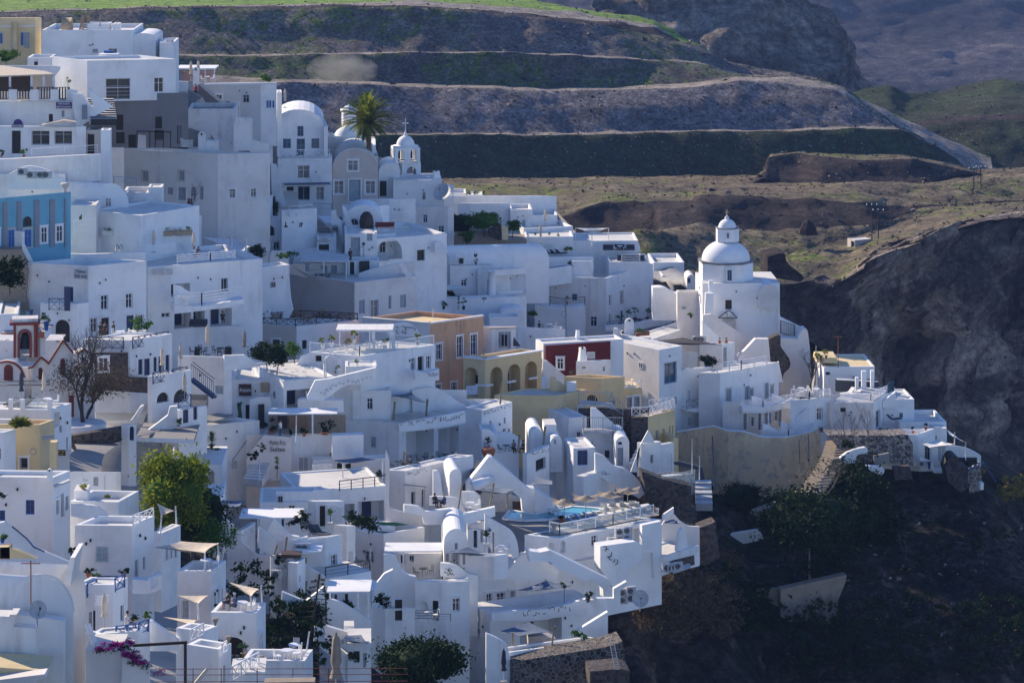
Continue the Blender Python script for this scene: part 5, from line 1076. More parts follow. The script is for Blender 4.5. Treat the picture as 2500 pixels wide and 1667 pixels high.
slab([(370,510),(560,520),(960,515),(985,560),(990,620),(370,610)],0,.3, 'white',412, 'terrace_wall',label='white back wall behind the dark armchairs')
for i,(x,y)in enumerate(((740,610),(845,610),(870,708),(935,708))):sofa('dark round armchair on the canopy terrace, %s'%('upper left', 'upper right', 'lower left', 'lower right')[i],P2(x,y,407 if y<650 else 403),2.9)
cafe('the canopy terrace between the armchairs',[P2(800,612,406.5)],ch=2)
B('white lower terrace step with a white railing',690,700,1065,712,780,3,Y=402,ld=6,par=.3);railing(None,P2(820,712,401.9),P2(985,712,401.9),2.6, 'h', 'wmetal',label='white bar railing in front of the lower armchairs')
B('white flat roofed sheds behind the diagonal house',1070,1110,1393,718,830,3,Y=430,ld=9)
B('low white house with a grey roof near the domed church',1140,1190,1418,838,960,4,Y=425,ld=8,roof='concrete',par=.1)
mast('rusty iron pole behind the armchair terrace',1052,540,660,408, 'terra',0,.07)
for i,(x,y0)in enumerate(((995,640),(1020,640),(1048,650))):chimney('square white chimney near the rusty pole, %s'%('left', 'middle', 'right')[i],x,y0,715,18,404, 'box')
crop(0,400)
b=B('white house with air conditioners on its sloping side',-120,80,600,95,420,3,[('r',168,180,232,240, 'w')],Y=330,la=170,par=.2)
b.slab(cr([(80,95),(250,20),(420,50),(520,100),(600,155)],4)+[(600,235),(80,235)],3,.4, 'white',327, 'sloping_wall',ref=80)
for i,x in enumerate((205,285,375,430)):ac('air conditioner on the sloping white wall, %s from the left'%ORD[i],P2(x,133 if i else 105,326),0,1.2)
b=vault('cream white vaulted house above the blue church',848,1185,178,400,432,6,20,Y=329,slant=163,wins=[(966,312,1024,396, 'Cq')],rim=0,ext=1)
b=B('white niche hut at the foot of the retaining wall',720,725,908,64,200,3,[('r',795,92,872,170, 'sa')],Y=335,ld=2)
railing(None,P2(1045,180,331),P2(1250,200,331),2.2, 'c', 'dblue',label='dark blue railing above the lit vaulted house')
B('white stepped stair house right of the lit vault',1120,1125,1360,270,520,3,Y=337,ld=6)
slab([(1250,270),(1330,265),(1480,410),(1480,520),(1120,520),(1180,390)],4,.4, 'white',335, 'sloping_wall',label='broad sloping white wall right of the lit vault')
B('tall white stair pier beside the sloping wall',1355,1358,1488,216,480,3,Y=339,ld=3,par=.1)
b=B('white garage like annex behind the planted terrace',1490,1550,1720,440,640,4,[('r',1600,475,1672,600, 's')],Y=334,la=170)
b=B('long white terrace wall with an iron balcony below the weathered house',1490,1492,2480,335,560,1,Y=373,ld=5,par=.2)
railing(None,P2(1640,470,368),P2(1832,480,368),3.9, 'v', 'black',label='black iron balcony railing on the long white wall')
pergola('thin white pergola over the black wall relief',[(1130,430),(1435,430)],330,3,7,th=.12)
b=B('curved white house wall behind the planted terrace',820,830,1290,425,660,(475,),Y=326,la=120,par=.2)
m=MB()
for k in range(16):
 c=P2(1290+U(0,130),470+U(0,55),325.0);m.lathe(c-Vector((0,0,.3)),[(0,0),(.3,.1),(.32,.35),(.2,.5),(0,.55)], 'black',9)
single(m, 'black_relief',P2(1350,530,328), 'black sculptural relief of curly hair on the white terrace', 'sculpture')
b=B('light blue neoclassical church facade with grey pilasters',-150,600,650,262,760,50,[],Y=315,mat='bluep',la=(330,),roof='white',par=.4)
def onl(x0,y0,x1,y1,off,mat,name,thick=.15):
 """panel on the left face of b"""
 A=b.p2;q=[]
 for x,y in((x0,y0),(x1,y0),(x1,y1),(x0,y1)):
  u=isect(I(x,0)[0],A,b.l);p=A+b.l*u;q.append(Vector((p.x+b.nl[0]*off,p.y+b.nl[1]*off,-(I(0,y)[1]-YH)*p.y/F)))
 m=MB();m.prism(q[::-1]if 0 else q,(-b.nl[0]*thick,-b.nl[1]*thick,0),mat);return m.build(name,b.root)
for x0,x1 in((-60,-10),(25,62),(155,192),(312,358),(455,500),(590,601)):onl(x0,355-(x0)*.06,x1,762,.14, 'grypl', 'pilaster')
onl(-150,372,600,345,.2, 'grypl', 'cornice',.2)if 0 else None
onl(-150,300,600,275,.35, 'bluep', 'cornice',.4)if 0 else None
for(x0,y0,x1,y1,s)in((372,575,430,722, 'W'),(512,562,572,712, 'W'),(216,598,286,762, 'Y'),(212,480,286,572, 'ka'),(70,600,130,762, 'Y'),(-60,600,-5,740, 'W')):
 u0,u1=isect(I(x1,0)[0],b.p2,b.l),isect(I(x0,0)[0],b.p2,b.l);ym=(b.p2+b.l*u0).y;dl=-b.l
 put_window(b.root,b.A,dl,b.nl,b.ll-u1,b.ll-u0,-(I(0,y1)[1]-YH)*ym/F,-(I(0,y0)[1]-YH)*ym/F,s, 'a' in s[1:],.04)
m=MB();q=P2(598,262,315);m.lathe(q,[(.25,0),(.12,.25),(.45,.8),(.5,1.0),(0,1.0)], 'beige',12);m.build('urn',b.root)
b=B('sunlit white wall house with a green gate beside the blue church',640,642,880,380,745,2,Y=322,mat='warm',ld=5,par=.1)  # warm plaster paints the sunlight onto this white wall
slab([(725,490),(750,460),(752,520),(725,520)],0,.1, 'green',319, 'green_gate',label='green gate panel on the sunlit ramp',cat='gate')
railing(None,P2(680,660,318),P2(880,640,318),4.5, 'c', 'wmetal',label='thin wire railing on the sunlit ramp')
b=B('white terrace with planter boxes along its edge',860,880,1800,680,830,(660,),[('r',1540,725,1700,840, 'Va')],Y=325,la=150,par=.15)
for i in range(9):
 x=945+i*92;yy=640+(abs(i-4)*-4)
 o=empty('planter_box',P2(x+30,yy+25,324+i*.15), 'grey planter box with bushes on the terrace edge, %s from the left'%ORD[i], 'planter', 'grey planter boxes along the terrace');m=MB();m.box(P2(x+40,yy+30,324+i*.15),1.12,.5,.55,0, 'tile' if i>5 else 'greyw');m.build('box',o)
 m=MB();leaves(m,P2(x+40,yy-18,324+i*.15),.62,.3,.38 if i!=3 else .15,130,.09, 'leafy' if i>5 else 'leaf',8);m.build('foliage',o)
for i,x in enumerate((1230,1310,1370)):lounger('dark blue lounger behind the planter boxes, %s'%('left', 'middle', 'right')[i],P2(x,640,327),2.3)
umb('closed beige parasol beside the glass pool screen',1410,815,4.2,322);umb('closed beige parasol beside the couple on the terrace',1778,835,4.2,320)
slab([(1285,740),(1615,722),(1620,820),(1345,832)],3,.06, 'clear',320, 'glass_pool_screen',label='glass screen around the hotel roof pool',cat='glass wall')
crop(450,400)
person('person in a white shirt seated at the white rail terrace',P2(88,868,319),.4, 'wcanvas', 'black', 'sit');person('person in a dark red shirt seated at the white rail terrace',P2(132,868,320),-.4, 'redtrim', 'black', 'sit')
cafe('the white rail terrace with the seated couple',[P2(60,880,318.5),P2(250,870,320),P2(400,868,321)],ch=2)
crop(0,400)
b=B('white corner house with the sign Delion',240,812,1345,938,1640,(890,),[('l',584,1128,672,1280, 'n'),('r',926,1205,992,1340, 'W'),('r',1155,1190,1216,1325, 'W'),('r',830,1415,892,1548, 'W'),('r',928,1412,1000,1640, 'K'),('r',1160,1390,1226,1600, 'N'),('r',1268,1385,1318,1530, 'W')],Y=306,lmat='warm',la=(905,),ld=None,par=1.0)
sign(b.root,680,962,806,1052, '',-20,304.5,806, 'lgrey', 'navy',.85,lines=['Delion', 'SUITES  HOTEL'])
b.slab([(200,780),(290,915),(800,930),(812,938),(812,1640),(260,1640),(230,1250),(260,1050)],-6,.4, 'warm',310, 'upper_wall',ref=812)
slab([(255,810),(780,830),(1335,810),(1335,880),(812,935),(290,915)],2,.4, 'white',316, 'roof_wall',label='white rear parapet of the roof with the pool ladder')
o=empty('pool_ladder',P2(1080,800,313), 'steel pool ladder on the flat white roof', 'pool ladder')
for x in(1062,1098):m=MB();m.tube([P2(x+dx,y,313)for dx,y in((0,800),(2,755),(12,738),(24,755),(26,800))],.06, 'metal');m.build('rail',o)
b=B('white balcony block with dark blue railing and dark arch',370,708,815,1285,1640,40,[('l',505,1430,640,1640, 'ka')],Y=302,la=172,par=.9)
railing(b.root,P2(450,1345,301),P2(640,1350,301.5),3.4, 'x', 'navy',posts=6);b.slab([(590,1128),(640,1128),(640,1350),(590,1350)],0,.1, 'navy',301.2, 'shutter',ref=590)
plant('blue pot with a green shrub left of the dark arch',P2(425,1530,300),4.6,1.3, 'leaf', 'blue',200, 'bush',ph=2.0);plant('large blue jar beside the striped steps',P2(288,1440,302),2.6,.8, 'leafd', 'blue',20, 'bush',ph=2.4)
slab([(0,790),(185,785),(260,980),(240,1200),(265,1340),(-100,1340),(-100,790)],0,2, 'umber',308, 'earth_wall',label='brown earth and rubble wall at the left edge',cat='retaining wall')
tree('dark fig bush growing from the earth wall at the left edge',P2(90,1160,304),7.5,3.4,3.2, 'leafd',1500,.5, 'fig_bush',None,th=.2,clump=16)
slab([(-100,605),(210,620),(215,740),(195,785),(-100,790)],2,.5, 'warm',311, 'garden_wall',label='beige wall with a dark window at the left edge');slab([(-30,660),(42,660),(42,785),(-30,785)],2,.1, 'black',310.8, 'iron_gate',label='black iron gate in the beige wall at the left edge',cat='gate')
slab([(200,640),(222,622),(222,740),(300,900),(320,990),(290,960),(205,790)],4,.5, 'white',309, 'stair_wall',label='white curved wall edge descending from the blue church')
b=B('white stair block with brown striped steps at the left edge',-120,-20,165,1380,1640,8,Y=300,par=.2)
o=empty('striped_steps',P2(100,1560,299), 'white steps with brown stripes at the left edge', 'steps');stairs(o,P2(10,1560,299),P2(200,1420,304),4.5,7, 'lime', 'terra',wdir=(1,.2,0))
b=B('white hotel with deep balconies and white rails',1350,1355,2410,950,1640,(870,),[('r',1480,1365,1562,1412, 'w'),('r',1570,1100,1745,1215, 'o',1.8),('r',2030,1050,2090,1170, 'E'),('r',1600,1370,1755,1510, 'o',2.2),('r',1775,1350,1880,1500, 'o',2.2),('r',1925,1330,2130,1500, 'o',2.2)],Y=315,ld=12,par=.5)
crop(450,400)
railing(b.root,P2(-65,915,314.6),P2(240,890,316.5),2.4, 'h', 'wmetal',posts=3.5);railing(b.root,P2(240,890,316.5),P2(465,870,318),2.4, 'h', 'wmetal',posts=3.5)
o=b.slab([(-90,1300),(160,1310),(550,1240),(550,1285),(160,1350),(-90,1375)],18,2.2, 'white',310, 'balcony',ref=-90)
b.slab([(-90,1210),(40,1215),(40,1300),(-90,1300)],0,.3, 'white',310.5, 'balcony_wall',ref=-90)
railing(b.root,P2(-30,1295,310.2),P2(160,1298,310.2),3.6, 'h', 'wmetal',posts=4);railing(b.root,P2(160,1298,310.2),P2(530,1240,314.5),3.6, 'h', 'wmetal',posts=5)
b.slab(cr([(-100,1110),(-40,1120),(20,1160),(100,1200)],4)+[(100,1300),(-100,1300)],12,.3, 'white',312, 'privacy_wall',ref=-100)
crop(0,400)
for i,x in enumerate((1405,1470,1535)):slab([(x,965),(x+50,962),(x+50,1015),(x,1020)],20,.1, 'lgrey',314.5, 'vent_grille',b.root,ref=1405)
sofa('dark figure like seat on the lower hotel balcony',P2(1820,1500,316.5),2.0)
crop(450,400)
person('seated person reading on the lower hotel balcony',P2(350,1460,316),.3, 'black', 'black', 'sit')
crop(450,400)
b=B('tall plain white house wall with a curved shoulder',480,560,965,965,1480,(925,),Y=340,la=120,par=.15)
b.slab([(480,1075),(560,1060),(560,1100),(480,1100)],0,.4, 'white',339, 'step',ref=480);railing(b.root,P2(480,1060,338),P2(555,1045,338),3.4, 'h', 'wmetal')
b.slab(cr([(960,920),(965,1100),(980,1250),(1000,1340)],3)+[(960,1420),(900,1420)],0,.5, 'white',338.5, 'curved_buttress',ref=960)
chimney('small domed white chimney above the wooden railing terrace',690,1268,1400,62,341, 'round');chimney('square chimney with a round vent beside the wooden railing terrace',765,1345,1420,45,337, 'round')
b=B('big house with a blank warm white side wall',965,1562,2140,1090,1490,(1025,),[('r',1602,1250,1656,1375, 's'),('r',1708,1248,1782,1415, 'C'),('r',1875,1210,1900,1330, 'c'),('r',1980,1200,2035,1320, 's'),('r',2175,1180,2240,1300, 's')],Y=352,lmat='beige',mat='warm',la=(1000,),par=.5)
slab([(965,925),(1105,920),(1110,1010),(1160,1060),(1240,1075),(965,1010)],-3,.3, 'beige',356, 'terrace_wall',label='beige curved terrace wall on top of the blank sided house')
b2=B('small white pavilion with shutters on the warm sided house',1140,1142,1510,912,1090,4,[('r',1250,935,1312,1020, 's'),('r',1345,930,1402,1020, 's')],Y=362,ld=6,par=.1)
pergola('grey flat canopy on white posts over the shuttered pavilion',[(1060,900),(1500,905)],358,6,3.2*2.2,th=.15,top='greyw',posts=(.5,.99))
vault('low grey white vault roof behind the shuttered pavilion',1000,1460,822,895,960,3,6,Y=366)
cafe('the shuttered pavilion terrace',[P2(1270,1070,357)], 'dwood',2)
slab(cr([(1600,1010),(1700,975),(1850,940),(2000,910),(2120,905)],3)+[(2120,1060),(1600,1060)],2,.6, 'warm',359, 'roof_hump',label='pale rounded roof hump right of the shuttered pavilion',cat='roof')
slab([(1960,910),(1990,900),(2180,1160),(2210,1180),(2130,1190)],2,.5, 'white',352, 'sloping_wall',label='long white diagonal wall beside the long vault')
b=B('white house with a small arched brown window',575,650,880,500,960,(485,),[('r',748,570,830,664, 'ka'),('r',820,715,915,905, 'W')],Y=372,la=140,par=.2)
b.slab([(480,515),(575,512),(610,700),(545,700),(500,560)],3,.5, 'black',373, 'dark_stair_flank',ref=480);railing(b.root,P2(480,512,372),P2(575,500,372),4, 'v', 'black',posts=3)
railing(b.root,P2(578,495,371),P2(665,490,371),3.8, 'v', 'black');railing(b.root,P2(550,696,369),P2(645,696,370),2.6, 'v', 'black')
slab([(765,318),(832,318),(832,480),(765,480)],2,2, 'black',382, 'dark_screen',label='black metal screen beside the narrow stairs',cat='screen');plant('tall green shrub against the black metal screen',P2(840,480,378),4.4,1.6, 'leafd',None,300, 'bush')
cafe('the black railed terrace',[P2(720,485,376)], 'black',3)
b=B('white house below the awning hotel with a roof railing',880,895,1218,430,900,(410,),[],Y=370,la=140,par=.3)
railing(b.root,P2(960,485,370),P2(1180,470,371),3.6, 'c', 'wmetal');slats(b.root,[(965,425),(1040,425),(1040,485),(965,485)],4, 'wmetal',369.5,5)
m=MB();m.bar(P2(915,580,369),P2(950,580,369),.1,.1, 'black');m.tube([P2(930,580,369),P2(932,535,369)],.08, 'black');m.tube([P2(918,580,369),P2(932,560,369),P2(948,580,369)],.06, 'black');m.build('iron_ornament',b.root)
b=B('white house with a pedimented dark doorway',1215,1216,1395,680,930,4,[('r',1235,740,1328,835, 'K')],Y=369,ld=6,par=.1)
b.slab([(1215,712),(1285,680),(1350,712)],4,.3, 'beige',368.6, 'pediment',ref=1215);slab([(1215,520),(1240,520),(1320,580),(1345,600),(1345,675),(1218,675)],3,.1, 'dgrey',374, 'dark_arch',label='dark glazed arch above the pedimented doorway',cat='window')
railing(b.root,P2(1222,672,372),P2(1352,668,372),3.6, 'c', 'tile')
stairs_px(b.root,1300,540,1220,480,2.5,374,380,mat='lime',rmat='lgrey',wdir=(1,.1,0))
slab([(1350,430),(1395,430),(1398,480),(1440,520),(1470,740),(1440,740),(1410,560),(1350,560)],3,.5, 'white',374, 'stair_parapet',label='white parapet following the narrow dark lane')
b=B('white garden wall house with an open arched terrace',1450,1800,1880,385,620,30,[],Y=378,la=170)
vault('white shell shaped vault with a small arched door',1448,1830,380,560,640,2,6,Y=375,wins=[(1520,500,1600,590, 'ea')])
m=MB();m.lathe(P2(1672,625,372),[(.6,0),(.85,.4),(.95,1.3),(.8,2.1),(.4,2.6),(0,2.7)], 'dwood',16);single(m, 'woven_pod_chair',P2(1672,625,372), 'large dark brown woven pod chair on the terrace', 'pod chair')
sofa('dark red bench beside the woven pod chair',P2(1840,598,372),2.5, 'redtrim')
slab([(1450,390),(1480,400),(1560,600),(1600,600),(1600,630),(1500,635)],3,.4, 'white',373.5, 'stair_wall',label='thin white stair wall left of the shell vault')
b=B('white house with a blue grey double door and iron gate',1470,1475,1770,645,900,4,[('r',1528,676,1612,850, 'D'),('r',1675,640,1725,708, 's'),('r',1635,722,1658,748, 'kq')],Y=365,ld=8,par=.2)
railing(b.root,P2(1610,860,363),P2(1648,855,363),3.6, 'v', 'metal')
person('person in a dark jacket walking below the blue grey door',P2(1522,905,362),.2, 'black', 'black', 'stand')
b=B('white house with a wide arched loggia',1755,1760,2410,690,1020,(640,),[('r',1765,690,2000,880, 'oa',2.5),('r',2135,790,2206,888, 'K')],Y=368,ld=12,par=.5)
railing(b.root,P2(1780,640,367.6),P2(2060,632,368.5),2.0, 'c', 'lgrey');slab([(1775,812),(1875,812),(1875,890),(1775,890)],4,.12, 'shutter',367.3, 'gate',b.root,ref=1775)
slab(cr([(2300,720),(2360,720),(2420,800),(2410,825)],3)+[(2300,825)],4,.5, 'white',371, 'garden_wall',label='curved white wall end beside the cream window house')
b=B('white gate arch beside black filigree panels',1495,1500,1790,890,1050,4,[('r',1520,895,1560,1030, 'ka')],Y=361,ld=3,par=.2,cat='gateway',name='gateway',group=None)
slab([(1605,895),(1700,890),(1700,965),(1650,1000),(1605,1005)],4,.1, 'black',360.6, 'filigree_panel',b.root,ref=1605)
b=B('curved white courtyard wall with climbing plants',540,560,960,800,1010,2,[],Y=352,la=130,par=.2,cat='wall',name='courtyard_wall',group=None)
tree('small dark green tree in the white courtyard',P2(665,920,349),5.6,1.9,2.3, 'leafd',1100,.26,th=.35,clump=14)
tree('bare climbing vine against the courtyard wall',P2(770,920,351),6,1,1,bare=True,name='climbing_vine',trunk='bark',th=.5,depth=3,tr=.09)
plant('green bush beside the courtyard gate',P2(900,880,348),2.4,1.6, 'leaf',None,300, 'bush');plant('broad green bush on the courtyard wall',P2(980,870,350),2.2,1.9, 'leaf',None,320, 'bush')
b=B('white bar house with dark counter windows',155,305,552,570,720,3,[('r',365,615,466,680, 'g'),('r',488,625,544,662, 'k')],Y=366,la=165,par=.2)
railing(b.root,P2(160,625,364),P2(305,630,364),3.6, 'v', 'black')
sail('long pale grey awning below the bar house',[(145,668,0),(470,690,0),(600,760,-4),(540,830,-8),(150,770,-6)][:4], 'wcanvas',Y=354,sag=.3)
for x in(433,565):m=MB();m.tube([P2(x,850,346),P2(x,655 if x<500 else 700,346)],.12, 'wmetal');single(m, 'awning_pole',P2(x,850,346), 'white awning pole, the %s one'%('taller' if x<500 else 'shorter'), 'pole')
b=B('white planted house corner with red flowers above the bar',-100,75,160,480,640,20,Y=352,la=160)
tree('thin red leaved climber on the white corner',P2(50,585,349),7.5,.9,1.6, 'rleaf',260,.22, 'climbing_plant',None,th=.6,clump=10)
b=B('white house carrying the terrace with dark crossed wooden railings',495,1030,1600,1490,1830,(1435,),[('l',600,1600,656,1725, 'k'),('l',808,1612,878,1745, 'K'),('r',1082,1618,1126,1700, 'k')],Y=334,lmat='beige',la=(1462,),par=.15)
p0,pr,pl=b.rim(0),b.rim(b.rl),b.rim(b.ll, 'l')
railing(b.root,pl,p0,2.2, 'x', 'dwood',posts=2.8);railing(b.root,p0,pr,2.2, 'x', 'dwood',posts=2.8);e=Vector((b.E.x,b.E.y,b.zt));railing(b.root,pr,e,2.2, 'x', 'dwood',posts=2.8);railing(b.root,pl,e,2.2, 'x', 'dwood',posts=2.8)
cafe('the dark wooden railing terrace',[b.top(x,y)for x,y in((830,1440),(930,1425),(1060,1420),(1130,1450),(1250,1415))], 'wood',4)
for i,x in enumerate((1225,1310)):m=MB();m.box(P2(x,1440,343),.9,.7,.9,.5, 'cush');single(m, 'covered_furniture',P2(x,1440,343), 'grey covered furniture stack on the wooden terrace, %s'%('left', 'right')[i], 'covered stack')
crop(0,780)
b=B('old church with red trim and peeling plaster walls',-150,455,640,440,1060,62,[('l',-150,600,-149,610, 'k')][:0],Y=262,mat='oldw',la=176,ld=24,par=.1,ext=6,roof='oldw')
root=b.root
def gable(pts,trim,Y,wn,nm='gable',ref=None,a=0,t=1.0):
 slab(pts,a,t, 'oldw',Y,nm,root,ref)
 V,d=plane_pts(trim,a,Y-.15,ref);m=MB()
 for p,q in zip(V[:-1],V[1:]):m.bar(p,q,.3,.16, 'redtrim')
 m.build('red_moulding',root)
 for(x0,y0,x1,y1)in wn:
  m=MB();V,d=plane_pts([(x0,y1),(x0,y0)]+[((x0+x1)/2-(x1-x0)/2*cos(pi*k/8),y0-(x1-x0)/2*sin(pi*k/8))for k in range(9)]+[(x1,y1)],a,Y-.08,ref);m.prism(V,(0,.06,0), 'redtrim')
  for k in(.25,.5,.75):m.bar(P2(x0+(x1-x0)*k,y1,Y-.12),P2(x0+(x1-x0)*k,y0-8,Y-.12),.05,.05, 'brown')
  m.build('red_window',root)
gable(cr([(-60,420),(0,395),(60,385),(130,400),(190,450),(225,530)],3)+[(225,1000),(-60,1000)],cr([(0,395),(60,385),(130,400),(190,450),(225,530)],3),260,[(36,455,118,560)],ref=0)
gable([(290,435),(378,345),(455,405),(455,1000),(290,1000)],[(258,445),(300,435),(378,345),(455,405),(470,410)],259.5,[(352,460,388,550)],ref=290)
gable([(450,400),(578,190),(670,300),(670,1000),(450,1000)],[(440,410),(578,190),(672,305)],259,[(552,380,596,510)],ref=450,a=10)
gable([(670,310),(770,270),(820,300),(870,430),(870,1040),(670,1020)],[(715,310),(770,275),(822,302)],263,[],ref=670,a=20)
for x0,y0,x1,y1 in((632,700,675,895),):
 m=MB();m.prism([P2(x0,y0,258),P2(x1,y0,258.4),P2(x1,y1,258.4),P2(x0,y1,258)],(0,.3,0), 'redtrim');m.build('tall_red_window',root)
for yy in(565,600):slab([(-60,yy),(455,yy-3),(455,yy+6),(-60,yy+9)],0,.2, 'concrete',258.7, 'string_course',root,ref=-60)
p=P2(125,350,258);wd=6.2;m=MB();h=250/3.76*258/F*1.0
pts=[(125,350),(330,350)];a0=Vector((P2(125,350,258).x,258.0));r=Vector((cos(.15),sin(.15)));l=Vector((-sin(.15),cos(.15)));W0=205/3.76*258/F;z0=P2(125,350,258).z;H0=300/3.76*258/F
cs=[a0,a0+r*W0,a0+r*W0+l*W0*.7,a0+l*W0*.7]
for i in range(4):
 Lw=(cs[(i+1)%4]-cs[i]).length;wall(m,cs[i],cs[(i+1)%4],z0,z0+H0,[(Lw*.28,Lw*.70,z0+.02,z0+H0*.80,True,.4,None)], 'oldw')
m.build('belfry',root)
m=MB();c=(cs[0]+cs[2])/2
m.box((c.x,c.y,z0+H0),W0+.7,W0*.7+.7,.25,.15, 'redtrim');m.box((c.x,c.y,z0+H0+.252),W0+.3,W0*.7+.3,.3,.15, 'oldw');m.build('belfry_cornice',root)
for i in range(2):
 pp,dd=cs[i],(cs[(i+1)%4]-cs[i]);Lw=dd.length;dd=dd/Lw;nn=Vector((dd.y,-dd.x));m=MB();um,rr=Lw*.49,Lw*.21+.1;zs=z0+H0*.80-Lw*.21
 V=[(um-rr,z0)]+[(um-rr*cos(pi*k/10),zs+rr*sin(pi*k/10))for k in range(11)]+[(um+rr,z0)]
 V=[Vector((pp.x+dd.x*u+nn.x*.06,pp.y+dd.y*u+nn.y*.06,z))for u,z in V]
 for p_,q_ in zip(V[:-1],V[1:]):m.bar(p_,q_,.2,.2, 'redtrim')
 for u in(.1,Lw-.1):p_=Vector((pp.x+dd.x*u+nn.x*.05,pp.y+dd.y*u+nn.y*.05,z0));m.bar(p_,p_+Vector((0,0,H0)),.2,.22, 'redtrim')
 m.build('red_arch_trim',root)
m=MB();q=Vector((c.x,c.y,z0+H0*.25));m.lathe(q,[(.75,0),(.55,.35),(.42,1.0),(.25,1.35),(0,1.45)], 'black',14);m.bar(q+Vector((-1,0,1.9)),q+Vector((1,0,1.9)),.12,.12, 'dwood');m.bar(q+Vector((0,0,1.4)),q+Vector((0,0,1.9)),.08,.08, 'dwood');m.build('bell',root)
slab([(-150,185),(120,195),(120,350),(60,360),(-150,430)],0,3, 'oldw',265, 'rear_roof',root,ref=-150)
slab([(415,190),(560,190),(450,360),(415,340)],0,3, 'oldw',266, 'rear_wall',root,ref=415)
tree('large bare dark tree in front of the old church',P2(755,1000,256),16,1,1,bare=True,name='bare_tree',trunk='bark',th=.36,depth=6,tr=.5,spread=.62,up=.02)
tree('sparse needle foliage of a leaning dark tree beside the church',P2(770,1000,257),13,8,3.6, 'brush',2600,.26,name='dark_pine',trunk='bark',th=.3,clump=44,lean=(.35,0,1),tr=.35)
m=MB();m.lathe(P2(742,1045,255.5),[(2.2,0),(2.3,.9),(2.0,1.0),(0,.9)], 'oldw',16);single(m, 'round_tree_planter',P2(742,1045,255.5), 'round plastered planter ring at the foot of the bare tree', 'planter')
b=B('white building with a glass railed roof terrace at the far left',-150,470,655,828,1330,(765,),[('r',495,850,552,985, 'x',.6),('r',608,1080,624,1205, 'k'),('r',545,975,572,1035, 's')],Y=243,la=177,ld=15,par=.12)
for i,(x0,y0,x1,y1)in enumerate(((100,770,195,770),(205,770,445,775))):railing(b.root,P2(x0,815,243.3),P2(x1,818,243.3),2.2, 'g', 'clear')
for x in(98,458,207):m=MB();m.box(P2(x,822,243.2),.35,.3,.85,0, 'lime');m.build('pillar',b.root)
for i,x in enumerate((130,210)):lounger('dark brown sun lounger on the far left roof terrace, %s'%('left', 'right')[i],P2(x,815,245),-1.9, 'dwood')
umb('closed dark grey parasol on the far left roof terrace',195,755,4.4,246, 'cush');umb('closed cream parasol on the far left roof terrace',405,735,3.6,246)
cafe('the far left roof terrace',[P2(440,800,245)],ch=2)
sign(b.root,512,1194,603,1247, '',0,238,512, 'black', 'yellow',.8,lines=['Alter Ego', 'COCKTAIL'])if 0 else sign(b.root,512,1194,603,1247, '',0,238,512, 'black', 'yellow',.8,lines=['Alter Ego', 'CAFE'])
b=B('pale yellow green house with a small palm on top',140,365,500,965,1370,(918,),[('l',180,1268,255,1372, 'E')],Y=236,mat='ochre',la=176,ld=8,par=.5,roof='beige')
b.slab([(455,1125),(520,1125),(520,1370),(455,1370)],0,.8, 'cream',233, 'yellow_pillar',ref=455)
m=MB();m.tube([P2(305,1210,233)+Vector((.25*cos(k*.52),0,.25*sin(k*.52)))for k in range(13)],.04, 'metal');m.build('coiled_hose',b.root)
plant('small palm beside the pale yellow green house',P2(185,1100,234),5.6,2.0, 'palm',None,500, 'spike',name='small_palm')
m=MB();m.bar(P2(385,1088,233),P2(495,1070,233),.12,.35, 'metal');single(m, 'street_lamp',P2(440,1080,233), 'flat metal street lamp arm beside the yellow green house', 'street lamp')
b=B('white house with balusters at the left edge',-150,35,145,1035,1400,60,[('l',-40,1180,8,1290, 'c')],Y=233,la=176,ld=8,par=.4)
slab([(-150,915),(125,915),(140,980),(-150,985)],0,.3, 'white',238, 'baluster_wall',label='white scalloped balustrade at the left edge',cat='balustrade')
slab([(645,1070),(1115,990),(1115,1110),(900,1190),(720,1230),(645,1170)],10,.8, 'dstone',250, 'dry_stone_wall',label='dark dry stone wall along the narrow lane',cat='stone wall')
strip('lane',[(640,1400,234),(645,1240,240),(700,1180,246),(640,1070,256),(640,1000,262)],[(930,1400,236),(960,1240,243),(1100,1130,252),(1130,1020,262),(880,930,272)])
slab([(880,720),(1290,640),(1560,720),(1600,740),(1640,720),(1640,800),(1300,960),(1200,925),(880,925)],6,.5, 'white',279, 'lane_wall',label='white wall above the lane behind the bare tree')
slab(cr([(1200,930),(1250,860),(1290,800),(1320,790),(1310,820)],3)+[(1250,950),(1215,950)],4,.5, 'white',268, 'stair_parapet',label='white rounded parapet left of the broad stone steps')
o=empty('broad_steps',P2(1300,1050,262), 'broad shallow steps with white edges climbing to the right', 'steps')
stairs(o,P2(1250,1060,262),P2(1420,770,284),5.5,8, 'concrete', 'lime',wdir=(1,-.15,0))
slab([(1300,1060),(1540,880),(1560,800),(1625,795),(1640,990),(1400,1050)],8,.5, 'white',266, 'stair_parapet',label='white stepped parapet right of the broad stone steps')
strip('road',[(1250,1080,259),(1500,1030,266),(1900,945,280),(2140,885,288)],[(1330,1030,263),(1600,980,270),(1900,880,286),(2130,830,295)])
b=B('white gate pier with a navy door beside the lane',1115,1180,1252,965,1200,6,[('r',1190,980,1230,1110, 'na')],Y=255,la=150,par=.1)
b=B('white restaurant house with navy crossed railings on two terraces',755,1190,1580,190,560,(130,),[('r',1270,365,1308,505, 'n'),('r',1325,358,1376,512, 'n'),('r',1410,345,1440,478, 'n'),('r',1455,335,1505,480, 'n'),('r',1520,325,1555,470, 'n')],Y=278,la=172,par=.1)
railing(b.root,P2(815,270,278),P2(1132,272,278),3.1, 'x', 'navy',posts=4.4);railing(b.root,P2(1218,272,277.5),P2(1545,215,283),3.1, 'x', 'navy',posts=6)
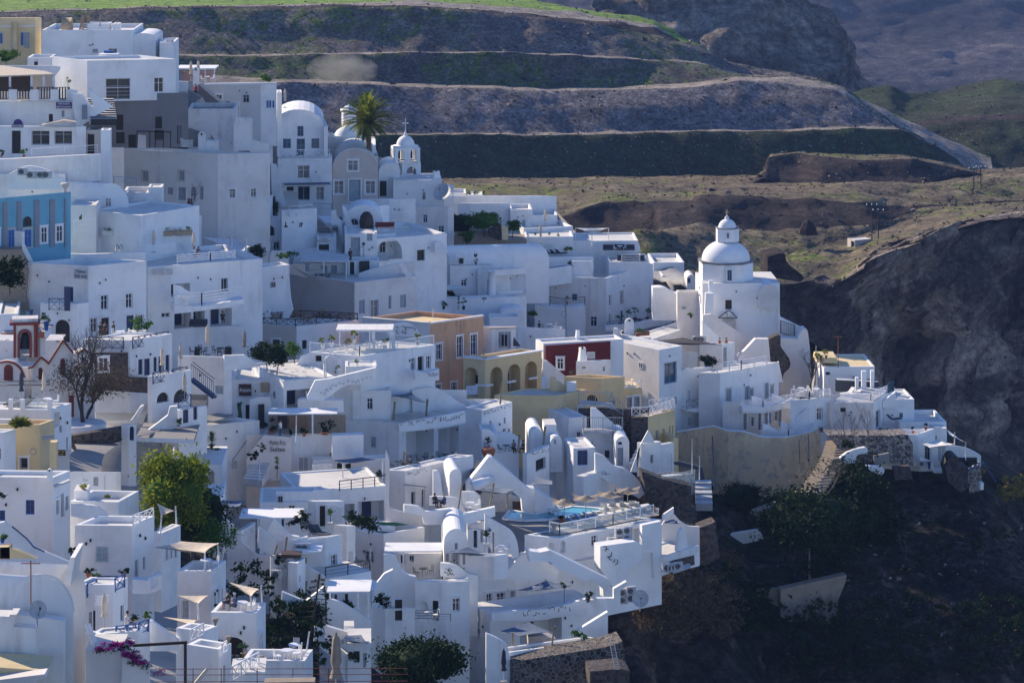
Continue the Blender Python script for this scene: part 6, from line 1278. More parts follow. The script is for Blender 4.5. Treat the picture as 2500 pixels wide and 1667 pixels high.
b.slab([(820,305),(1172,305),(1172,530),(1355,535),(1355,675),(820,640)],0,.3, 'dstone',276.5, 'dark_stone_facing',ref=820)
put_window(b.root,P2(905,475,276.4).to_2d(),Vector((1,0)),(0,-1),0,90/3.76*276/F,P2(905,475,276.4).z,P2(905,345,276.4).z, 'W',False,.03)
b2=B('lower white terrace house with navy railings and two arches',1355,1395,1755,520,800,(462,),[('r',1440,668,1550,760, 'ka'),('r',1595,640,1725,760, 'ka'),('r',1685,825,1730,940, 'n')],Y=271,la=160,par=.2)
railing(b2.root,P2(1405,595,270.5),P2(1545,570,272.5),3.0, 'x', 'navy',posts=5);railing(b2.root,P2(1580,565,273),P2(1718,540,275),3.0, 'x', 'navy',posts=5);railing(b2.root,P2(1640,815,268),P2(1752,800,269),3.2, 'x', 'navy',posts=5)
b3=B('low white wall house with navy doors beside the road',1600,1640,1900,830,960,(790,),[('r',1680,825,1732,950, 'n'),('r',1775,798,1812,920, 'n')],Y=268,la=150,par=.1)
umb('closed white parasol on the lower navy railing terrace',1488,500,3.8,274);umb('closed white parasol right of the navy railing house',1660,440,3.6,282);umb('closed white parasol beside the navy stairs',1693,740,4.4,270)
person('person in black standing in the doorway of the corner house',P2(925,185,284),.5, 'black', 'black', 'stand', 'cloth_b');person('second person in black leaning beside the doorway',P2(965,182,284.5),-.4, 'dwood', 'black', 'stand');person('long haired person in black on the navy railing terrace',P2(1040,178,285),-1.2, 'black', 'black', 'stand')
plant('leafy potted tree on the navy railing terrace',P2(1300,150,285),4.6,2.2, 'leaf', 'lime',500, 'bush',ph=1.2);cafe('the navy railing terrace',[P2(1100,175,283),P2(1220,170,284)], 'lime',3)
plant('green plant in front of the navy door by the road',P2(1640,985,266),2.6,.7, 'leaf', 'lgrey',160, 'bush')
o=empty('metal_stairs',P2(1880,690,277), 'dark metal stairs on the tall blank wall', 'stairs');m=MB();a,c=P2(1755,560,277),P2(1960,720,277)
for s in(0,1.2):
 m.bar(a+Vector((0,s,0)),c+Vector((0,s,0)),.08,.25, 'navy');m.bar(a+Vector((0,s,1.6)),c+Vector((0,s,1.6)),.06,.06, 'navy')
for k in range(12):q=a.lerp(c,k/11);m.bar(q,q+Vector((0,1.2,0)),.5,.05, 'navy');m.bar(q,q+Vector((0,0,1.6)),.04,.04, 'navy')
m.build('flight',o)
crop(450,780)
b=B('tall blank white house wall behind the metal stairs',-60,368,436,345,850,8,[('l',282,605,358,685, 's')],Y=290,lmat='warm',la=(330,),par=.3,ld=None)
b.slab([(368,330),(560,325),(640,380),(700,430),(368,475)],30,.4, 'white',289.7, 'sloping_parapet',ref=368)
slab([(-100,80),(500,60),(530,30),(540,60),(540,360),(-100,360)],1,.6, 'white',318, 'terrace_wall',label='long white wall under the hotel balconies')
for i,(x0,y0)in enumerate(((80,250),(372,255))):slab([(x0,y0),(x0+60,y0),(x0+60,y0+80),(x0,y0+80)],1,.3, 'black',317.5, 'dark_opening',label='dark doorway in the long white wall, %s'%('left', 'right')[i],cat='doorway')
umb('large closed beige parasol on the wall terrace',213,330,7.2,296);umb('smaller closed brown parasol before the dark doors',552,335,4.6,300, 'umber')
cafe('the terrace with the large beige parasol',[P2(330,325,298),P2(130,325,297)], 'dwood',3)
tree('dark leafy shrub spreading below the dark doors',P2(760,430,296),5.2,4.0,2.0, 'leafd',1500,.36,th=.25,clump=20,name='spreading_shrub');tree('second dark shrub overhanging the white tables',P2(850,470,292),5.4,2.2,2.2, 'leafd',900,.34,th=.3,clump=14,name='spreading_shrub');tree('pale green thin shrub against the terrace house',P2(1010,390,302),4.8,2.0,2.0, 'leaf',420,.34,th=.3,clump=12,name='thin_shrub')
b=B('white hotel entrance block with two framed sign panels',430,432,905,555,1110,3,[('r',562,782,598,920, 'k'),('r',676,700,864,830, 'o',1.0)],Y=296,ld=9,par=.3)
sign(b.root,502,592,615,698, 'Aressana',3,295.8,502, 'brown', 'lime',.5);slab([(700,582),(842,582),(842,664),(700,664)],3,.1, 'tile',295.8, 'bamboo_panel',b.root,ref=700)
b.slab([(600,745),(680,715),(790,715),(800,830),(765,850),(765,1000),(600,1000)],3,.5, 'white',293, 'porch',ref=600);b.slab([(678,780),(735,775),(735,1000),(678,1000)],3,.1, 'black',292.5, 'porch_door',ref=678)
plant('two tall cacti beside the hotel entrance',P2(510,935,292),5.4,.5, 'agave',None,10, 'cactus')
b=B('white terrace house over a wide opening below the arch trellis',900,910,1375,560,860,(520,),[('r',940,640,1200,830, 'o',3)],Y=292,ld=10,par=.15)
cafe('the white terrace beside the arch trellis',[P2(x,y,298)for x,y in((960,545),(1110,535),(800,520))], 'wmetal',4)
b.slab([(1130,700),(1200,560),(1330,545),(1760,440),(1770,500),(1600,560),(1450,620),(1350,690),(1280,740),(1130,740)],6,.5, 'white',287, 'swooping_parapet',ref=1130)
swirls(b.root,1250,690,1400,590,50,6,286.9,1130,7,seed=3);swirls(b.root,1400,590,1740,530,50,6,286.9,1130,9,seed=4)
slab(cr([(980,470),(1040,400),(1080,330),(1170,318),(1200,330)],4)+[(1200,530),(980,500)],4,.4, 'white',301, 'stair_wall',label='white curved stair wall behind the white tables')
o=empty('arch_trellis',P2(1360,540,293), 'white wrought iron arch trellis with a pointed top', 'trellis');m=MB()
for rr in(0,.45):
 V=[P2(1282+rr*40,530,293)]+[P2(1362-(80-rr*40)*cos(pi*k/10),400-(75-rr*40)*sin(pi*k/10),293)for k in range(11)]+[P2(1442-rr*40,530,293)];m.tube(V,.07, 'wmetal',5)
for k in range(14):a=360+k*12;m.bar(P2(1282,a,293),P2(1300,a+8,293),.05,.05, 'wmetal');m.bar(P2(1442,a,293),P2(1424,a+8,293),.05,.05, 'wmetal')
m.tube([P2(1330,320,293),P2(1358,290,293),P2(1392,320,293)],.05, 'wmetal',5);m.build('frame',o)
B('dark brown square tower beside the trellis',1400,1420,1528,305,540,6,Y=302,mat='brown',roof='brown',ld=4,par=.05,ext=.6,cat='kiosk',name='dark_tower',group=None)
B('white counter block with cacti right of the dark tower',1475,1480,1765,430,540,4,Y=295,ld=3,par=.1,ext=.6,cat='counter',name='white_counter',group=None);plant('low cactus bowl on the white counter',P2(1585,420,296),1.6,.6, 'leaf', 'lime',60, 'bush',ph=.6)
plant('potted cactus in a tall white pot under the trellis',P2(1412,540,292),3.2,.5, 'leafy', 'lime',60, 'bush',ph=2.0)
b=B('sunny upper terrace house with three tall windows and a curl railing',1143,1620,2302,335,760,(230,),[('r',2076,352,2120,465, 'W'),('r',2140,338,2195,470, 'K'),('r',2218,332,2262,452, 'W'),('l',1200,330,1260,385, 'k')],Y=299,la=(298,),par=.12)
crop(900,740)
b.slab([(425,620),(520,640),(648,605),(648,705),(520,730),(425,700)],12,1.0, 'white',301.5, 'balcony',ref=425);swirls(b.root,535,655,635,655,50,12,300.95,425,8, 'dgrey',seed=8)
pergola('white canopy frame with curtains on the sunny terrace',[(-300,262),(220,262)],303,3.5,2.5,th=.2,posts=(.05,.3,.6,.97),top='wcanvas')
for i,x in enumerate((40,215,-140)):m=MB();m.prism([P2(x-14,262,303),P2(x+18,262,303),P2(x+(35 if i else 20),450,303),P2(x-2,455,303)],(0,.3,0), 'wcanvas');single(m, 'curtain',P2(x,455,303), 'hanging white curtain of the terrace canopy, %s'%('middle', 'right', 'left')[i], 'curtain')
for i,(x,y)in enumerate(((150,425),(450,385),(-200,430),(-130,360),(-420,420),(-340,400))):plant('clipped green tree on the sunny white terrace, %s'%('right of the canopy', 'at the far right', 'left of the canopy', 'behind the canopy', 'at the far left', 'second from the left')[i],P2(x,y,302.5),3.0,1.0, 'leafy', 'lime',240, 'ball',ph=.9)
cafe('the sunny white terrace',[P2(-90,440,303),P2(60,430,303)],ch=3);railing(b.root,b.rim(0),b.rim(b.rl),1.0, 'g', 'wmetal',posts=6);railing(b.root,b.rim(b.ll, 'l'),b.rim(0),1.0, 'g', 'wmetal',posts=6)
o=slab(cr([(165,290),(200,220),(260,185),(320,178),(380,190),(440,240),(475,310)],4),3,.3, 'lime',322, 'arched_ornament_wall',label='white half round wall with dark curl ornaments');ren(o,o.name);swirls(o,240,250,420,250,90,3,321.8,165,8, 'dgrey', 'curl_ornament',seed=2)
crop(900,740)
b=B('peach coloured house with peeling plaster and white framed windows',-60,563,1055,192,860,(122,),[('r',808,302,862,498, 'W'),('r',936,286,992,480, 'W'),('r',620,375,672,520, 'W'),('r',756,726,806,815, 'W'),('r',618,748,660,790, 'W')],Y=330,mat='peach',lmat='warm',la=(140,),roof='cream',par=.5)
for u,sd in((b.rl, 'r'),(b.ll, 'l')):
 m=MB();m.bar(b.rim(0,sd,b.zt+.09,.1),b.rim(u,sd,b.zt+.09,.1),.45,.18, 'warm');m.build('cornice',b.root)
mast('thin white antenna on the peach house roof',592,50,130,336, 'wmetal',0,.04)
b=B('ochre arcade house with four arches and a terrace on top',870,1070,1588,518,900,(438,),[('l',882,590,1004,860, 'oa',1.6),('r',1117,585,1228,890, 'oa',1.6),('r',1278,560,1392,835, 'oa',1.6),('r',1436,534,1545,832, 'oa',1.6)],Y=322,mat='ochre',la=(498,),ld=None,roof='beige',par=.4)
m=MB();m.bar(b.rim(-.1, 'r',b.zt+.07,.05),b.rim(b.rl+.2, 'r',b.zt+.07,.05),.6,.14, 'lime');m.bar(b.rim(-.1, 'l',b.zt+.07,.05),b.rim(b.ll, 'l',b.zt+.07,.05),.6,.14, 'lime');m.build('cornice',b.root)
m=MB();zz=b.zt-2.95
for u0,u1,sd in((0,.95, 'r'),(3.15,4.3, 'r'),(6.4,7.5, 'r'),(9.7,10.8, 'r'),(0,1.1, 'l')):
 m.bar(b.rim(u0-.08,sd,zz,-.06),b.rim(u1+.08,sd,zz,-.06),.2,.22, 'lime')
m.build('impost_band',b.root)
railing(b.root,P2(878,485,321),P2(1055,488,323),2.4, 'c', 'metal');b.slab([(895,760),(1000,755),(1000,838),(895,845)],-8,.1, 'wmetal',320.6, 'balcony_front',ref=895)
b=B('white porch house with glazed double doors above the arcade',1060,1130,1350,225,460,4,[('r',1188,258,1305,420, 'V'),('r',1210,280,1280,400, 'eq')],Y=336,la=160,ld=4,par=.15)
b.slab([(1105,225),(1355,218),(1355,232),(1105,238)],4,.5, 'beige',335.8, 'porch_lintel',ref=1105)
b=B('white terrace house with a dark arched door and sculpted white fence',1350,1380,1805,215,500,(240,),[('r',1365,240,1432,402, 'ka')],Y=342,la=150,par=.1)
railing(b.root,P2(1540,300,341.5),P2(1600,300,341.8),2.4, 'v', 'wmetal');railing(b.root,P2(1600,300,341.8),P2(1710,298,342),2.4, 'h', 'wmetal');railing(b.root,P2(1710,298,342),P2(1775,290,342.4),2.6, 'x', 'wmetal',posts=1)
person('person in dark clothes seated by the sculpted white fence',P2(1562,262,344),.8, 'black', 'black', 'sit');cafe('the sculpted fence terrace',[P2(1660,250,345)], 'metal',2)
slab([(1325,395),(1330,310),(1395,395)],0,.2, 'cush',333, 'folded_awning',label='dark folded triangular awning beside the arched door',cat='awning')
b=B('white framed house with a dark red facade',1600,1604,2340,372,800,(330,),[('r',1728,500,1788,604, 'W')],Y=330,mat='lime',la=160,ld=3,par=.2)
b.slab([(1625,392),(2220,350),(2220,560),(2200,700),(1800,700),(1625,540)],20,.1, 'redp',329.4, 'red_facade',ref=1625)
b.slab([(1600,525),(1640,530),(1800,665),(1800,740),(1590,700)],6,.4, 'white',327.5, 'stair_wall',ref=1600)
put_window(b.root,P2(1728,600,328.9).to_2d(),Vector((1,0)),(0,-1),0,.78,P2(1728,604,329).z,P2(1728,500,329).z, 'W',False,.05)
crop(1300,780)
chimney('tall tapered white chimney in front of the red facade',458,232,385,78,325, 'taper');chimney('tapered white chimney above the red facade house',415,75,165,44,334, 'taper')
b=B('small white house with tile panels below the red facade',400,540,720,380,560,(368,),[('r',645,432,666,475, 's'),('l',455,430,488,450, 's')],Y=323,la=(382,),par=.1)
b.slab([(500,298),(575,298),(575,360),(500,360)],4,.1, 'lgrey',326, 'tiled_panel',ref=500);b.slab([(335,470),(390,465),(390,500),(335,500)],2,.1, 'glass',326, 'low_window',ref=335)
b=B('big white house with a large blue framed window',600,1162,1370,278,1000,(240,),[('r',1208,392,1322,585, 'B'),('r',1295,710,1325,782, 'w')],Y=333,lmat='warm',la=(165,),par=.4,ext=5)
b.slab(cr([(740,80),(790,100),(800,200),(850,255),(1000,270),(1165,275)],3)+[(1165,400),(740,400)],-28,.5, 'warm',340, 'curved_parapet',ref=1165)
b=B('white lower wing with a small iron balcony',1360,1365,1650,455,1010,25,[('r',1418,652,1448,760, 's'),('r',1425,895,1448,965, 's'),('r',1512,868,1565,990, 'k')],Y=336,par=.1,la=160,ext=5)
b.slab([(1410,820),(1605,805),(1605,835),(1525,855),(1410,840)],25,1.4, 'lime',334.5, 'balcony_slab',ref=1410);railing(b.root,P2(1415,825,334.4),P2(1600,806,336.5),2.9, 'x', 'metal',posts=1.2)
slab([(1365,290),(1522,300),(1505,440),(1365,470)],25,.06, 'clear',334.8, 'glass_screen',label='large tinted glass screen beside the dark awning',cat='glass screen')
b=B('white angular house with framed windows above the tan wall',1505,1730,1890,490,1020,(470,),[('r',1778,640,1822,758, 'W'),('l',1560,920,1600,990, 'w')][:1]+[('r',1800,915,1865,1000, 'g')],Y=337,la=(480,),lmat='warm',par=.15,ext=5)
sail('dark navy sun sail over the rooftop court',[(1085,195,8),(1375,165,4),(1760,235,0),(1300,215,-4)], 'nsail',Y=343,sag=.3)
B('white court block behind the dark awning',1535,1740,1855,228,480,(205,),[('r',1750,255,1785,435, 'd')],Y=346,lmat='warm',la=(232,),par=.1)
for i,x in enumerate((1718,1780)):plant('terracotta pot with a spiky plant beside the dark awning, %s'%('left', 'right')[i],P2(x,225,347),1.9,.4, 'leafd', 'terra',60, 'spike',ph=1)
tree('grey green bush behind the white rooftop rail',P2(1600,470,341),4,2.6,1.7, 'leafd',900,.28,name='rooftop_bush',th=.2,clump=14)
for i,x in enumerate((1500,1530,1560)):ac('air conditioner on the long white wall above the dark awning, %s'%('left', 'middle', 'right')[i],P2(x,205,351))
b=B('long white garden wall house below the domed church path',930,950,1560,230,420,(25,),Y=356,la=150,ld=3,par=.1)
B('white gate house with a rounded bell gable',740,800,1090,170,400,4,[('r',815,105,835,235, 'k')],Y=344,la=140,par=.1);chimney('white rounded bell gable of the gate house',890,-10,120,85,343.5, 'round')
slab([(945,125),(1075,110),(1075,145),(945,155)],2,.7, 'terra',342, 'terracotta_planter',label='long terracotta planter with herbs on the gate house',cat='planter');plant('low herbs in the long terracotta planter',P2(1010,120,341.7),1.4,1.5, 'leaf',None,120, 'bush')
b=B('wide ochre wall house with a terrace on top',-350,220,500,700,1010,(640,),[('l',-240,-100,-239,-99, 'k')][:0]+[('r',415,810,458,900, 'E')],Y=313,mat='ochre',la=(690,),roof='beige',par=.15)
b.slab([(165,535),(212,535),(212,560),(315,615),(315,690),(165,690)],4,.4, 'ochre',316, 'sloping_wall',ref=165);b.slab([(315,585),(405,580),(405,690),(315,690)],4,.9, 'white',315.5, 'white_chimney_block',ref=315)
b.slab([(85,535),(135,530),(135,690),(85,690)],4,.5, 'white',317, 'white_pier',ref=85)
b.slab([(238,870),(335,862),(335,905),(238,905)],10,.7, 'lgrey',312.5, 'window_box',ref=238)
b=B('upper ochre house with a curved wing and sunny parapet',290,632,845,540,860,(522,),[('l',490,690,600,780, 'ka'),('r',700,740,760,790, 's')],Y=318,mat='ochre',la=(520,),roof='cream',par=.4)
b.slab(cr([(500,500),(540,525),(505,600),(410,660)],4)+[(500,720),(640,720),(640,540)][::-1][:0]+[(290,660),(290,505)],-10,.4, 'ochre',316.5, 'curved_wing',ref=500)if 0 else None
b=B('small ochre block with two windows and patterned railing',840,842,1008,640,850,8,[('r',865,715,912,810, 'D'),('r',932,705,982,805, 'D')],Y=320,mat='ochre',ld=6,par=.1,roof='cream')
railing(b.root,P2(848,636,319.8),P2(996,620,320.5),2.3, 'x', 'wmetal',posts=1.2)
b=B('ochre corner house with slim windows and white railing',905,1060,1310,890,1300,(825,),[('r',1128,1015,1160,1150, 'd'),('r',1190,1000,1216,1098, 'c'),('r',1252,980,1268,1082, 'c'),('r',1280,972,1294,1072, 'c')],Y=309,mat='ochre',la=(895,),lmat='dstone',par=.1,roof='beige')
railing(b.root,P2(912,885,310),P2(1062,885,309),2.6, 'x', 'wmetal',posts=1.2);railing(b.root,P2(1062,885,309),P2(1305,812,315),2.6, 'x', 'wmetal',posts=1.2);railing(b.root,P2(1070,800,316),P2(1300,775,319),2.0, 'x', 'wmetal',posts=1.2)
b=B('dark stone house with a grey double door',660,835,1055,830,1130,6,[('r',922,975,985,1150, 'd')],Y=311,mat='dstone',la=170,ld=5,par=.1)
railing(None,P2(425,785,311),P2(730,785,312),3.9, 'v', 'metal',label='grey metal railing of the ochre house gallery');slab([(425,785),(490,760),(735,785),(780,830),(775,880),(700,800),(425,800)],3,1.2, 'lgrey',311.5, 'gallery',label='grey steel gallery and stair on the ochre house',cat='gallery')
railing(None,P2(710,800,310.5),P2(830,880,310.5),3.6, 'v', 'metal',label='descending grey metal stair railing on the ochre house')
b=B('white house wedge with a metal balcony below the ochre wall',330,333,500,905,1160,(890,),[('r',408,1030,445,1135, 'w')],Y=308,la=160,ld=6,par=.1)
b=B('white house with a cantilevered balcony and dark doors',455,470,835,1045,1330,3,[('r',540,1148,576,1175, 's'),('r',664,1198,708,1270, 'K')],Y=306,lmat='white',la=160,par=.1,ext=5)
b.slab([(465,1020),(830,1020),(830,1045),(465,1045)],3,1.3, 'lgrey',304.8, 'balcony_slab',ref=465);railing(b.root,P2(465,1022,304.7),P2(828,1022,305.7),3.9, 'v', 'metal');b.slab([(535,808),(582,812),(805,1010),(805,1025),(535,1020)],3,.3, 'white',307.2, 'stair_parapet',ref=535)
m=MB();m.bar(P2(740,1330,304.9),P2(738,930,304.9),.12,.12, 'metal');m.build('support_post',b.root)
b=vault('little white vaulted porch with a fanlight and grey door',765,888,1072,1130,1350,4,6,Y=302,wins=[(780,1175,832,1342, 'D'),(785,1120,822,1145, 'kaq')])
ren(b, 'vaulted_porch')
b=B('white curved house with an outside stair and small window',960,1000,1180,1135,1480,(1120,),[('r',1080,1240,1108,1318, 'W'),('r',990,1400,1090,1450, 'ka')][:1],Y=300,la=130,par=.1)
stairs_px(b.root,875,1340,985,1140,3.0*.5,301,307,mat='lime',rmat='lgrey',wdir=(1,.2,0));b.slab(cr([(1060,1020),(1090,1060),(1120,1130)],4)+[(1010,1130),(960,1220),(960,1400),(900,1400),(990,1150)],0,.4, 'white',299.5, 'stair_wall',ref=1060)
b=B('white cube balcony house at the foot of the tan wall',1135,1140,1298,1150,1440,(1122,),[('r',1175,1240,1280,1420, 'x',1.2),('r',1155,1260,1175,1310, 's')][:1],Y=301,la=160,par=.15)
b=B('ochre narrow house end behind the white cube balcony',1290,1292,1340,1090,1330,20,Y=308,mat='ochre',ld=3,par=.1)
slab([(1300,1305),(1340,1300),(1560,1355),(1600,1560),(1570,1600),(1530,1380),(1300,1330)],3,.5, 'cush',298, 'dark_stair_wall',label='dark slate coloured stair wall descending past the tan wall')
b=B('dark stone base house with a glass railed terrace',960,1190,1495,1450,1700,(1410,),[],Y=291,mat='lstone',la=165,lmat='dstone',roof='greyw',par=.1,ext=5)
railing(b.root,P2(1190,1555,288),P2(1490,1500,292),3.6, 'g', 'clear',posts=1.2)
stairs_px(b.root,1500,1700,1490,1470,1.7,290,297,mat='lgrey',rmat='metal',wdir=(1,0,0))
for i,(x,y0,y1)in enumerate(((1465,1095,1480),(1533,1250,1470))):single((lambda m:(m.tube([P2(x,y1,294),P2(x,y0,294)],.05, 'wmetal'),m)[1])(MB()), 'thin_pole',P2(x,y1,294), 'thin white pole beside the glass railed terrace, the %s one'%('taller', 'shorter')[i], 'pole')
b=B('white court house with a deep blue shutter',370,375,575,1180,1420,(1172,),[('r',412,1198,505,1335, 'U')],Y=297,la=160,ld=5,par=.1)
b=B('white curl patterned wall house with a vase shaped window',-90,-50,155,1235,1500,(1150,),[('r',30,1275,120,1380, 'k')],Y=291,la=150,par=.1);swirls(b.root,-40,1230,140,1185,60,32,b.Y-.1,-50,13,seed=11)
b=B('small white house with one curl ornament band',400,470,755,1440,1640,(1355,),[],Y=287,la=150,par=.05);swirls(b.root,645,1410,740,1385,55,28,b.Y+1.9,645,7,seed=12)
slab(cr([(575,1225),(660,1255),(720,1320),(760,1345),(850,1370),(930,1430),(990,1500),(1030,1600)],4)+[(980,1640),(575,1420)],8,.5, 'white',289, 'swooping_wall',label='long white swooping wall with a grey coping in front of the blue shutter')
for i,(l,x0,x1,yt,ys,yb,Yv)in enumerate((('white rounded vault end left of the ochre wall',-20,100,1005,1075,1180,302),('small white vault with a slit window below the ochre wall',165,272,1072,1130,1180,300))):
 vault(l,x0,x1,yt,ys,yb,5,6,Y=Yv,wins=[(200,1100,216,1140, 's')]if i else[])
B('white stepped chimney block with a round vent',108,110,220,965,1060,4,Y=302,ld=3,par=.05,cat='chimney',name='chimney_block',group=None)
crop(900,740)
b=B('white terrace house with the long curl patterned parapet',-500,280,905,1100,1560,(1000,),[('r',345,1165,600,1450, 'o',3.2),('r',640,1140,828,1420, 'o',3.2),],Y=297,la=(1050,),lmat='white',par=.1)
p0=P2(280,1100,297);b.slab(cr([(280,1105),(420,1075),(600,1045),(760,1015),(880,988)],3)+[(890,1095),(700,1135),(500,1165),(280,1180)],30,.3, 'lime',295.6, 'patterned_parapet',ref=280);swirls(b.root,300,1112,880,1035,62,30,295.5,280,24,seed=5)
cafe('the long curl parapet terrace',[P2(x,y,302+(1080-y)*.05)for x,y in((100,1085),(190,1060),(300,1065),(420,1045),(520,1060),(640,1030),(720,1020),(60,1070))], 'wmetal',3)
b2=B('white restaurant front behind the metal cafe chairs',-220,415,900,800,1030,3,[('r',470,845,525,965, 'W'),('l',318,865,382,1010, 'k'),('l',0,870,35,975, 'W')],Y=309,la=178,ld=18,par=.1)
b2.slab(cr([(400,800),(500,780),(600,778),(680,810),(760,860),(860,930),(980,980),(1040,985)],4)+[(1040,1400),(900,1300),(880,1000),(400,1000)],10,.5, 'white',303, 'swooping_wall',ref=400)
put_window(b2.root,P2(583,935,302.6).to_2d(),Vector((1,0)),(0,-1),0,.85,P2(583,940,303).z,P2(583,812,303).z, 'sa',True,.05)if 0 else None
for i,(x0,x1)in enumerate(((115,250),(565,700))):slats(b2.root,[(x0,905),(x1,890),(x1,1030),(x0,1045)],3, 'wmetal',306,12, 'driftwood_screen')
sail('slate grey awning stretched over the metal cafe chairs',[(-20,812,0),(400,805,2),(415,840,-5),(290,860,-7)], 'slate',Y=304,sag=.2);sail('white triangular sail at the end of the slate awning',[(290,862,0),(400,832,3),(530,908,-2)], 'wcanvas',Y=300,sag=.2)
for i,(x,y0,y1,Yp)in enumerate(((235,905,1095,299),(535,880,1045,301),(1215,735,930,305),(325,1360,1530,285),(1380,1205,1365,292),(1615,1130,1300,296))):single((lambda m:(m.tube([P2(x-8,y1,Yp),P2(x+5,y0,Yp)],.13, 'bamboo'),m)[1])(MB()), 'bamboo_pole',P2(x-8,y1,Yp), 'brown wooden sail pole '+('at the left of the metal cafe chairs', 'at the middle of the metal cafe chairs', 'on the white sun terrace by the arcade', 'beside the lower left dining terrace', 'beside the seated person in pink', 'behind the curl patterned parapet')[i], 'pole')
b=B('white curved corner house with curl cutouts and two slit windows',880,1038,1318,985,1420,(905,),[('r',1110,1080,1128,1142, 's'),('r',1240,1050,1258,1105, 's'),('r',1230,1150,1262,1190, 'w'),('r',1278,1150,1298,1185, 's')],Y=301,la=140,par=.15);swirls(b.root,1050,1010,1300,935,45,42,b.Y-.1,1038,18,seed=6)
sofa('white curved sofa on the sun terrace by the arcade',P2(1020,960,306),3.2, 'wcanvas')
b=B('white house block under the curl cutout corner with a glazed door',1035,1040,1180,1200,1480,5,[('r',1050,1215,1125,1400, 'V')],Y=296,ld=5,par=.1)
slab(cr([(1038,1155),(1110,1165),(1160,1210),(1185,1320),(1250,1368),(1380,1375)],4)+[(1380,1620),(1180,1500),(1120,1300),(1038,1250)],8,.5, 'white',293, 'swooping_wall',label='white swooping wall around the terrace of the person in pink')
slab(cr([(1180,1190),(1290,1190),(1380,1240),(1410,1290),(1400,1340)],4)+[(1180,1340)],3,.4, 'white',297, 'curved_wall',label='white curved privacy wall behind the person in pink')
person('person in a pink shirt seated at a dark table',P2(1330,1372,293),.3, 'pink', 'black', 'sit');person('dark haired person seated by the curl parapet',P2(1425,1375,292.5),-1.2, 'black', 'black', 'sit');person('bald person in a white shirt seated in the deep loggia',P2(800,1450,291),-1.3, 'wcanvas', 'lgrey', 'sit', 'skin')
cafe('the terrace of the person in pink',[P2(1265,1368,292)], 'black',2);cafe('the deep loggia',[P2(700,1450,290),P2(520,1470,289)], 'black',3)
plant('ball shaped bush on a stem by the glazed door',P2(1095,1385,292),4.0,.9, 'leafd',None,200, 'ball')
m=MB();m.lathe(P2(1100,1460,290),[(.1,0),(.65,.9),(.72,1.3),(.5,1.5),(.4,1.45),(0,1.4)], 'terra',14);single(m, 'terracotta_jar',P2(1100,1460,290), 'large reddish brown jar above the pyramid wall', 'jar')
crop(450,780)
b=B('white hotel building with the lettering Porto Fira Suites',570,985,1645,1065,1470,3,[('r',1045,1262,1140,1405, 'V'),('r',1238,1300,1290,1325, 's'),('l',705,1265,750,1470, 'd')],Y=285,la=(1055,),lmat='warm',par=.1,roof='concrete',ext=5)
b.slab([(1358,1065),(1645,1055),(1645,1265),(1358,1290)],6,1.2, 'white',282.4, 'projecting_upper_wall',ref=1358);b.slab(cr([(985,1080),(860,1070),(740,1065),(690,1110),(600,1230),(570,1290)],3)+[(600,1480),(985,1480)],-2,.3, 'warm',284.2, 'front_wall',ref=985)
sign(b.root,780,1100,935,1220, '',-2,284.1,985,None, 'black',1.0, 'wall_lettering',lines=['Porto Fira', 'Suites'])
pergola('white slatted canopy over the shaded lounge terrace',[(770,872),(1400,872)],284,2.6,6.5*.42,th=.12,posts=(.65,));b.slab([(770,880),(1480,880),(1480,1060),(770,1060)],2,.3, 'umber',291, 'lounge_back_wall',ref=770)
for i,(x0,x1)in enumerate(((960,1135),(860,940))):b.slab([(x0,885),(x1,885),(x1,1000),(x0,1000)],2,.1, 'wood' if i==0 else 'dwood',290.7, 'lounge_door',ref=x0)
person('person in a white shirt and headscarf standing on the lounge terrace',P2(880,1075,285),1.2, 'wcanvas', 'cloth_b', 'stand');
for i,(x,y,h,r)in enumerate(((800,1040,3.2,1.6),(1290,1055,3.6,1.8),(1100,1070,2.4,.9),(975,1085,1.8,.5))):plant('dark plant on the shaded lounge terrace, %s'%('left', 'right', 'middle', 'front in a white pot')[i],P2(x,y,284.8),h,r, 'leafd', 'lime' if i==3 else 'terra',260, 'bush')
stairs_px(b.root,540,1470,740,1020,2.0,281,292,n=18,mat='lime',rmat='lgrey',wdir=(1,-.3,0));m=MB();m.bar(P2(440,1295,281),P2(665,980,290),.05,.06, 'black');m.build('handrail',b.root)
b2=B('long white terrace wall building left of the outside stairs',-250,-40,690,990,1490,(925,),[('r',435,1295,487,1365, 'oa',.5),('r',325,1275,385,1480, 'oa',.5)],Y=284,la=150,par=.15)
plant('tall palm lily group before the white terrace wall',P2(250,1290,279),6.4,1.5, 'leaf',None,420, 'tall');plant('second palm lily before the white terrace wall',P2(300,1290,278.6),3.4,1.3, 'leaf',None,300, 'spike');plant('tall thin palm lily beside the hotel lettering',P2(850,1460,281),5.2,.9, 'leaf',None,300, 'tall')
slats(b2.root,[(0,1130),(160,1130),(160,1280),(0,1280)],3, 'wmetal',279,9)
for i,(x,y)in enumerate(((710,1215),(615,1290),(650,1285))):plant('dark plant in a bowl on the stair wall, %s'%('upper', 'lower left', 'lower right')[i],P2(x,y,281),1.9,.9, 'leafd', 'dwood',120, 'bush',ph=.6)
b=B('white flat roofed bar with a rounded corner and brown interior',-160,-158,348,1335,1600,2,[('r',-120,1400,275,1560, 'o',2.5)],Y=272,ld=8,par=.02,roof='lime',mat='lime')
b=B('white terrace house with a blue grey awning and slatted panel',1175,1180,1870,1290,1640,(1270,),[('r',1402,1315,1450,1445, 'k'),('r',1480,1320,1530,1445, 'k')],Y=282.6,la=160,ld=1.5,par=.1,ext=5)
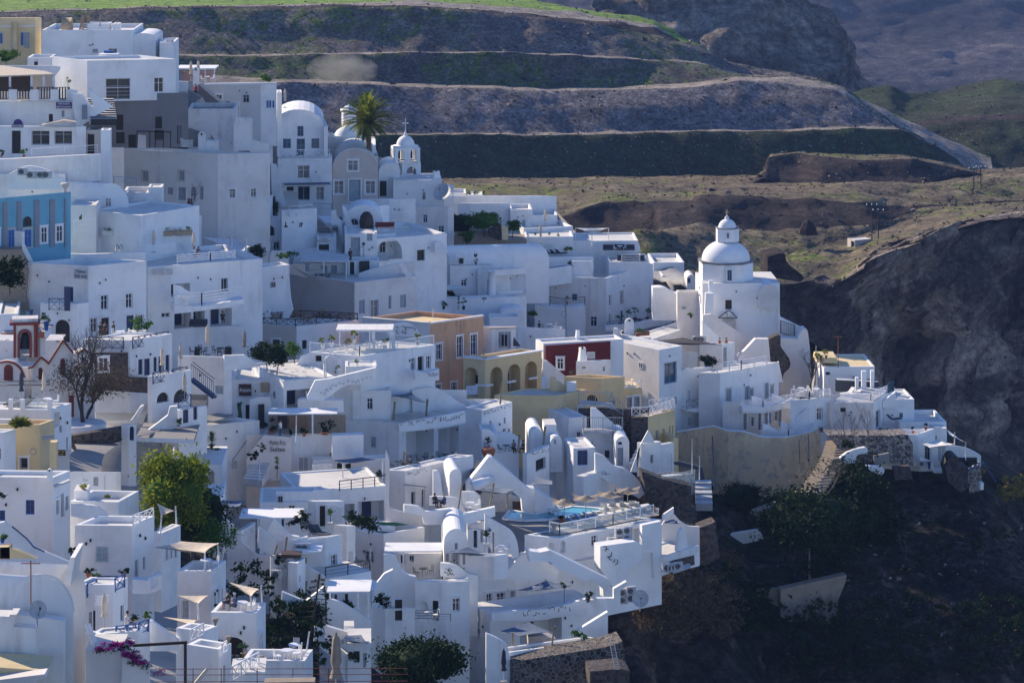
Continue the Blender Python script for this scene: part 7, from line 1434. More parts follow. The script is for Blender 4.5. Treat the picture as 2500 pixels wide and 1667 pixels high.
slats(b.root,[(1178,1330),(1350,1315),(1350,1435),(1178,1455)],3, 'wmetal',280.5,9);sail('slate blue awning above the grey cushions terrace',[(1370,1290,0),(1630,1265,3),(1760,1280,0),(1450,1330,-4)], 'slate',Y=280.5,sag=.15)
railing(b.root,P2(1195,1540,278.5),P2(1480,1575,277),2.2, 'c', 'black');railing(b.root,P2(1480,1575,277),P2(1860,1490,281),2.2, 'c', 'black');sofa('grey blue cushions on the awning terrace',P2(1610,1490,281),2.0, 'slate')
for i,(x,y0,y1)in enumerate(((1455,1330,1560),(1820,1280,1480),(690,1290,1480),(1120,655,815),(1027,885,1150),(48,1010,1190))):single((lambda m:(m.tube([P2(x,y1,274+(18 if i==3 else 8 if i==4 else 0)),P2(x,y0,274+(18 if i==3 else 8 if i==4 else 0))],.07, 'wmetal'),m)[1])(MB()), 'white_pole',P2(x,y1,274+(18 if i==3 else 8 if i==4 else 0)), 'slender white pole '+('holding the slate blue awning', 'at the right of the cushions terrace', 'beside the stair foot', 'above the white box wall', 'in front of the lounge terrace', 'on the left long terrace wall')[i], 'pole')
slab(cr([(1040,740),(1090,730),(1130,740)],3)+[(1460,745),(1465,850),(1040,850)],3,1.0, 'white',291, 'box_wall',label='white box wall with a rounded left shoulder above the canopy')
b=B('white house wing with one framed window under the slate awning',1540,1545,1900,655,880,3,[('r',1675,722,1730,828, 'W')],Y=299,ld=4,par=.1)
crop(1300,450)
b=B('large white church body with a pedimented door',1545,1560,2270,910,1520,2,[('r',1770,1060,1830,1148, 'K')],Y=362,mat='lime',la=96,ld=9,par=.05,ext=5)
root=b.root
def octo(x,y0,y1,wpx,Y,mat,name,ang=pi/8,k=1.0):
 p=P2(x,y1,Y);r=wpx/2/OS*Y/F/cos(pi/8);h=(y1-y0)/OS*Y/F;m=MB();m.lathe(p,[(r,0),(r*k,h),(0,h)],mat,8,False,ang);return m.build(name,root),p+Vector((0,0,h)),r
octo(1775,705,912,468,366, 'lime', 'octagonal_drum',pi/8+.12);octo(1775,690,706,486,366, 'dgrey', 'drum_cornice',pi/8+.12);dome(root,1775,510,690,222,366, 'lime',36)
octo(1790,400,520,200,366, 'lime', 'lantern',pi/8+.12);octo(1790,394,402,208,366, 'dgrey', 'lantern_cornice',pi/8+.12);dome(root,1788,318,394,82,366, 'lime',24, 'lantern_dome')
m=MB();q=P2(1785,322,366);m.lathe(q,[(.25,0),(.3,.25),(.1,.45),(.05,.6)], 'lime',8);m.bar(q,q+Vector((0,0,1.25)),.07,.07, 'cream');m.bar(q+Vector((-.22,0,.9)),q+Vector((.22,0,.9)),.07,.07, 'cream');m.build('cross',root)
for(x0,y0,x1,y1,s,Yw)in((1788,785,1830,885, 'B',362.1),(1782,445,1806,495, 'w',364.5)):
 a,c=P2(x0,y1,Yw),P2(x1,y0,Yw);put_window(root,Vector((a.x,a.y)),Vector((1,0)),(0,-1),0,c.x-a.x,a.z,c.z,s,False,.05)
b.slab([(1738,1240),(1865,1238),(1865,1345),(1738,1345)],2,.15, 'beige',361.6, 'door_surround',ref=1738);b.slab([(1757,1256),(1845,1256),(1845,1345),(1757,1345)],2,.05, 'lgrey',361.4, 'church_door',ref=1757)
b.slab([(1706,1225),(1803,1155),(1880,1225)],2,.3, 'lime',361.4, 'pediment',ref=1706);V=[P2(1706,1225,361),P2(1803,1155,361),P2(1880,1225,361)];m=MB()
for i in range(3):m.bar(V[i],V[(i+1)%3],.08,.1, 'black')
m.build('pediment_moulding',root);swirls(root,1765,1200,1845,1200,50,0,361,1765,4, 'black', 'pediment_carving',seed=2)
m=MB();m.tube([P2(2088,1430,361),P2(2092,1135,361)],.07, 'lime');m.build('drainpipe',root)
b.slab([(1590,1000),(1665,1000),(1660,1220),(1580,1220)],2,.8, 'lime',360, 'buttress',ref=1590);b.slab([(1620,885),(1660,885),(1660,1000),(1620,1000)],2,.5, 'lime',361, 'chimney',ref=1620)
b2=vault('white and grey half barrel apse at the right shoulder of the church',2080,2265,915,1010,1120,3,5,Y=361,mat='lime',gm='greyw',ext=.2)
slab([(2255,1120),(2262,1120),(2300,1400),(2300,1520),(2250,1520)],2,4, 'lime',362, 'raking_buttress',label='sloping white buttress at the right side of the church',cat='buttress')
b=B('white rounded chapel wall painted in a sunlit cream tone left of the domed church',1320,1330,1560,985,1260,3,[('r',1370,1120,1410,1148, 's')],Y=367,mat='warm',la=120,par=.1)  # warm plaster puts the sunlight into the wall colour
slab(cr([(1105,950),(1200,950),(1300,1000),(1340,1010),(1365,1060),(1370,1250)],4)+[(1110,1250)],3,2, 'white',372, 'garden_wall',label='rounded white wall between the diagonal house and the chapel')
vault('small vault with a blue painted door near the church',1418,1500,830,870,905,3,4,Y=400,mat='warm',wins=[(1425,860,1450,903, 'u')],ext=1)
plant('potted plant in a dark tub before the church wall',P2(1455,1225,364),1.6,.9, 'leaf', 'dwood',140, 'bush',ph=.8)
slab([(1565,1200),(1640,1190),(1880,1345),(2120,1480),(2120,1600),(1990,1600),(1560,1350)],4,.5, 'warm',356, 'stair_wall',label='long wall toned for warm reflected light, descending in front of the church door');slab([(1560,1260),(1740,1420),(1740,1500),(1560,1500)],3,.5, 'white',352, 'sloping_wall',label='white triangular wall above the dark awning')  # warm plaster on the long wall paints soft reflected light
crop(1650,700)
slab([(955,275),(1150,370),(1165,395),(1120,480),(960,470)],3,.5, 'lime',358, 'gate_wall',label='white curved wall with a black iron gate right of the church');slab(cr([(960,400),(1000,440),(1090,450)],3)+[(1090,345),(960,340)],3,.1, 'warm',357.6, 'gate_opening',label='pale opening behind the black iron gate',cat='opening')
railing(None,P2(960,430,357.2),P2(1090,470,357.4),4.4, 'v', 'black',label='black iron gate bars right of the church')
slab(cr([(1120,480),(1160,395),(1205,395),(1225,520),(1240,700),(1250,1000)],4)+[(960,1000),(960,470)],4,2, 'warm',355, 'tapering_wall',label='tall tapering plastered retaining wall right of the church',cat='retaining wall')
slab(cr([(848,485),(955,440),(962,540),(1000,600),(1045,670),(1045,740),(990,800),(975,880),(930,870),(880,780),(860,650)],3),4,1.2, 'dstone',351, 'dark_rock_wall',label='dark volcanic stone outcrop set in the white walls',cat='rock wall')
slab([(580,640),(730,480),(850,480),(870,700),(900,900),(580,900)],4,1, 'warm',349, 'stair_flank',label='cream stepped flank wall left of the dark stone outcrop')
o=empty('white_steps',P2(560,700,350), 'narrow white steps climbing beside the rooftop court', 'steps');stairs(o,P2(500,720,348),P2(600,570,354),2.0,9, 'lime', 'lgrey',wdir=(1,0,0))
b=B('white hotel with pale doors and two tiers of balconies',210,405,945,790,1330,(690,),[('r',465,940,505,1055, 'S'),('r',630,912,675,1100, 'D'),('r',682,938,708,1020, 'S'),('r',812,880,852,1035, 'D'),('r',866,908,893,985, 'S'),('l',0,0,1,1, 'k')][:5],Y=335,la=(790,),lmat='warm',par=.05,ext=5)
b.slab([(935,700),(945,690),(985,880),(945,880)],0,.6, 'white',345, 'side_wall',ref=935)
railing(b.root,P2(380,788,334.8),P2(600,760,337),3.0, 'h', 'wmetal',posts=2);railing(b.root,P2(600,760,337),P2(835,720,340),3.0, 'h', 'wmetal',posts=2)
o=b.slab([(612,1100),(800,1105),(1130,1035),(1130,1090),(800,1160),(612,1155)],18,1.5, 'white',331, 'balcony',ref=612);railing(b.root,P2(612,1100,331.2),P2(800,1105,331.2),2.0, 'h', 'wmetal');railing(b.root,P2(800,1105,331.2),P2(1130,1040,335.5),2.3, 'h', 'wmetal',posts=2)
for y0,x0,Yd in((1000,700,332.5),(980,880,334.5),(1255,800,328.5),(1235,970,330.5)):b.slab(cr([(x0,y0),(x0+60,y0+15),(x0+130,y0+60),(x0+170,y0+80)],3)+[(x0+170,y0+110),(x0,y0+110)],30,.25, 'lime',Yd, 'balcony_divider',ref=x0)
b2=B('lower balcony storey of the white hotel with slim columns',430,612,1130,1155,1330,(1090,),[('r',620,1165,650,1310, 'D'),('r',688,1195,720,1280, 'W'),('r',755,1160,782,1315, 'D'),('r',820,1155,845,1260, 'Sa'),('r',850,1155,875,1250, 'Sa'),('r',905,1145,935,1230, 'W'),('r',945,1130,968,1280, 'D'),('l',485,1218,548,1302, 'g')],Y=333,la=(1060,),lmat='warm',mat='warm',par=.05,ext=3)
b2.slab([(430,1055),(612,1060),(612,1320),(430,1315)],-4,.3, 'warm',332, 'projecting_wall',ref=430)
for x in(795,850,1098):m=MB();m.bar(P2(x,1380,330.6),P2(x,1150,330.6),.14,.14, 'wmetal');m.build('column',b2.root)
b2.slab([(785,1380),(1030,1385),(1260,1310),(1260,1330),(1030,1400),(785,1395)],18,1.4, 'lime',328.5, 'balcony_slab',ref=785);railing(b2.root,P2(790,1378,328.5),P2(1035,1382,328.5),2.2, 'h', 'wmetal',posts=3);railing(b2.root,P2(1035,1382,328.5),P2(1265,1315,331),2.2, 'h', 'wmetal',posts=3)
b=B('white end house with a framed window and terrace rail',1050,1225,1425,1030,1360,(1010,),[('r',1292,1110,1350,1225, 'W')],Y=331,la=(1040,),par=.05,ext=4)
railing(b.root,P2(1060,1010,333),P2(1225,1030,331),2.4, 'h', 'wmetal',posts=2);railing(b.root,P2(1225,1030,331),P2(1420,1005,333.5),2.4, 'h', 'wmetal',posts=2);cafe('the white end house terrace',[P2(1150,985,334),P2(1290,990,333.8)], 'wmetal',3)
b.slab([(1100,1210),(1195,1120),(1225,1118),(1225,1140),(1105,1240)],0,.2, 'lime',330.4, 'stair_rail',ref=1100)
tree('bare dark tree standing between the hotel and the pool house',P2(1230,950,338),8.6,1,1,bare=True,name='bare_tree',trunk='bark',th=.4,depth=5,tr=.3,spread=.6,lean=(.1,0,1))
m=MB();prof=[(5,1335,1660,333),(170,1310,1760,330.5),(345,1280,1830,328.8),(480,1325,1880,327.2),(620,1330,1925,326.5),(790,1380,1940,326.2),(1000,1385,1900,327.0),(1130,1360,1830,328.2),(1260,1330,1760,330),(1375,1265,1560,333),(1384,1260,1500,340)]
V0=[P2(x,y0,Yd)for x,y0,y1,Yd in prof];V1=[P2(x,y1+90,Yd-.6)for x,y0,y1,Yd in prof]
n_=8
for i in range(len(prof)-1):
 for k in range(n_):
  a,c=k/n_,(k+1)/n_;m.face([V0[i].lerp(V1[i],c),V0[i+1].lerp(V1[i+1],c),V0[i+1].lerp(V1[i+1],a),V0[i].lerp(V1[i],a)], 'tanwall',True)
 m.face([V0[i],V0[i+1],V0[i+1]+Vector((0,.8,0)),V0[i]+Vector((0,.8,0))], 'stained')
single(m, 'retaining_wall',V1[4], 'tall curved tan retaining wall with flaking plaster below the hotel', 'retaining wall')
for i,(x,y0,y1,Yp)in enumerate(((335,1365,1860,328),(1130,1400,1740,327.5),(1215,1350,1640,328.5))):single((lambda m:(m.tube([P2(x,y0,Yp),P2(x+(12 if i==0 else 6),(y0+y1)/2,Yp-.2),P2(x+(30 if i==0 else 10),y1,Yp-.5)],.10 if i==0 else .06, 'metal'),m)[1])(MB()), 'drainpipe',P2(x,y0,Yp), 'grey drainpipe on the tan retaining wall, '+('thick one at the left', 'thin one at the right', 'short one near the corner')[i], 'drainpipe')
ac('air conditioner on top of the tan retaining wall',P2(1342,1335,329.5))
b=B('low white pool house with a dark water tank wall',1355,1360,1825,735,1010,2,[('r',1375,782,1416,810, 'k')],Y=345,ld=8,par=.1,roof='cream',ext=5)
slab([(1465,848),(1865,850),(1860,990),(1465,960)],2,.3, 'cush',341, 'dark_pool_wall',label='dark curved pool wall of the low white pool house');slab([(1480,845),(1860,868),(1860,874),(1480,856)],2,.4, 'lime',340.7, 'white_pool_edge',label='thin white edge of the dark pool wall',cat='edge')
slab([(1300,650),(1475,650),(1490,705),(1290,695)],0,4, 'cream',346, 'sunny_roof',label='sunlit flat roof with pots on the pool house',cat='roof');mast('tall television antenna on the pool house',1490,450,720,344, 'terra',1);mast('short antenna on the pool house',1287,540,600,348, 'lgrey',0)
for i,(x,y,h)in enumerate(((1380,660,2.6),(1330,685,1.6),(1300,670,1.9))):plant('pot with yellow green plant on the sunlit flat roof, %s'%('large one', 'small front one', 'left one')[i],P2(x,y,345),h,.8, 'leafy', 'umber',120, 'bush',ph=.9)
for i,(x,y0,y1,w_)in enumerate(((1662,830,1045,30),(1725,770,1000,44),(1802,765,975,32))):single((lambda m:(m.box(P2(x,y1,338+i),w_/3.76*338/F,.5,(y1-y0)/3.76*338/F,0, 'lime'),m)[1])(MB()), 'white_column',P2(x,y1,338+i), 'white chimney column on the pool terrace, '+('front left', 'middle and widest', 'right')[i], 'column')
b=B('white wedge house with a glass wall under the pool terrace',1425,1812,2010,1065,1330,(925,),[('r',1835,1130,1878,1300, 'g'),('l',1510,1110,1560,1150, 'k')],Y=331,la=(1060,),lmat='warm',par=.05,roof='lgrey',ext=4)
railing(b.root,P2(1440,1055,331.5),P2(1790,1045,332),2.0, 'c', 'wmetal',posts=2.5);railing(b.root,P2(1790,1045,332),P2(1960,960,338),2.2, 'x', 'wmetal',posts=3)
for i,x in enumerate((1575,1650)):lounger('white sun lounger on the pool terrace, %s'%('left', 'right')[i],P2(x,1000,337),-1.0, 'wcanvas')
crop(2000,850)
slab([(628,320),(690,300),(690,390),(628,415)],30,.05, 'bglass',331, 'glass_windbreak',label='blue glass windbreak at the terrace corner',cat='glass screen')
b=B('stepped white house with a plain end wall beside the glass wall',583,590,872,470,720,3,Y=335,ld=6,par=.1,ext=4);b.slab([(583,490),(700,400),(705,550),(583,550)],3,.4, 'white',334.6, 'raking_wall',ref=583)
b=B('low white terrace house with a bright parapet on the point',735,740,1168,680,830,3,Y=333,ld=7,par=.5,ext=4)
b=B('white corner terrace house with potted succulents',570,905,1060,790,1030,(735,),[],Y=325,la=(795,),par=.5,ext=.6);b2=B('white house block above the corner terrace',1058,1060,1172,735,900,3,[('r',1068,800,1080,835, 's')],Y=331,ld=4,par=.05)
b=B('white end house with a grey door and glass windows on the point',905,925,1185,880,1090,4,[('r',928,900,955,1000, 'g'),('r',970,900,1020,1030, 'g'),('r',1088,900,1160,1048, 'v')],Y=326,la=160,ld=5,par=.05,ext=.5)
b.slab(cr([(1170,890),(1280,900),(1370,920),(1450,960),(1485,985)],3)+[(1485,1060),(1170,1050)],6,.3, 'white',328, 'terrace_wall',ref=1170);b.slab([(1050,1130),(1430,1130),(1485,1060),(1485,1080),(1440,1150),(1050,1145)],4,2, 'lime',323, 'terrace_edge',ref=1050)
b.slab(cr([(925,1000),(1000,1025),(1050,1060)],3)+[(1055,1130),(1000,1090),(925,1060)],5,.3, 'white',322.5, 'curved_parapet',ref=925)
sail('white sail over the glass windows on the point',[(950,880,0),(1080,840,4),(1240,880,0),(1010,910,-4)], 'wcanvas',Y=323,sag=.2);sail('white triangular sail at the outer end of the point',[(1175,750,3),(1330,860,-2),(1190,790,0)], 'wcanvas',Y=326,sag=.1,posts=[(1243,770,885,0),(1344,862,1050,-2)])
for i,x in enumerate((1310,1395)):sofa('dark outdoor sofa on the outer terrace, %s'%('left', 'right')[i],P2(x,1075,324),1.4, 'black')
ac('air conditioner at the foot of the end house',P2(945,1085,322.5));plant('blue pot beside the air conditioner of the end house',P2(1010,1105,322),1.7,.5, 'leafd', 'blue',40, 'bush',ph=1.6)
for i,(x,y)in enumerate(((860,785),(978,750),(630,800),(560,790))):plant('spiky plant in a terracotta pot, '+('left of the corner parapet', 'on the corner parapet', 'beside the glass wall', 'at the foot of the wedge house')[i],P2(x,y,326),1.9,.6, 'leafd', 'terra',100, 'spike',ph=.7)
plant('green bush behind the stepped white house',P2(825,545,338),1.8,.8, 'leafy',None,120, 'bush');lounger('dark blue lounger on the low white terrace',P2(690,675,332),2.0)
for i,(x,y,h)in enumerate(((240,900,10),(310,900,9.5),(445,880,11))):tree('bare small tree below the wedge house, %s'%('left', 'middle', 'right')[i],P2(x,y,319),h*.85,1,1,bare=True,name='bare_sapling',trunk='trunk',th=.34,depth=5,tr=.14,spread=.42,up=.5)
tree('low green bush at the foot of the bare saplings',P2(265,930,318),2.0,1.7,.9, 'leafd',500,.25,name='low_bush',th=.1,clump=10)
slab([(70,795),(345,800),(640,800),(810,790),(860,880),(865,1080),(640,1050),(380,1050),(130,1060),(180,960),(150,880)],3,3, 'pumice',321, 'rubble_retaining_wall',label='pale rubble and pumice retaining wall below the point',cat='retaining wall')
slab([(500,990),(640,960),(650,1050),(510,1075)],3,.4, 'concrete',318, 'concrete_patch',label='square concrete patch in the rubble wall',cat='wall patch');slab(cr([(130,1070),(250,960),(420,910),(440,960),(350,980),(330,1050)],3),3,.6, 'lime',318, 'whitewashed_rock',label='whitewashed irregular rock face left of the concrete patch',cat='rock');slab(cr([(430,1080),(560,1090),(600,1120),(570,1160),(480,1130)],3),3,.8, 'lime',316, 'whitewashed_rock',label='small whitewashed rock below the concrete patch',cat='rock')
slab([(1160,1110),(1185,1050),(1205,1010),(1225,992),(1250,990),(1275,1000),(1282,1050),(1300,1085),(1365,1095),(1372,1130),(1360,1200),(1385,1260),(1300,1330),(1250,1280),(1190,1230)],3,3, 'dstone',320, 'lava_pinnacle',label='dark red lava pinnacle in front of the outer terrace',cat='rock')
slab([(680,1095),(830,1080),(860,1200),(700,1210)],3,1, 'dstone',317, 'dark_wall',label='dark stone wall stub below the concrete patch');slab([(1360,1140),(1480,1080),(1500,1300),(1380,1330)],8,1, 'lstone',321, 'stone_pier',label='rough stone pier under the outer terrace',cat='pier')
b.slab([(1495,1050),(1515,1050),(1630,1220),(1615,1225)],0,.3, 'navy',322, 'metal_strut',ref=1495);B('small white plinth box on a pole below the point',1475,1480,1510,1235,1290,5,Y=318,ld=.8,par=.02,ext=.1,cat='box',name='meter_box',group=None)
crop(1800,350,3.136)
b=B('ruined stone hut with a white roof edge on the plateau',843,900,1028,742,795,(732,),[('l',870,750,898,795, 'k'),('r',1010,740,1016,752, 'k')],Y=664,mat='beige',la=(725,),roof='roof',ext=1,par=.1,group=None,cat='hut',name='stone_hut')
b=B('small grey stone house beside the far track',1945,1950,2138,405,460,4,[('r',1990,410,2015,440, 'k')],Y=742,mat='beige',ld=9,ext=2,par=.1,group=None,cat='hut',name='stone_hut');B('upper room of the grey stone house by the track',1980,1982,2080,380,410,4,Y=745,mat='beige',ld=6,ext=.1,par=.05,group=None,cat='hut',name='hut_annex')
for i,(x,y0,y1,Yp)in enumerate(((1030,470,745,665),(1079,510,755,668),(1811,190,438,745),(1865,180,440,745))):
 o=empty('power_pole',P2(x,y1,Yp), 'wooden power pole with crossarm, '+('left one beside the ruined hut', 'right one beside the ruined hut', 'left one near the far stone house', 'right one near the far stone house')[i], 'power pole', 'power poles on the plateau');m=MB();a,c=P2(x,y1,Yp)-Vector((0,0,.6)),P2(x,y0,Yp);m.tube([a,c],.16, 'bark');m.build('pole',o)
 m=MB();m.bar(c+Vector((-1.3,0,-.2)),c+Vector((1.3,0,-.2)),.16,.16, 'bark');m.build('crossarm',o);m=MB()
 for dx in(-1.2,0,1.2):m.lathe(c+Vector((dx,0,-.1)),[(.1,0),(.14,.2),(.05,.4)], 'lime',8)
 m.build('insulator',o)
m=MB();m.lathe(P2(540,680,668),[(2.2,-.5),(2.0,.8),(1.2,2.2),(.3,2.9),(0,3.0)], 'quarry',7,False);single(m, 'boulder',P2(540,680,668), 'single dark boulder on the plateau left of the poles', 'boulder')
slab(cr([(232,870),(300,850),(360,840),(375,900),(430,960),(500,1010),(480,1060),(232,1020)],2),6,8, 'quarry',596, 'rock_stump',label='dark rock stump rising beside the domed church',cat='rock')
crop(0,1150,3.032)
b=B('white flat roofed house with a small navy barred window',-150,395,520,45,700,(-5,),[('l',190,212,255,320, 'u'),('l',-40,288,38,365, 'u'),('r',412,212,434,315, 'K'),('r',452,165,474,335, 'k'),('r',486,185,508,285, 'k')],Y=212,la=178,lmat='warm',par=.25)
b.slab([(405,112),(520,66),(520,80),(405,126)],20,.5, 'lgrey',211, 'door_hood',ref=405);chimney('small round topped chimney on the flat roofed house',366,-15,48,38,211.5, 'round')
b=B('white rooftop studio with an open door',520,860,897,8,230,20,[('l',614,38,650,72, 'g'),('l',692,42,728,108, 's'),('l',770,32,830,222, 'x',.8),('r',874,35,886,108, 's')],Y=224,la=177,par=.1)
b=B('white terrace below the rooftop studio with a carved parapet',520,876,1028,228,420,(145,),[],Y=216,la=176,par=.5)
B('small white stair block with a potted plant on top',545,547,648,145,225,3,Y=217,ld=2,par=.05);plant('yellow green plant on the small white stair block',P2(615,146,217.5),1.4,.7, 'leafy', 'beige',90, 'bush',ph=.5);plant('spiky yellow plant on the studio terrace',P2(795,222,217),1.4,.7, 'leafy',None,90, 'spike')
b=B('tall white house with a crossed railing terrace and blank left wall',555,975,1142,402,1200,(330,),[('r',998,655,1026,798, 's'),('r',1058,632,1078,725, 's')],Y=206,la=(398,),lmat='warm',par=.4)
railing(b.root,P2(985,405,205.8),P2(1135,345,209),2.0, 'x', 'lime',posts=1.3);b.slab(cr([(525,250),(640,248),(720,262),(800,325)],4)+[(800,400),(525,330)],3,.3, 'white',213, 'curved_wall',ref=525)
b.slab([(980,800),(1100,808),(1198,762),(1198,870),(1100,908),(980,905)],18,.9, 'white',203, 'balcony',ref=980);railing(b.root,P2(1102,895,202.6),P2(1196,852,204),2.6, 'x', 'lime',posts=1.4)
slab([(0,380),(30,375),(220,520),(300,580),(560,690),(560,760),(-120,760),(-120,400)],3,.3, 'white',204, 'stair_wall',label='white house wall with a long navy stair handrail at the left edge');single((lambda m:(m.tube([P2(90,408,203.6),P2(200,500,203.6),P2(250,560,203.6),P2(330,595,203.6)],.05, 'navy'),m)[1])(MB()), 'handrail',P2(90,408,203.6), 'navy handrail on the white stair wall at the left edge', 'handrail')
for i,(x,y)in enumerate(((18,530),(535,635),(655,785),(710,828),(915,790),(10,225),(1085,1115),(995,1140))):plant('small plant in a pot in the lower left, '+('blue pot at the edge', 'above the barrel roof', 'left on the navy rail terrace', 'beside the navy crossbars', 'right on the navy rail terrace', 'white pot at the top', 'on the stair parapet', 'beside the seated woman')[i],P2(x,y,203 if y<700 else 195),1.6,.75, 'leafd' if i%3 else 'leaf',('blue', 'blue', 'terra', 'terra', 'terra', 'lime', 'beige', 'beige')[i],110, 'bush',ph=.7)
b=B('white house with navy balcony panels and a vent box',560,835,945,840,1250,(785,),[('r',892,990,918,1105, 'b'),('l',688,1030,706,1180, 'n'),('l',656,1040,680,1160, 's')],Y=192,la=(835,),par=.1)
slats(b.root,[(708,918),(802,918),(802,995),(708,995)],3, 'wmetal',190.5,6);
for(x0,y0,x1,y1,Yv)in((852,895,922,860,192.3),(646,935,716,900,192)):railing(b.root,P2(x0,y0,Yv),P2(x1,y1,Yv+1),2.5, 'x', 'blue',posts=1)
railing(b.root,P2(720,835,194),P2(885,838,194),1.5, 'x', 'navy',posts=1.4);umb('closed beige parasol in the white courtyard below the vent box',772,1165,2.3,188)
b=B('white courtyard terrace with blue latticed panels',660,1025,1110,1180,1480,(1130,),[],Y=184,la=(1210,),par=.1);
for(x0,y0,x1,y1,Yv)in((1028,1215,1098,1185,184.2),(940,1230,1004,1215,184),(860,1240,935,1232,184)):railing(b.root,P2(x0,y0,Yv),P2(x1,y1,Yv+1),2.2, 'x', 'blue',posts=.8)
person('woman with dark hair seated behind the blue lattice',P2(935,1185,186),1.9, 'lgrey', 'cush', 'sit')
b.slab([(1110,1105),(1130,1110),(1330,1255),(1330,1330),(1100,1330)],4,.4, 'white',186, 'stair_wall',ref=1110)
b=vault('weathered white barrel vaulted house with a raised rim in the foreground',98,545,780,1060,1700,-2,14,Y=150,mat='stained',slant=165,rim=.15,group='barrel vaulted houses',ext=6)
ren(b, 'weathered_vault_house')
r2=vault('second weathered barrel vault behind the first',430,632,690,880,1700,4,14,Y=153,mat='stained',slant=170,ext=6)
slab([(98,1055),(470,1105),(470,1700),(265,1700),(265,1165),(98,1150)],0,.7, 'stained',148.6, 'chimney_flank',b,ref=98);slab([(-150,1065),(68,1075),(70,1060),(122,1060),(98,1150),(265,1165),(265,1480),(-150,1440)],0,1.2, 'stained',147.8, 'low_front_wall',b,ref=-150)
slab([(520,640),(556,636),(530,780),(525,845),(470,845),(500,700)],0,3, 'stained',152, 'rim_pier',b,ref=520)
dish('weathered grey satellite dish on the foreground vaulted house',P2(275,1100,147.6),.48,.55,20);mast('rusty television antenna beside the foreground dish',228,660,1000,148.5, 'terra',1,.035)
slab([(-150,1440),(350,1475),(330,1500),(210,1560),(-150,1590)],0,2.5, 'cream',145, 'sunlit_ledge',label='sunlit tiled ledge with a white edge in the bottom left corner',cat='ledge');slab([(-150,1560),(330,1500),(340,1520),(250,1560),(240,1700),(-150,1700)],0,1, 'warm',144, 'ledge_wall',label='white wall below the sunlit ledge in the bottom left corner')
slab([(-150,640),(275,648),(140,590),(60,560),(-150,560)],0,.4, 'cream',166, 'tiled_roof',label='ochre tiled roof edge behind the foreground vaults',cat='roof');slab([(0,565),(72,560),(72,650),(0,650)],0,.8, 'wood',166, 'wicker_chimney',label='brown ribbed chimney pot at the left edge',cat='chimney')
b=B('white plastered garden wall under the bougainvillea',632,634,905,1325,1700,2,Y=150,mat='warm',ld=3,par=.02);b.slab([(905,1330),(1100,1460),(1100,1550),(1090,1700),(880,1700),(905,1500)],2,.5, 'warm',149.5, 'sloping_wall',ref=905)
o=empty('bougainvillea',P2(850,1330,149.5), 'pink flowering bougainvillea trailing over the garden wall', 'flowering plant');m=MB();st=MB()
for(x,y,r,n_)in((760,1300,.55,420),(860,1290,.5,420),(945,1275,.5,460),(960,1340,.55,420),(1010,1385,.5,420),(1070,1425,.4,300),(1165,1480,.45,260)):leaves(m,P2(x,y,149.3),r,r*.7,r*.55,n_,.055, 'flower',8);leaves(m,P2(x,y+14,149.5),r*1.1,r*.7,r*.55,n_//2,.06, 'leafd',8);st.tube([P2(x-30,y+40,149.4),P2(x,y,149.4)],.02, 'trunk',4)
m.build('blossom',o);st.build('stem',o)
o=empty('glass_panel_frame',P2(1370,1560,146), 'dark framed glass windbreak in the lower left foreground', 'glass screen');m=MB()
m.bar(P2(985,1288,147),P2(1382,1265,146),.12,.14, 'dwood');m.bar(P2(1372,1265,146),P2(1372,1700,146),.14,.14, 'dwood');m.build('frame',o);m=MB();m.face([P2(1100,1290,146.6),P2(1365,1275,146.1),P2(1365,1600,146.1),P2(1100,1600,146.6)], 'clear');m.build('glass_pane',o)
sail('speckled white canvas over the bougainvillea',[(680,1175,4),(1003,1250,0),(700,1310,-1),(690,1200,2)], 'wcanvas',Y=153,sag=.05)
m=MB()
for a,c in(((632,1135),(690,1290)),((660,1130),(710,1270)),((632,1200),(700,1200))):m.bar(P2(*a,152),P2(*c,151),.12,.12, 'lime')
single(m, 'white_trestle',P2(640,1290,151), 'white wooden trestle beside the bougainvillea', 'trestle')
crop(400,1200,3.358)
b=B('white terraced house under the upper beige sail',-90,-20,137,340,640,(272,),[('r',10,460,32,560, 'W'),('r',50,450,66,545, 'W'),('r',88,430,108,540, 's')],Y=214,la=150,par=.4)
b2=B('white terraced house under the middle beige sail',110,385,508,650,1090,(562,),[('r',408,820,424,960, 'W'),('r',438,800,452,950, 'W'),('r',472,790,486,920, 'k'),('l',145,890,205,1040, 'V')],Y=203,la=178,lmat='warm',par=.6)
b3=B('white terraced house with an arched porch under the lower beige sail',385,760,835,990,1560,(905,),[('l',450,1190,685,1390, 'oa',1.5),('r',775,1170,790,1370, 'W'),('r',800,1150,812,1350, 's')],Y=196,la=178,lmat='white',par=.7)
sail('upper beige sail beside the green tree',[(-55,95,0),(85,155,0),(-25,200,-3)], 'canvas',Y=217,sag=.15,posts=[((-20,-28),200,340,-3),((95,105),120,280,0)]);sail('middle beige sail in two folds on white poles',[(140,405,3),(455,422,2),(335,500,-3),(-80,455,-1)], 'canvas',Y=207,sag=.35,posts=[((335,342),500,640,-3),((440,455),420,600,2)]);sail('lower beige sail over the couple at the table',[(535,740,2),(782,795,0),(718,855,-3)], 'canvas',Y=200,sag=.2,posts=[((710,724),850,995,-3),((795,808),770,940,1)])
sail('shaded beige sail above the arched white door',[(115,850,1),(365,848,1),(280,920,-2)], 'canvas',Y=199,sag=.12,posts=[((272,285),905,1050,-2)]);sail('low beige sail over the lowest left terrace',[(0,1025,2),(270,1050,0),(245,1095,-2)], 'canvas',Y=196,sag=.1)
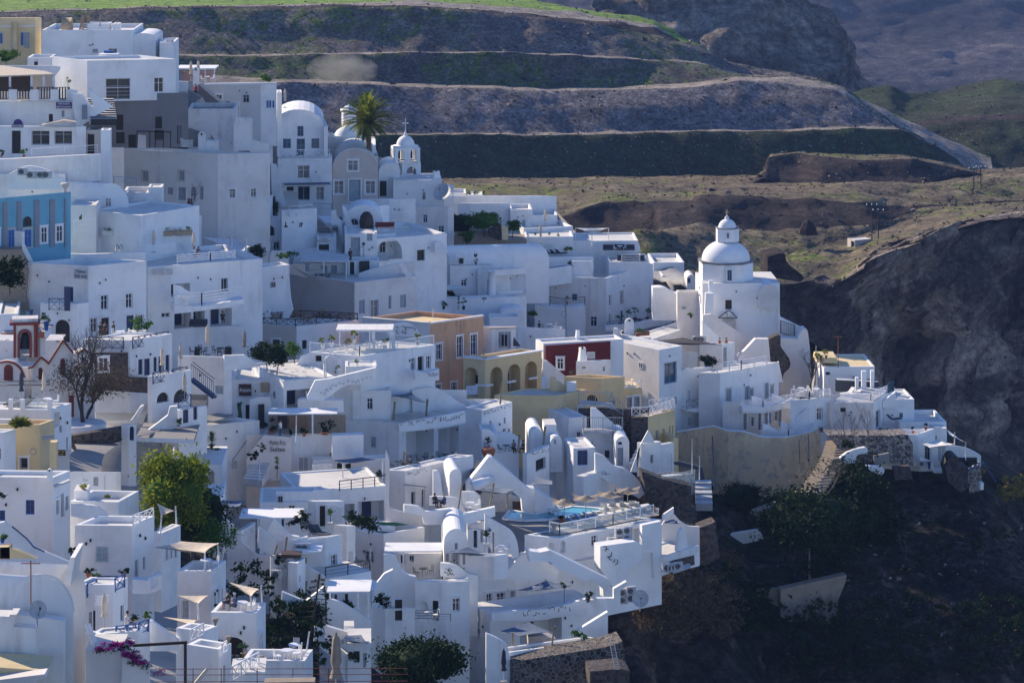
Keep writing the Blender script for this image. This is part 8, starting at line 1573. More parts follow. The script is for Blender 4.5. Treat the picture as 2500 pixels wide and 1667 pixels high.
person('person in dark clothes reclining at the lower sail table',P2(535,960,197.5),-1.0, 'black', 'cush', 'sit');person('grey haired person in a blue shirt at the lower sail table',P2(590,985,197),-1.3, 'cloth_b', 'cush', 'sit', 'lgrey');cafe('the terrace of the lower beige sail',[P2(640,990,197)], 'wmetal',1);cafe('the terrace of the middle beige sail',[P2(345,640,204)], 'wmetal',1)
b=B('low white house with a small lattice corner in the lower left',190,450,553,1290,1700,(1240,),[('r',488,1420,505,1600, 's')],Y=180,la=(1250,),par=.5);railing(b.root,P2(478,1340,179.6),P2(522,1310,180),2.0, 'x', 'lime',posts=.8)
b=B('white terrace wedge with lattice railing and stone vases',100,330,445,1140,1320,(1095,),[],Y=186,la=160,par=.4);railing(b.root,P2(215,1235,184),P2(325,1180,186),2.2, 'x', 'lime',posts=1.2)
for i,(x,y)in enumerate(((422,1095),(530,1240),(797,1400))):single((lambda m:(m.lathe(P2(x,y,184 if i==0 else 180),[(.1,0),(.06,.08),(.16,.3),(.2,.45),(.16,.46),(0,.42)], 'umber',12),m)[1])(MB()), 'stone_vase',P2(x,y,184 if i==0 else 180), 'beige stone vase on the terrace parapet, '+('upper left', 'middle', 'lower right')[i], 'vase')
b=B('white twin terrace with two small tables at the bottom',640,1155,1222,1385,1700,(1290,),[],Y=188,la=178,par=.5);B('white upper step of the twin terrace',835,1150,1215,1292,1400,5,Y=196,la=178,par=.4,lmat='white');cafe('the white twin terrace',[P2(1010,1385,189),P2(1070,1335,197)], 'wmetal',2)
for i,(x0,x1,y0,y1)in enumerate(((1120,1130,1235,1380),(1172,1192,1145,1300))):single((lambda m:(m.tube([P2(x0,y1,190),P2(x1,y0,190)],.06, 'wmetal'),m)[1])(MB()), 'white_pole',P2(x0,y1,190), 'white pole of the twin terrace, '+('left upright one', 'right leaning one')[i], 'pole')
b=B('white stair terrace with a lattice rail at the bottom edge',545,548,830,1480,1700,3,Y=176,ld=3,par=.05);railing(b.root,P2(560,1560,174),P2(780,1440,178),2.6, 'x', 'lime',posts=1.4);plant('agave in a stone pot below the arched porch',P2(652,1380,192),3.0,.8, 'agave', 'umber',90, 'spike',ph=1.1)
o=empty('wire_fence',P2(0,1560,120), 'thin dark red wire fence along the bottom edge', 'fence');m=MB()
for y in(1452,1500,1556):m.bar(P2(-60,y,118),P2(2000,y-6,118),.02,.02, 'redtrim')
for x in(240,470,765,1058,1350):m.bar(P2(x,1700,118),P2(x,1445,118),.03,.03, 'redtrim')
m.build('wires',o);umb('closed tan parasol in the bottom foreground',1412,1720,2.9,122, 'umber')
slab([(245,1568),(340,1455),(360,1470),(262,1600)],0,.2, 'canvas',117, 'pale_beam',label='pale leaning beam at the bottom edge',cat='beam');slab([(820,1562),(1235,1556),(1235,1600),(820,1600)],0,.6, 'umber',112, 'pale_ledge',label='pale rounded ledge at the bottom edge',cat='ledge')
tree('large bright green tree left of the centre',P2(95,330,222),13.4,5.6,6.4, 'leafy',9000,.38,th=.32,clump=60);tree('dark lower foliage of the tree beside the beige sails',P2(230,560,226),13,6.2,5.6, 'leafd',7000,.34,th=.3,clump=46);tree('small reddish green tree beside the dark foliage',P2(430,520,222),6.2,3.8,3.2, 'leaf',1800,.24,th=.35,clump=18)  # second crown is the same tree's lower half, shade put into darker leaves
tree('dark green bush on the slope between the houses',P2(1140,1180,230),6,3.4,3.2, 'leafd',2200,.36,th=.2,clump=22,name='slope_bush');tree('low dark scrub beside the agave stalk',P2(900,1190,226),4,4,2, 'brush',900,.36,th=.2,clump=14,name='slope_bush')
o=empty('agave_flower_stalk',P2(1195,1225,224), 'tall agave flower stalk with drooping pods', 'agave');m=MB();a,c=P2(1195,1225,224),P2(1280,680,224);m.tube([a,c],[.12,.05], 'bark');m.build('stalk',o);m=MB()
for k in range(18):q=a.lerp(c,.3+.68*k/18);s=(1 if k%2 else-1)*(1.6-k*.07);e=q+Vector((s*.8,0,-.05));m.tube([q,e],.03, 'bark',4);leaves(m,e,.3,.3,.14,26,.1, 'leafd',2)
m.build('flower_heads',o)
def sw(l,pts,Y,a=6,mat='white',n='swooping_wall',t=.5):return slab(pts,a,t,mat,Y,n,label=l)
b=B('white hotel block with three windows under a slatted canopy',780,785,1250,90,330,4,[('r',935,38,975,92, 'g'),('r',920,125,990,180, 'W'),('r',1020,112,1075,180, 'W'),('r',965,205,985,290, 'e')],Y=263,ld=6,par=.1)
b.slab([(920,0),(1250,0),(1250,300),(1100,300),(1100,180),(920,90)],4,.4, 'white',263.5, 'upper_wall',ref=920)
b=B('white gabled strip house with an awning beside the tree',335,340,480,60,300,3,[('r',422,150,442,232, 'g'),('r',382,175,398,235, 's')],Y=256,ld=6,par=.1);swirls(b.root,365,70,500,20,45,3,255.8,340,9,seed=21);ac('air conditioner on the gabled strip house',P2(412,130,255.4));sail('small slate awning on the gabled strip house',[(480,66,2),(668,75,2),(610,132,-2),(435,128,-2)], 'slate',Y=255,sag=.15)
pergola('long white slatted canopy above the curved terraces',[(615,222),(1125,222)],252,3.4,2.6,th=.12,posts=(.3,.66))
sw('white diagonal wall falling right from the gabled strip house',[(480,205),(620,320),(640,415),(770,520),(800,525),(870,525),(880,850),(650,860),(500,700),(520,560),(505,330)],246,4, 'warm')
b=B('white curl carved balcony house under the long canopy',600,632,750,325,560,(250,),[],Y=248,la=150,par=.5);swirls(b.root,645,340,745,300,55,25,247.8,632,5,seed=22)
sw('white diagonal wall below the long canopy',[(780,290),(920,400),(930,520),(800,520),(770,420)],247)
sw('white sloping parapet with a flat end under the canopy',[(900,220),(1040,360),(1110,370),(1050,405),(930,405),(880,350),(850,330)],249,4)
b=B('white house with air conditioners and a low slatted canopy',1050,1325,1462,375,680,(348,),[('r',1370,515,1418,630, 'W'),('l',1155,540,1172,590, 'k')],Y=244,la=(400,),lmat='warm',par=.25);b.slab([(1050,400),(1180,370),(1190,500),(1050,520)],4,.5, 'white',242.8, 'side_wall',ref=1050)
for i,x in enumerate((1115,1160)):ac('air conditioner above the low slatted canopy, %s'%('left', 'right')[i],P2(x,490,242))
pergola('low white slatted canopy beside the air conditioners',[(1065,515),(1290,495)],240,3,2.2,th=.1,posts=(.2,));
for i,(x,y)in enumerate(((950,395),(1000,385),(1250,370),(1295,370))):lounger('dark lounger on the diagonal terraces, '+('first', 'second', 'third', 'fourth')[i],P2(x,y,250),.8)
for i,(x,y,h,r)in enumerate(((1065,275,2.6,1.6),(1150,275,3.2,1.6),(1165,360,4.2,1.4),(1530,275,3,1.2),(1630,320,4,3.4),(1365,270,3.4,1),(945,600,2,1),(1380,1100,1.8,.9),(440,985,1.4,.7),(1650,290,3,1.6))):plant('terrace plant in the lower centre, '+('left of the leafy pair', 'right of the leafy pair', 'sprawling one before the grey loungers', 'beside the slatted screen', 'broad one around the hot tub', 'thin one by the dark door', 'on the curl patterned house', 'round one beside the white counter', 'in a red pot at the sail house', 'small one above the hot tub')[i],P2(x,y,252 if y<400 else 236 if i!=8 else 202),h,r, 'leafd' if i!=5 else 'leaf', 'lime' if i%2 else None,260 if r<2 else 700, 'ball' if i==5 else 'bush')
b=B('white house with curl cutouts and an air conditioner on its narrow face',870,875,1020,530,870,(505,),[('r',915,740,945,805, 'g'),('r',968,705,982,820, 's'),('r',992,695,1006,800, 's')],Y=236,la=120,par=.3);swirls(b.root,925,650,1015,600,50,30,235.8,875,6,seed=23);ac('air conditioner on the narrow curl patterned face',P2(925,710,235.3))
slab([(955,545),(960,515),(1130,518),(1120,545)],2,1.4, 'brown',236, 'brown_canopy',label='flat brown canopy over the narrow terrace',cat='canopy')
b=B('white rounded block with a slit window beside the brown canopy',1020,1095,1160,585,800,(540,),[('r',1110,685,1122,740, 's')],Y=235,la=160,par=.1)
sw('white sloping wall below the rounded block',[(970,820),(1160,900),(1310,780),(1325,900),(1320,1080),(1230,1090),(1160,1000),(960,1000)],231)
sw('white diagonal parapet right of the rounded block',[(1150,595),(1325,705),(1325,800),(1150,800)],238,4, 'warm')
b=B('white round shouldered house right of the leafy plants',1180,1245,1480,80,700,4,[('r',1278,115,1322,285, 'k'),('r',1518,485,1550,570, 'sa')][:1],Y=256,la=150,par=.1,ext=5);slats(b.root,[(1335,100),(1465,115),(1465,265),(1335,265)],4, 'wmetal',255.6,12)
b=B('white house column with an arched niche window',1395,1497,1570,280,760,10,[('r',1518,485,1552,572, 'ga')],Y=249,lmat='warm',la=160,par=.1)
b=B('white parapet building with a black handrail',1320,1325,1700,712,960,(650,),[],Y=240,la=160,ld=4,par=.05);railing(b.root,P2(1325,708,239.8),P2(1690,645,243),.9, 'c', 'black');cafe('the black handrail terrace',[P2(1600,635,246)], 'black',2)
pergola('white flat canopy above the glazed outdoor stairs',[(1335,828),(1690,828)],232,3.6,3.2,th=.12,posts=(.05,.74,.99));b=B('white room behind the glazed outdoor stairs',1340,1342,1700,835,1000,3,[('r',1345,845,1375,885, 'g'),('r',1398,840,1420,888, 'g'),('r',1485,835,1510,920, 'k')],Y=239,ld=4,par=.05)
sw('white twin curved wall below the flat canopy',cr([(1335,890),(1400,890),(1460,910),(1540,960),(1600,1000)],3)+[(1700,1080),(1700,1160),(1450,1150),(1340,1060)],231)
sw('white irregular parapet with the round shrub',cr([(1235,1110),(1300,1140),(1330,1200),(1440,1280),(1500,1330)],3)+[(1680,1440),(1680,1700),(1520,1700),(1430,1400),(1230,1230)],222);sw('white pool parapet beside the white counter',cr([(1305,1090),(1400,1120),(1520,1150),(1690,1150)],3)+[(1690,1240),(1500,1230),(1330,1200)],226)
B('white outdoor kitchen counter',1475,1478,1560,1100,1150,4,Y=227,ld=1.5,par=.02,cat='counter',name='kitchen_counter',group=None,ext=.5)
sail('slate sail beside the tan parasol',[(1490,1175,2),(1620,1170,2),(1680,1245,-1),(1450,1215,-2)], 'slate',Y=221,sag=.25);b=B('white house with two doors under the slate sail',1500,1505,1700,1240,1500,3,[('r',1508,1310,1550,1385, 'g'),('r',1555,1305,1605,1400, 'k'),('r',1632,1320,1660,1430, 's')],Y=222,ld=4,par=.05)
for i,(x,y0,y1)in enumerate(((1000,370,520),(920,435,515),(1160,730,890),(1270,670,780),(1530,910,1060),(1478,1000,1240))):single((lambda m:(m.tube([P2(x-12,y1,238),P2(x+10,y0,238)],.09, 'bamboo'),m)[1])(MB()), 'wooden_pole',P2(x-12,y1,238), 'leaning wooden pole in the lower centre, '+('tall one beside the diagonal parapet', 'short one beside the curl panel', 'beside the hot tub table', 'above the agave', 'right of the white counter', 'beside the slate sail')[i], 'pole')
crop(850,1100)
b=B('white terrace house with curl ornaments and two narrow doors',345,522,1150,185,620,(40,),[('r',576,375,615,495, 'K'),('r',668,355,705,520, 'W'),('r',935,325,965,425, 'w'),('r',990,310,1015,420, 'w')],Y=274,la=(175,),lmat='warm',par=.1,ext=5)
swirls(b.root,535,215,730,165,60,32,b.Y-.1,522,12,seed=31);b.slab([(525,310),(720,328),(720,336),(525,318)],32,.3, 'metal',273.4, 'awning_bracket',ref=522)
for i,(x,y)in enumerate(((460,165),(570,160))):cafe('the dining terrace with the wooden pole' if i==0 else 'the dining terrace beside the seated diner',[P2(x,y,277)], 'black',2)
person('diner in dark clothes seated on the dining terrace',P2(580,172,277.5),-.9, 'black', 'black', 'sit')
stairs_px(b.root,1050,340,1190,90,1.8,274,284,mat='cush',rmat='black',wdir=(1,0,0))
o=empty('pyramid_house',P2(1300,400,273), 'white pyramid shaped wall house above the pool', 'house', 'white cubic houses of the hillside village')
slab([(1290,55),(1320,60),(1640,340),(1710,345),(1720,580),(1600,560),(1590,440),(1500,370),(1340,360),(1200,340),(1085,380),(1085,310),(1200,170)],6,1.2, 'white',272, 'front_wall',o,ref=1085)
slab([(1710,345),(1870,460),(1880,560),(1720,580)],-30,.5, 'white',271.7, 'side_wall',o,ref=1710);slab([(1115,340),(1150,280),(1600,440),(1600,560),(1220,560)],4,.3, 'lgrey',277, 'deep_recess',o,ref=1115);slab([(1510,468),(1600,470),(1600,550),(1510,550)],4,.3, 'dwood',276, 'bar',o,ref=1510)
m=MB();m.tube([P2(1130,330,271),P2(1330,265,272)],.5, 'white',10);m.build('rolled_ledge',o)
v=vault('white vaulted turret with a rounded front beside the curl house',930,1040,168,225,520,8,5,Y=272);slab(cr([(780,185),(830,190),(850,260),(870,420)],4)+[(780,420)],8,.4, 'white',271, 'swooping_wall',label='narrow white curved wall left of the vaulted turret')
sw('white curved balcony wall in front of the talking couple',cr([(515,495),(640,510),(690,540),(700,560)],4)+[(940,530),(960,580),(1060,580),(1350,515),(1350,600),(1070,680),(700,680),(680,600),(515,560)],262,12)
sw('white rounded divider right of the couple',cr([(750,420),(950,425),(1030,460),(1080,560)],4)+[(1080,575),(960,580),(940,520),(750,500)],266,5,t=.3);sw('second white rounded divider above the small chairs',cr([(1030,375),(1160,380),(1215,430),(1220,540)],4)+[(1200,545),(1070,520)],268,5,t=.3)
person('woman with pinned up hair seated at the hot tub terrace',P2(790,520,265.5),.6, 'cush', 'black', 'sit');person('bald man in navy seated opposite the woman',P2(888,528,265),-2, 'navy', 'black', 'sit', 'skin');cafe('the hot tub terrace between the couple',[P2(838,530,265)], 'black',0);cafe('the small terrace behind the rounded divider',[P2(1120,545,266)], 'wmetal',3)
sail('slate sail before the pyramid wall',[(1120,355,2),(1400,340,2),(1545,350,0),(1440,395,-3)], 'slate',Y=268,sag=.3);sail('slate sail above the potted olive tree',[(1105,705,1),(1238,635,1),(1335,742,-2)], 'slate',Y=258,sag=.2);sail('wide slate sail before the small vault',[(895,940,1),(1095,882,1),(1290,950,0),(1080,935,-3)], 'slate',Y=252,sag=.2)
sail('steel blue sail beside the curl walls',[(1670,310,1),(1712,238,2),(1880,275,0),(1880,310,-2)], 'slate',Y=272,sag=.2)
b=B('white platform house with a hot tub and olive shrubs',60,325,700,765,1150,(700,),[],Y=262,la=(725,),lmat='warm',par=.5,ext=5);b.slab([(250,690),(430,698),(435,745),(255,735)],4,2, 'white',263.5, 'hot_tub',ref=250);b.slab([(200,655),(440,660),(545,680),(380,695)],4,.2, 'green',264, 'tub_cover',ref=200)
b.slab(cr([(345,0),(380,120),(375,480),(410,540),(500,560),(640,590),(680,640),(690,760)],4)+[(640,770),(500,720),(345,700)],3,.5, 'warm',266, 'swooping_wall',ref=345)
b=B('white loggia house with a black rail and grey balcony',-480,-470,350,375,700,(320,),[('r',-150,490,60,640, 'o',2),('r',90,460,330,650, 'o',2)],Y=268,ld=8,par=.1,ext=5);railing(b.root,P2(-80,370,267.8),P2(350,318,271),.95, 'c', 'black',posts=1.5)
plant('round shrub on the black rail balcony',P2(295,290,272),3.0,.9, 'leafd', 'lgrey',200, 'bush',ph=1)
pergola('white slatted canopy under the hot tub platform',[(330,930),(860,930)],254,3,3.0,th=.1,posts=(.33,));b=B('white room with framed windows under the canopy',410,412,860,945,1150,3,[('r',435,945,450,1010, 's'),('r',478,955,525,1040, 'W'),('r',560,960,605,1020, 'W')],Y=259,ld=3,par=.05,lmat='white')
sw('white terrace front with a swooping left parapet',cr([(325,950),(420,960),(470,1060),(530,1130),(620,1155)],4)+[(630,1200),(750,1190),(860,1205),(1100,1165),(1110,1250),(1110,1700),(325,1700)],249,2, 'white')
b=B('white front house with an arched niche and a small framed window',615,865,1115,1205,1700,10,[('r',955,1352,1025,1475, 'W'),('l',645,1380,735,1560, 'xa',.6),('l',772,1375,828,1560, 'k')],Y=247,la=170,par=.2,lmat='white',ext=6)
railing(b.root,P2(605,1560,243),P2(830,1560,243),.9, 'h', 'metal');railing(b.root,P2(830,1560,243),P2(940,1560,244),1.6, 'c', 'metal',posts=1);cafe('the terrace before the arched niche',[P2(740,1560,244.5)], 'wcanvas',2)
cafe('the terrace under the slatted canopy',[P2(690,1150,255)], 'cush',2);plant('sprawling dark shrub on the hammock terrace',P2(980,1170,251),3.4,1.9, 'leafd',None,420, 'bush')
b=vault('white vaulted house with a tiny square window behind the slate sail',880,1095,715,830,1100,3,8,Y=256,wins=[(895,945,925,1030, 's'),(960,940,1010,1040, 'S'),(1050,930,1080,1045, 's'),(978,845,1005,905, 's')],ext=5);ren(b, 'small_vault_house')
sw('white curved wall around the olive pot terrace',cr([(1255,580),(1300,620),(1400,680),(1500,740),(1550,830),(1565,950),(1545,980)],4)+[(1510,990),(1500,950),(1330,950),(1250,800)],257,5);b=B('white doors wall behind the olive pot',1095,1098,1260,720,1000,3,[('r',1150,730,1185,890, 'E'),('r',1215,735,1235,840, 's')],Y=263,ld=3,par=.05)
plant('olive tree in a tall white pot',P2(1268,935,256),5.2,1.0, 'leafd', 'lime',240, 'ball',ph=1.9);cafe('the olive pot terrace',[P2(1400,950,255)], 'wmetal',3);B('white jacuzzi terrace block below the olive pot',1075,1335,1468,965,1140,(945,),Y=251,la=(960,),par=.1,ext=.4,lmat='warm')
sw('white curved terrace edge beside the jacuzzi',cr([(850,1030),(950,1040),(1040,1080),(1100,1130),(1190,1145)],4)+[(1190,1700),(1100,1700),(1100,1180),(850,1150)],250.5,3)
for i,(x,y0,y1,Yv)in enumerate(((1025,325,550,265),(1320,300,510,266),(1462,395,520,266),(1332,745,965,254.5),(15,1400,1560,246),(203,870,1050,258),(515,5,175,277))):single((lambda m:(m.tube([P2(x-(18 if i<2 else 0),y1,Yv),P2(x+(18 if i<2 else 0),y0,Yv)],.09, 'wmetal' if i==5 else 'bamboo'),m)[1])(MB()), 'sail_pole',P2(x,y1,Yv), 'sail pole '+('leaning behind the talking couple', 'leaning before the pyramid wall', 'upright at the pool steps', 'upright beside the olive pot', 'leaning at the stair canopy', 'white one on the grey wall', 'leaning on the dining terrace')[i], 'pole')
pergola('white canopy with a glazed outdoor stair',[(-60,1280),(250,1280)],240,2.8,2.8,th=.1,posts=(.55,.95));sw('white stepped wall with a small arched niche',[(240,1240),(330,1130),(410,1090),(410,1450),(345,1560),(100,1700),(-60,1700),(-60,1460),(230,1450)],243,4);plant('round shrubs on the lower white planter',P2(310,1440,238),2.6,1.7, 'leafd',None,420, 'bush')
b=B('white planter block house with a tall dark door',100,340,612,1450,1700,6,[('r',430,1365,496,1560, 'k')],Y=239,la=160,par=.2,lmat='white')
crop(1200,1150,3.033)
b=B('white pool terrace building with plant machinery openings',245,505,1260,495,900,(355,),[('r',508,512,548,602, 'xa',.5),('r',740,475,785,555, 'w'),('r',870,440,1100,540, 'x',.9),('r',1138,405,1228,495, 'G'),('l',425,525,465,590, 'xa',.4)],Y=262,la=(470,),par=.1,mat='white',ext=3)
pz=b.zt;m=MB();dk=[onz(*I(x,y),pz-.02)for x,y in((120,385),(260,440),(425,470),(505,470),(1240,325),(1240,270),(850,262),(600,262),(300,310),(120,280))]
m.face(dk, 'concrete');m.build('pool_deck',b.root)
pw=[P2(x,y,1)for x,y in()];V=[onz(*I(x,y),pz+.12)for x,y in((90,350),(240,365),(420,358),(620,328),(880,285),(720,270),(600,262),(320,320),(140,290))];m=MB();m.face(V, 'water');o=m.build('pool_water');tag(o, 'turquoise swimming pool on the hotel deck', 'swimming pool')
m=MB();c=V+[V[0]]
for a,q in zip(c[:-1],c[1:]):m.bar(a,q,.35,.16, 'lime')
m.build('pool_rim',o)
o=empty('pool_ladder',onz(*I(200,360),pz), 'curved chrome pool ladder beside the pyramid wall', 'pool ladder')
for x in(182,215):m=MB();m.tube([P2(x,358,273),P2(x,310,273),P2(x+10,300,273),P2(x+20,312,273),P2(x+18,335,273)],.04, 'lgrey');m.build('rail',o)
for(x0,y0,x1,y1)in((430,452,505,470),(505,470,900,392),(900,392,1200,325)):a,q=onz(*I(x0,y0),pz+.03),onz(*I(x1,y1),pz+.03);railing(b.root,a,q,1.0, 'g', 'wmetal',posts=2)
for i in range(9):x=620+i*62;y=395-i*14;lounger('pool lounger with white frame on the glass railed deck, %s from the left'%ORD[i],onz(*I(x,y),pz+.03),2.2, 'sky' if i<3 else 'wcanvas')
for i,(x,y)in enumerate(((460,300),(495,295))):lounger('white folding pool chair at the corner of the pyramid wall, %s'%('left', 'right')[i],onz(*I(x,y),pz+.2),-.6, 'wcanvas')
for i in range(4):lounger('white padded lounger behind the swimming pool, %s from the left'%ORD[i],onz(*I(840+i*72,285-i*4),pz+.05),2.9, 'wcanvas')
def para(label,x,y,yb,mat='umber'):
 p=onz(*I(x,yb),pz);h=(yb-y)/OS*p.y/F;o=empty('pool_parasol',p,label, 'parasol', 'square parasols around the pool');m=MB();m.tube([p,p+Vector((0,0,h))],.05, 'lgrey');m.build('pole',o);m=MB();n=8;G=[];r=1.35
 for i in range(n+1):
  for j in range(n+1):u,v=2*i/n-1,2*j/n-1;G.append(p+Vector((u*r*(1-.25*(1-v*v)),v*r*(1-.25*(1-u*u)),h+.55*max(0,1-sqrt(u*u+v*v)*1.2)+.35*abs(u*v)-.1)))
 m.mesh(G,[(i*(n+1)+j,(i+1)*(n+1)+j,(i+1)*(n+1)+j+1,i*(n+1)+j+1)for i in range(n)for j in range(n)],mat,True);m.build('canopy',o)
for i,(x,y,yb)in enumerate(((540,235,362),(698,205,395),(875,178,330),(1008,150,300))):para('beige star shaped parasol by the pool, %s from the left'%ORD[i],x,y,yb)
for i,(x,y)in enumerate(((1200,300),(462,440),(520,385))):plant('pot plant on the pool deck, '+('large terracotta one at the right', 'at the left glass corner', 'low bowl by the loungers')[i],onz(*I(x,y),pz),2.4 if i==0 else 1.6,.9, 'leafd', 'terra',160, 'bush',ph=1)
b.slab([(805,555),(1065,520),(1115,545),(1115,650),(1000,740),(1000,850),(905,870),(805,720)],20,1.5, 'white',259, 'curved_undercroft',ref=805);swirls(b.root,830,565,925,680,60,20,258.9,805,6, 'black',seed=33)
b.slab([(1115,400),(1255,370),(1245,790),(1200,795),(1195,600),(1115,610)],20,.6, 'white',264, 'end_wall',ref=1115)
for i,(x,y)in enumerate(((948,530),(1003,520),(890,545),(968,980),(1030,965),(1298,740),(1332,742),(1356,735),(1380,728),(968,925),(1030,910),(948,475),(1003,465))):ac('air conditioner of the pool building, '+('left lower in the opening', 'right lower in the opening', 'beside the opening', 'left lower beside the round dish', 'right lower beside the round dish', 'tall one under the side terrace', 'first of three small ones', 'second of three small ones', 'third of three small ones', 'left upper beside the round dish', 'right upper beside the round dish', 'left upper in the opening', 'right upper in the opening')[i],P2(x,y,262 if i not in(3,4,9,10)else 252),.3)
dish('small white satellite dish on the cliff edge',P2(1100,1010,252),.75,.1,15)
sw('white zigzag stair parapet below the pool building',[(270,590),(360,600),(430,585),(870,800),(885,830),(830,940),(825,870),(740,800),(680,810),(560,735),(510,735),(440,670),(290,675)],254,14,t=1.2)
b=B('white villa with two framed windows and a door under the stair',-130,-120,830,760,1040,(640,),[('r',-38,905,5,1010, 'W'),('r',38,898,100,1005, 'W'),('r',138,885,175,1020, 'V')],Y=258,ld=5,par=.05);b.slab(cr([(-100,770),(60,760),(140,720),(200,640),(270,590)],4)+[(420,680),(500,740),(680,810),(830,900),(830,960),(-100,1000)][:2]+[(480,800),(-100,800)],14,.4, 'white',256, 'swooping_wall',ref=-100)
sail('large dark slate sail over the middle villa terrace',[(195,880,2),(408,808,1),(588,850,0),(280,885,-4)], 'slate',Y=251,sag=.2);plant('olive tree beside the middle villa terrace',P2(538,980,250),4.6,.9, 'leafd',None,160, 'ball');plant('leafy plant by the right stair opening',P2(725,975,249),3.2,1.0, 'leafd',None,200, 'bush')
b=B('white curved balcony building with dark curl cutouts',-20,-10,760,1060,1400,(950,),[('r',210,1100,520,1260, 'o',2.5)],Y=249,ld=4,par=.05);o=sw('white curved parapet with bold dark curls',cr([(0,1050),(200,1030),(400,1020),(560,985),(700,945)],3)+[(755,1010),(755,1070),(600,1050),(400,1100),(200,1105),(0,1110)],247,12);ren(o, 'curl_parapet');swirls(o,225,1045,600,1000,55,12,246.5,0,11, 'black', 'cutout_pattern',.4,34)
sw('white ramp wall curving down at the right end',cr([(780,940),(840,950),(860,1010),(860,1240)],4)+[(600,1260),(600,1200),(860,1040)],245,10);sw('white stair flank beside the cliff air conditioners',[(905,870),(1000,815),(1000,850),(955,880),(955,1030),(865,1030),(780,940),(905,940)],250,10)
sail('lower dark slate sail over the bottom terrace',[(65,1180,1),(275,1112,2),(440,1185,0),(200,1220,-3)], 'slate',Y=243,sag=.2);b=B('white bottom terrace with long dark curl band',-20,120,845,1340,1410,(1245,),[],Y=238,la=150,par=.9,ext=.3);swirls(b.root,335,1355,700,1290,60,10,b.Y+1.5,335,14, 'metal',seed=35)
sw('white rounded wall at the left of the bottom terrace',cr([(-40,1200),(50,1240),(110,1280),(125,1330)],4)+[(150,1420),(130,1600),(-40,1600)],237,6);b.slab([(275,1225),(380,1215),(475,1240),(475,1300),(275,1310)],6,2, 'beige',243, 'plunge_tub',ref=275);
for i,(x0,y0,y1)in enumerate(((155,1190,1340),(455,1145,1305))):single((lambda m:(m.tube([P2(x0-(12 if i else 0),y1,240),P2(x0+(12 if i else 4),y0,240)],.09, 'bamboo'),m)[1])(MB()), 'sail_pole',P2(x0,y1,240), 'dark sail pole on the bottom terrace, %s'%('left', 'right')[i], 'pole')
plant('round green bush at the end of the bottom terrace',P2(645,1270,241),2.2,1.6, 'leaf',None,300, 'bush')
slab([(145,1412),(845,1300),(970,1260),(985,1330),(980,1600),(150,1600)],8,3, 'vstone',236.5, 'stone_retaining_wall',label='patterned volcanic stone retaining wall under the bottom terrace',cat='retaining wall');slab([(730,1480),(960,1460),(1025,1480),(1020,1600),(730,1600)],6,3, 'dstone',233, 'stone_abutment',label='dark stone abutment at the bottom of the steel ladder',cat='abutment')
o=empty('steel_ladder',P2(930,1465,233), 'pale blue steel ladder leaning on the stone retaining wall', 'ladder');m=MB()
for dx in(0,32):m.bar(P2(915+dx,1465,233),P2(873+dx,1255,236),.06,.06, 'metal')
for k in range(12):t=k/12;m.bar(P2(915-42*t,1465-210*t,233+3*t),P2(947-42*t,1465-210*t,233+3*t),.04,.04, 'metal')
m.build('frame',o)
umb('closed black parasol at the bottom',90,1560,2.6,225, 'nsail')
b=B('white side terrace house with a rounded gable and glass panel',1258,1262,1540,640,740,(570,),[],Y=268,ld=4,par=.1,ext=.4);b.slab(cr([(1260,400),(1330,310),(1400,370),(1460,405),(1540,410)],4)+[(1540,560),(1260,620)],8,.3, 'warm',274, 'back_wall',ref=1260);b.slab([(1368,600),(1375,500),(1395,440),(1415,428),(1435,445),(1450,510),(1455,600)],8,.8, 'white',267.5, 'rounded_gable',ref=1368)
b.slab([(1262,640),(1500,560),(1540,555),(1540,590),(1500,620),(1290,670)],8,.4, 'white',267, 'parapet',ref=1262);b.slab([(1320,690),(1500,615),(1505,690),(1320,760)],8,1, 'vstone',268, 'stone_base',ref=1320);b.slab([(1345,750),(1475,708),(1475,716),(1345,760)],0,1.4, 'lgrey',264, 'service_ledge',ref=1345)
slab([(1265,325),(1350,268),(1350,310),(1265,375)],8,.3, 'lime',272, 'patterned_panel',label='white panel with curl pattern at the right end of the pool',cat='panel');sail('small slate sail on the side terrace',[(1265,380,2),(1340,350,2),(1418,385,-1)], 'slate',Y=269,sag=.1)
slab([(1540,420),(1660,375),(1690,640),(1590,700),(1545,690)],8,2, 'dstone',276, 'stone_wall',label='dark rubble wall right of the side terrace',cat='stone wall')
slab([(1110,0),(1270,60),(1480,110),(1480,280),(1420,300),(1520,300),(1520,400),(1350,350),(1230,290),(1150,180)],8,2, 'dstone',287, 'stone_wall',label='dark stone wall beside the grey stairs',cat='stone wall')
crop(1600,1000,3.137)
for i,(pts,Yv,mt,l)in enumerate(([[(440,790),(590,770),(700,830),(770,900),(640,930),(480,950)],322, 'oldw', 'stained whitewashed wall under the small pine'],[[(480,970),(800,920),(830,990),(760,1010),(500,1060)],312, 'oldw', 'weathered low white wall below the small pine'],[[(1085,645),(1170,645),(1170,720),(1090,750)],318, 'lime', 'small bright white wall stub beside the path'],[[(640,1260),(940,1200),(1000,1260),(1000,1300),(890,1360),(650,1300)],304, 'lime', 'small ruined white hut walls below the bare tree'],[[(680,1290),(830,1290),(890,1300),(890,1360),(765,1360),(690,1330)],302, 'beige', 'grey roof of the ruined white hut'],[[(770,1370),(960,1375),(960,1720),(850,1720)],296, 'blockw', 'left shaded side of the block retaining wall'],[[(960,1375),(1460,1265),(1460,1310),(1400,1460),(1380,1720),(960,1720)],295, 'blockw', 'pale block retaining wall at the lower right'])):slab(pts,6 if i!=6 else 12,.8,mt,Yv, 'terrace_wall',label=l)
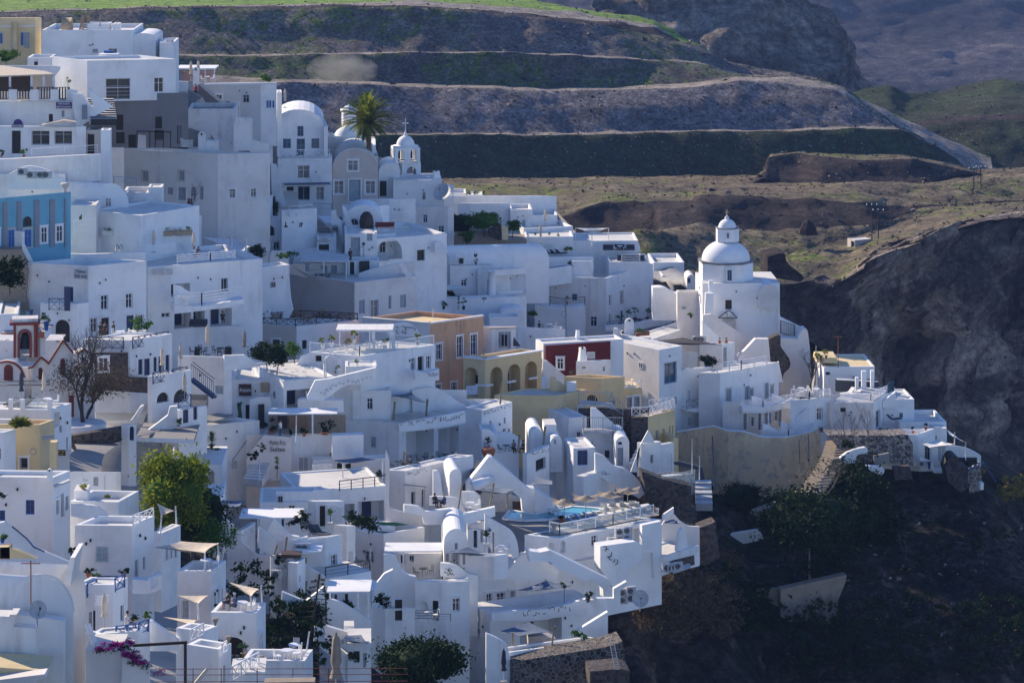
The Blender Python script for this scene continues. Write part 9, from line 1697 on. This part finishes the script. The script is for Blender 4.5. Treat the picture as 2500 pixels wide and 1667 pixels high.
slab([(960,1375),(1465,1262),(1465,1285),(960,1400)],12,1.1, 'blockw',294.8, 'wall_coping',label='coping of the pale block retaining wall',cat='coping')
m=MB();a=[P2(x,y,Yv)for x,y,Yv in((1400,270,322),(1370,380,318),(1300,500,314),(1190,640,309),(980,740,305),(800,800,302))];
for i in range(5):
 for k in range(6):q=a[i].lerp(a[i+1],k/6);m.box(q-Vector((0,-1,.5)),1.7,2.2,.62-.02*k,.5, 'blockw')
single(m, 'stone_path',a[0], 'narrow stone stair path along the foot of the tan wall', 'path');tag(bpy.data.objects['stone_path'],None,None,None, 'structure');del bpy.data.objects['stone_path']['category']
tree('small dark umbrella pine in front of the tan wall',P2(655,920,318),11,4.6,3.4, 'leafd',4200,.26,name='umbrella_pine',trunk='bark',th=.42,clump=30,tr=.2);tree('round dark shrub at the foot of the tan wall',P2(490,790,323),4.6,2.6,2.3, 'leafd',1500,.26,name='round_shrub',th=.1,clump=14);plant('spiky yucca beside the green stair wall',P2(405,690,308),6,1.6, 'leafd',None,300, 'spike')
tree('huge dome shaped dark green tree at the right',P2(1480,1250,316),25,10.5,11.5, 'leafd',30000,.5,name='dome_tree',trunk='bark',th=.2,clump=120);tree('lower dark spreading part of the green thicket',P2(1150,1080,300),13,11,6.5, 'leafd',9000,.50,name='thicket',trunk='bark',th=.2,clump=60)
tree('pale leafless tree with a fan of thin branches',P2(1180,1270,303),19,1,1,bare=True,name='bare_tree',trunk='umber',th=.42,depth=6,tr=.26,spread=.5,up=.3)
def stuff(name,pts,n,s,mat,h):
 m=MB()
 for k in range(n):
  x,y=random.choice(pts);x+=U(-70,70);y+=U(-60,60);X,Yp=I(x,y);Yd=D(X,Yp,_DG)-U(2,5);leaves(m,W3(X,Yp,Yd),U(.5,1.3)*h,U(.5,1.2)*h,U(.4,1.)*h,60,s,mat,4)
 tag(m.build(name),None,None,None, 'stuff')
stuff('dry_brush',[(x,y)for x in range(-60,620,70)for y in range(1230,1660,60)if y>1200+abs(x-100)*.2]+[(560,1150),(620,1200),(-200,1500)],260,.2, 'brush',1.1)
stuff('green_scrub',[(x,y)for x in range(600,900,60)for y in range(1350,1660,60)]+[(540,1250),(350,1160)]*4+[(x,y)for x in range(1000,2900,90)for y in range(1500,2000,90)]+[(x,y)for x in range(1200,1500,90)for y in range(1050,1250,60)]+[(2500,1000),(2600,1100),(2700,900),(2750,950)],330,.2, 'leafd',1.0)
stuff('dry_grass',[(2700,560),(2780,600),(2820,570),(2500,500),(2720,640)],46,.16, 'dryg',.7)
m=MB();rr=random.Random(5)
for k in range(1500):
 x=rr.uniform(1000,2850);y=rr.uniform(700+max(0,1500-x)*.7,2050);X,Yp=I(x,y)
 if Yp<1140:continue
 s=rr.uniform(.1,.42)*(2.0 if rr.random()<.06 else 1);c=W3(X,Yp,D(X,Yp,_DG)-rr.uniform(0,4));V=[c+Vector((rr.uniform(-1,1),rr.uniform(-1,1),rr.uniform(-.7,.7)))*s for _ in range(6)]
 m.mesh(V,[(0,1,2),(0,2,3),(0,3,4),(0,4,1),(5,2,1),(5,3,2),(5,4,3),(5,1,4)], 'pumice' if rr.random()<.07 else 'nearrock')
tag(m.build('loose_rocks'),None,None,None, 'stuff')
crop(0,0,1)
tree('dark fan shaped dragon tree at the bottom centre',P2(1030,1800,190),13.4,5.6,2.7, 'leafd',12000,.30,name='dragon_tree',th=.22,clump=60,depth=2,tr=.5)
stuff('slope_grass',[(x,y)for x in range(560,830,40)for y in range(1400,1640,40)],120,.2, 'leafd',.7)
rb=MB();bs_=MB();rr=random.Random(3)
for nm,V,mt,n1 in LV:
 for k in range({'landfill_hill':6500, 'plateau':3800, 'mesa':500, 'dark_hill':900, 'caldera_cliff':1500, 'tuff_cliff':300}.get(nm,0)):
  i=rr.randrange(len(mt));j=rr.randrange(n1-1);q=rr.random();t=rr.random();a=Vector(V[i*n1+j]);c=a+(Vector(V[i*n1+j+1])-a)*q+(Vector(V[(i+1)*n1+j])-a)*t
  if mt[i]=='road' and q<.7:continue
  s_=rr.uniform(.15,.55)*(2.2 if rr.random()<.07 else 1)
  if mt[i]in('plateau', 'greenslope', 'screeg')and rr.random()<.5:leaves(bs_,c,s_*1.6,s_*1.6,s_*.8,9,.35, 'leafd' if rr.random()<.6 else 'brush',2);continue
  W=[c+Vector((rr.uniform(-1,1),rr.uniform(-1,1),rr.uniform(-.8,.8)))*s_ for _ in range(6)]
  rb.mesh(W,[(0,1,2),(0,2,3),(0,3,4),(0,4,1),(5,2,1),(5,3,2),(5,4,3),(5,1,4)], 'road' if rr.random()<.35 else 'quarry')
tag(rb.build('rubble'),None,None,None, 'stuff');tag(bs_.build('low_scrub'),None,None,None, 'stuff')
m=bpy.data.materials.new('air');m.use_nodes=True;n=m.node_tree;n.nodes.remove(n.nodes['Principled BSDF'])
v=n.nodes.new('ShaderNodeVolumePrincipled');v.inputs['Color'].default_value=(.32,.5,1,1);v.inputs['Density'].default_value=.00007;v.inputs['Anisotropy'].default_value=.0
n.links.new(v.outputs[0],n.nodes['Material Output'].inputs['Volume']);MATS['air']=m
mb=MB();X0_,X1_,Y0_,Y1_,Z0_,Z1_=-9100,9100,-300,15100,-421,260
P_=[(x,y,z)for z in(Z0_,Z1_)for x,y in((X0_,Y0_),(X1_,Y0_),(X1_,Y1_),(X0_,Y1_))]
mb.mesh(P_,[(3,2,1,0),(4,5,6,7),(0,1,5,4),(1,2,6,5),(2,3,7,6),(3,0,4,7)], 'air');tag(mb.build('haze'),None,None,None, 'stuff')
m=bpy.data.materials.new('dust');m.use_nodes=True;n=m.node_tree;n.nodes.remove(n.nodes['Principled BSDF'])
v=n.nodes.new('ShaderNodeVolumePrincipled');v.inputs['Color'].default_value=(.9,.85,.75,1);n.links.new(v.outputs[0],n.nodes['Material Output'].inputs['Volume']);MATS['dust']=m
tc=n.nodes.new('ShaderNodeTexCoord');ln=n.nodes.new('ShaderNodeVectorMath');ln.operation='LENGTH';n.links.new(tc.outputs['Object'],ln.inputs[0])
nz=noi(n,tc.outputs['Object'],2.2,5,.6);q=n.nodes.new('ShaderNodeMath');q.operation='SUBTRACT';n.links.new(nz,q.inputs[0])
q2=n.nodes.new('ShaderNodeMath');q2.operation='MULTIPLY';q2.inputs[1].default_value=.422;n.links.new(ln.outputs['Value'],q2.inputs[0]);n.links.new(q2.outputs[0],q.inputs[1])
q3=n.nodes.new('ShaderNodeMath');q3.operation='MULTIPLY';q3.use_clamp=True;q3.inputs[1].default_value=.42;n.links.new(q.outputs[0],q3.inputs[0]);n.links.new(q3.outputs[0],v.inputs['Density'])
mb=MB();mb.lathe((0,0,0),[(max(.02,sin(pi*k/12)),-cos(pi*k/12))for k in range(13)], 'dust',20);o=tag(mb.build('dust_cloud'),None,None,None, 'stuff');o.location=W3(835,172,844);o.scale=(11,3.5,5.5)
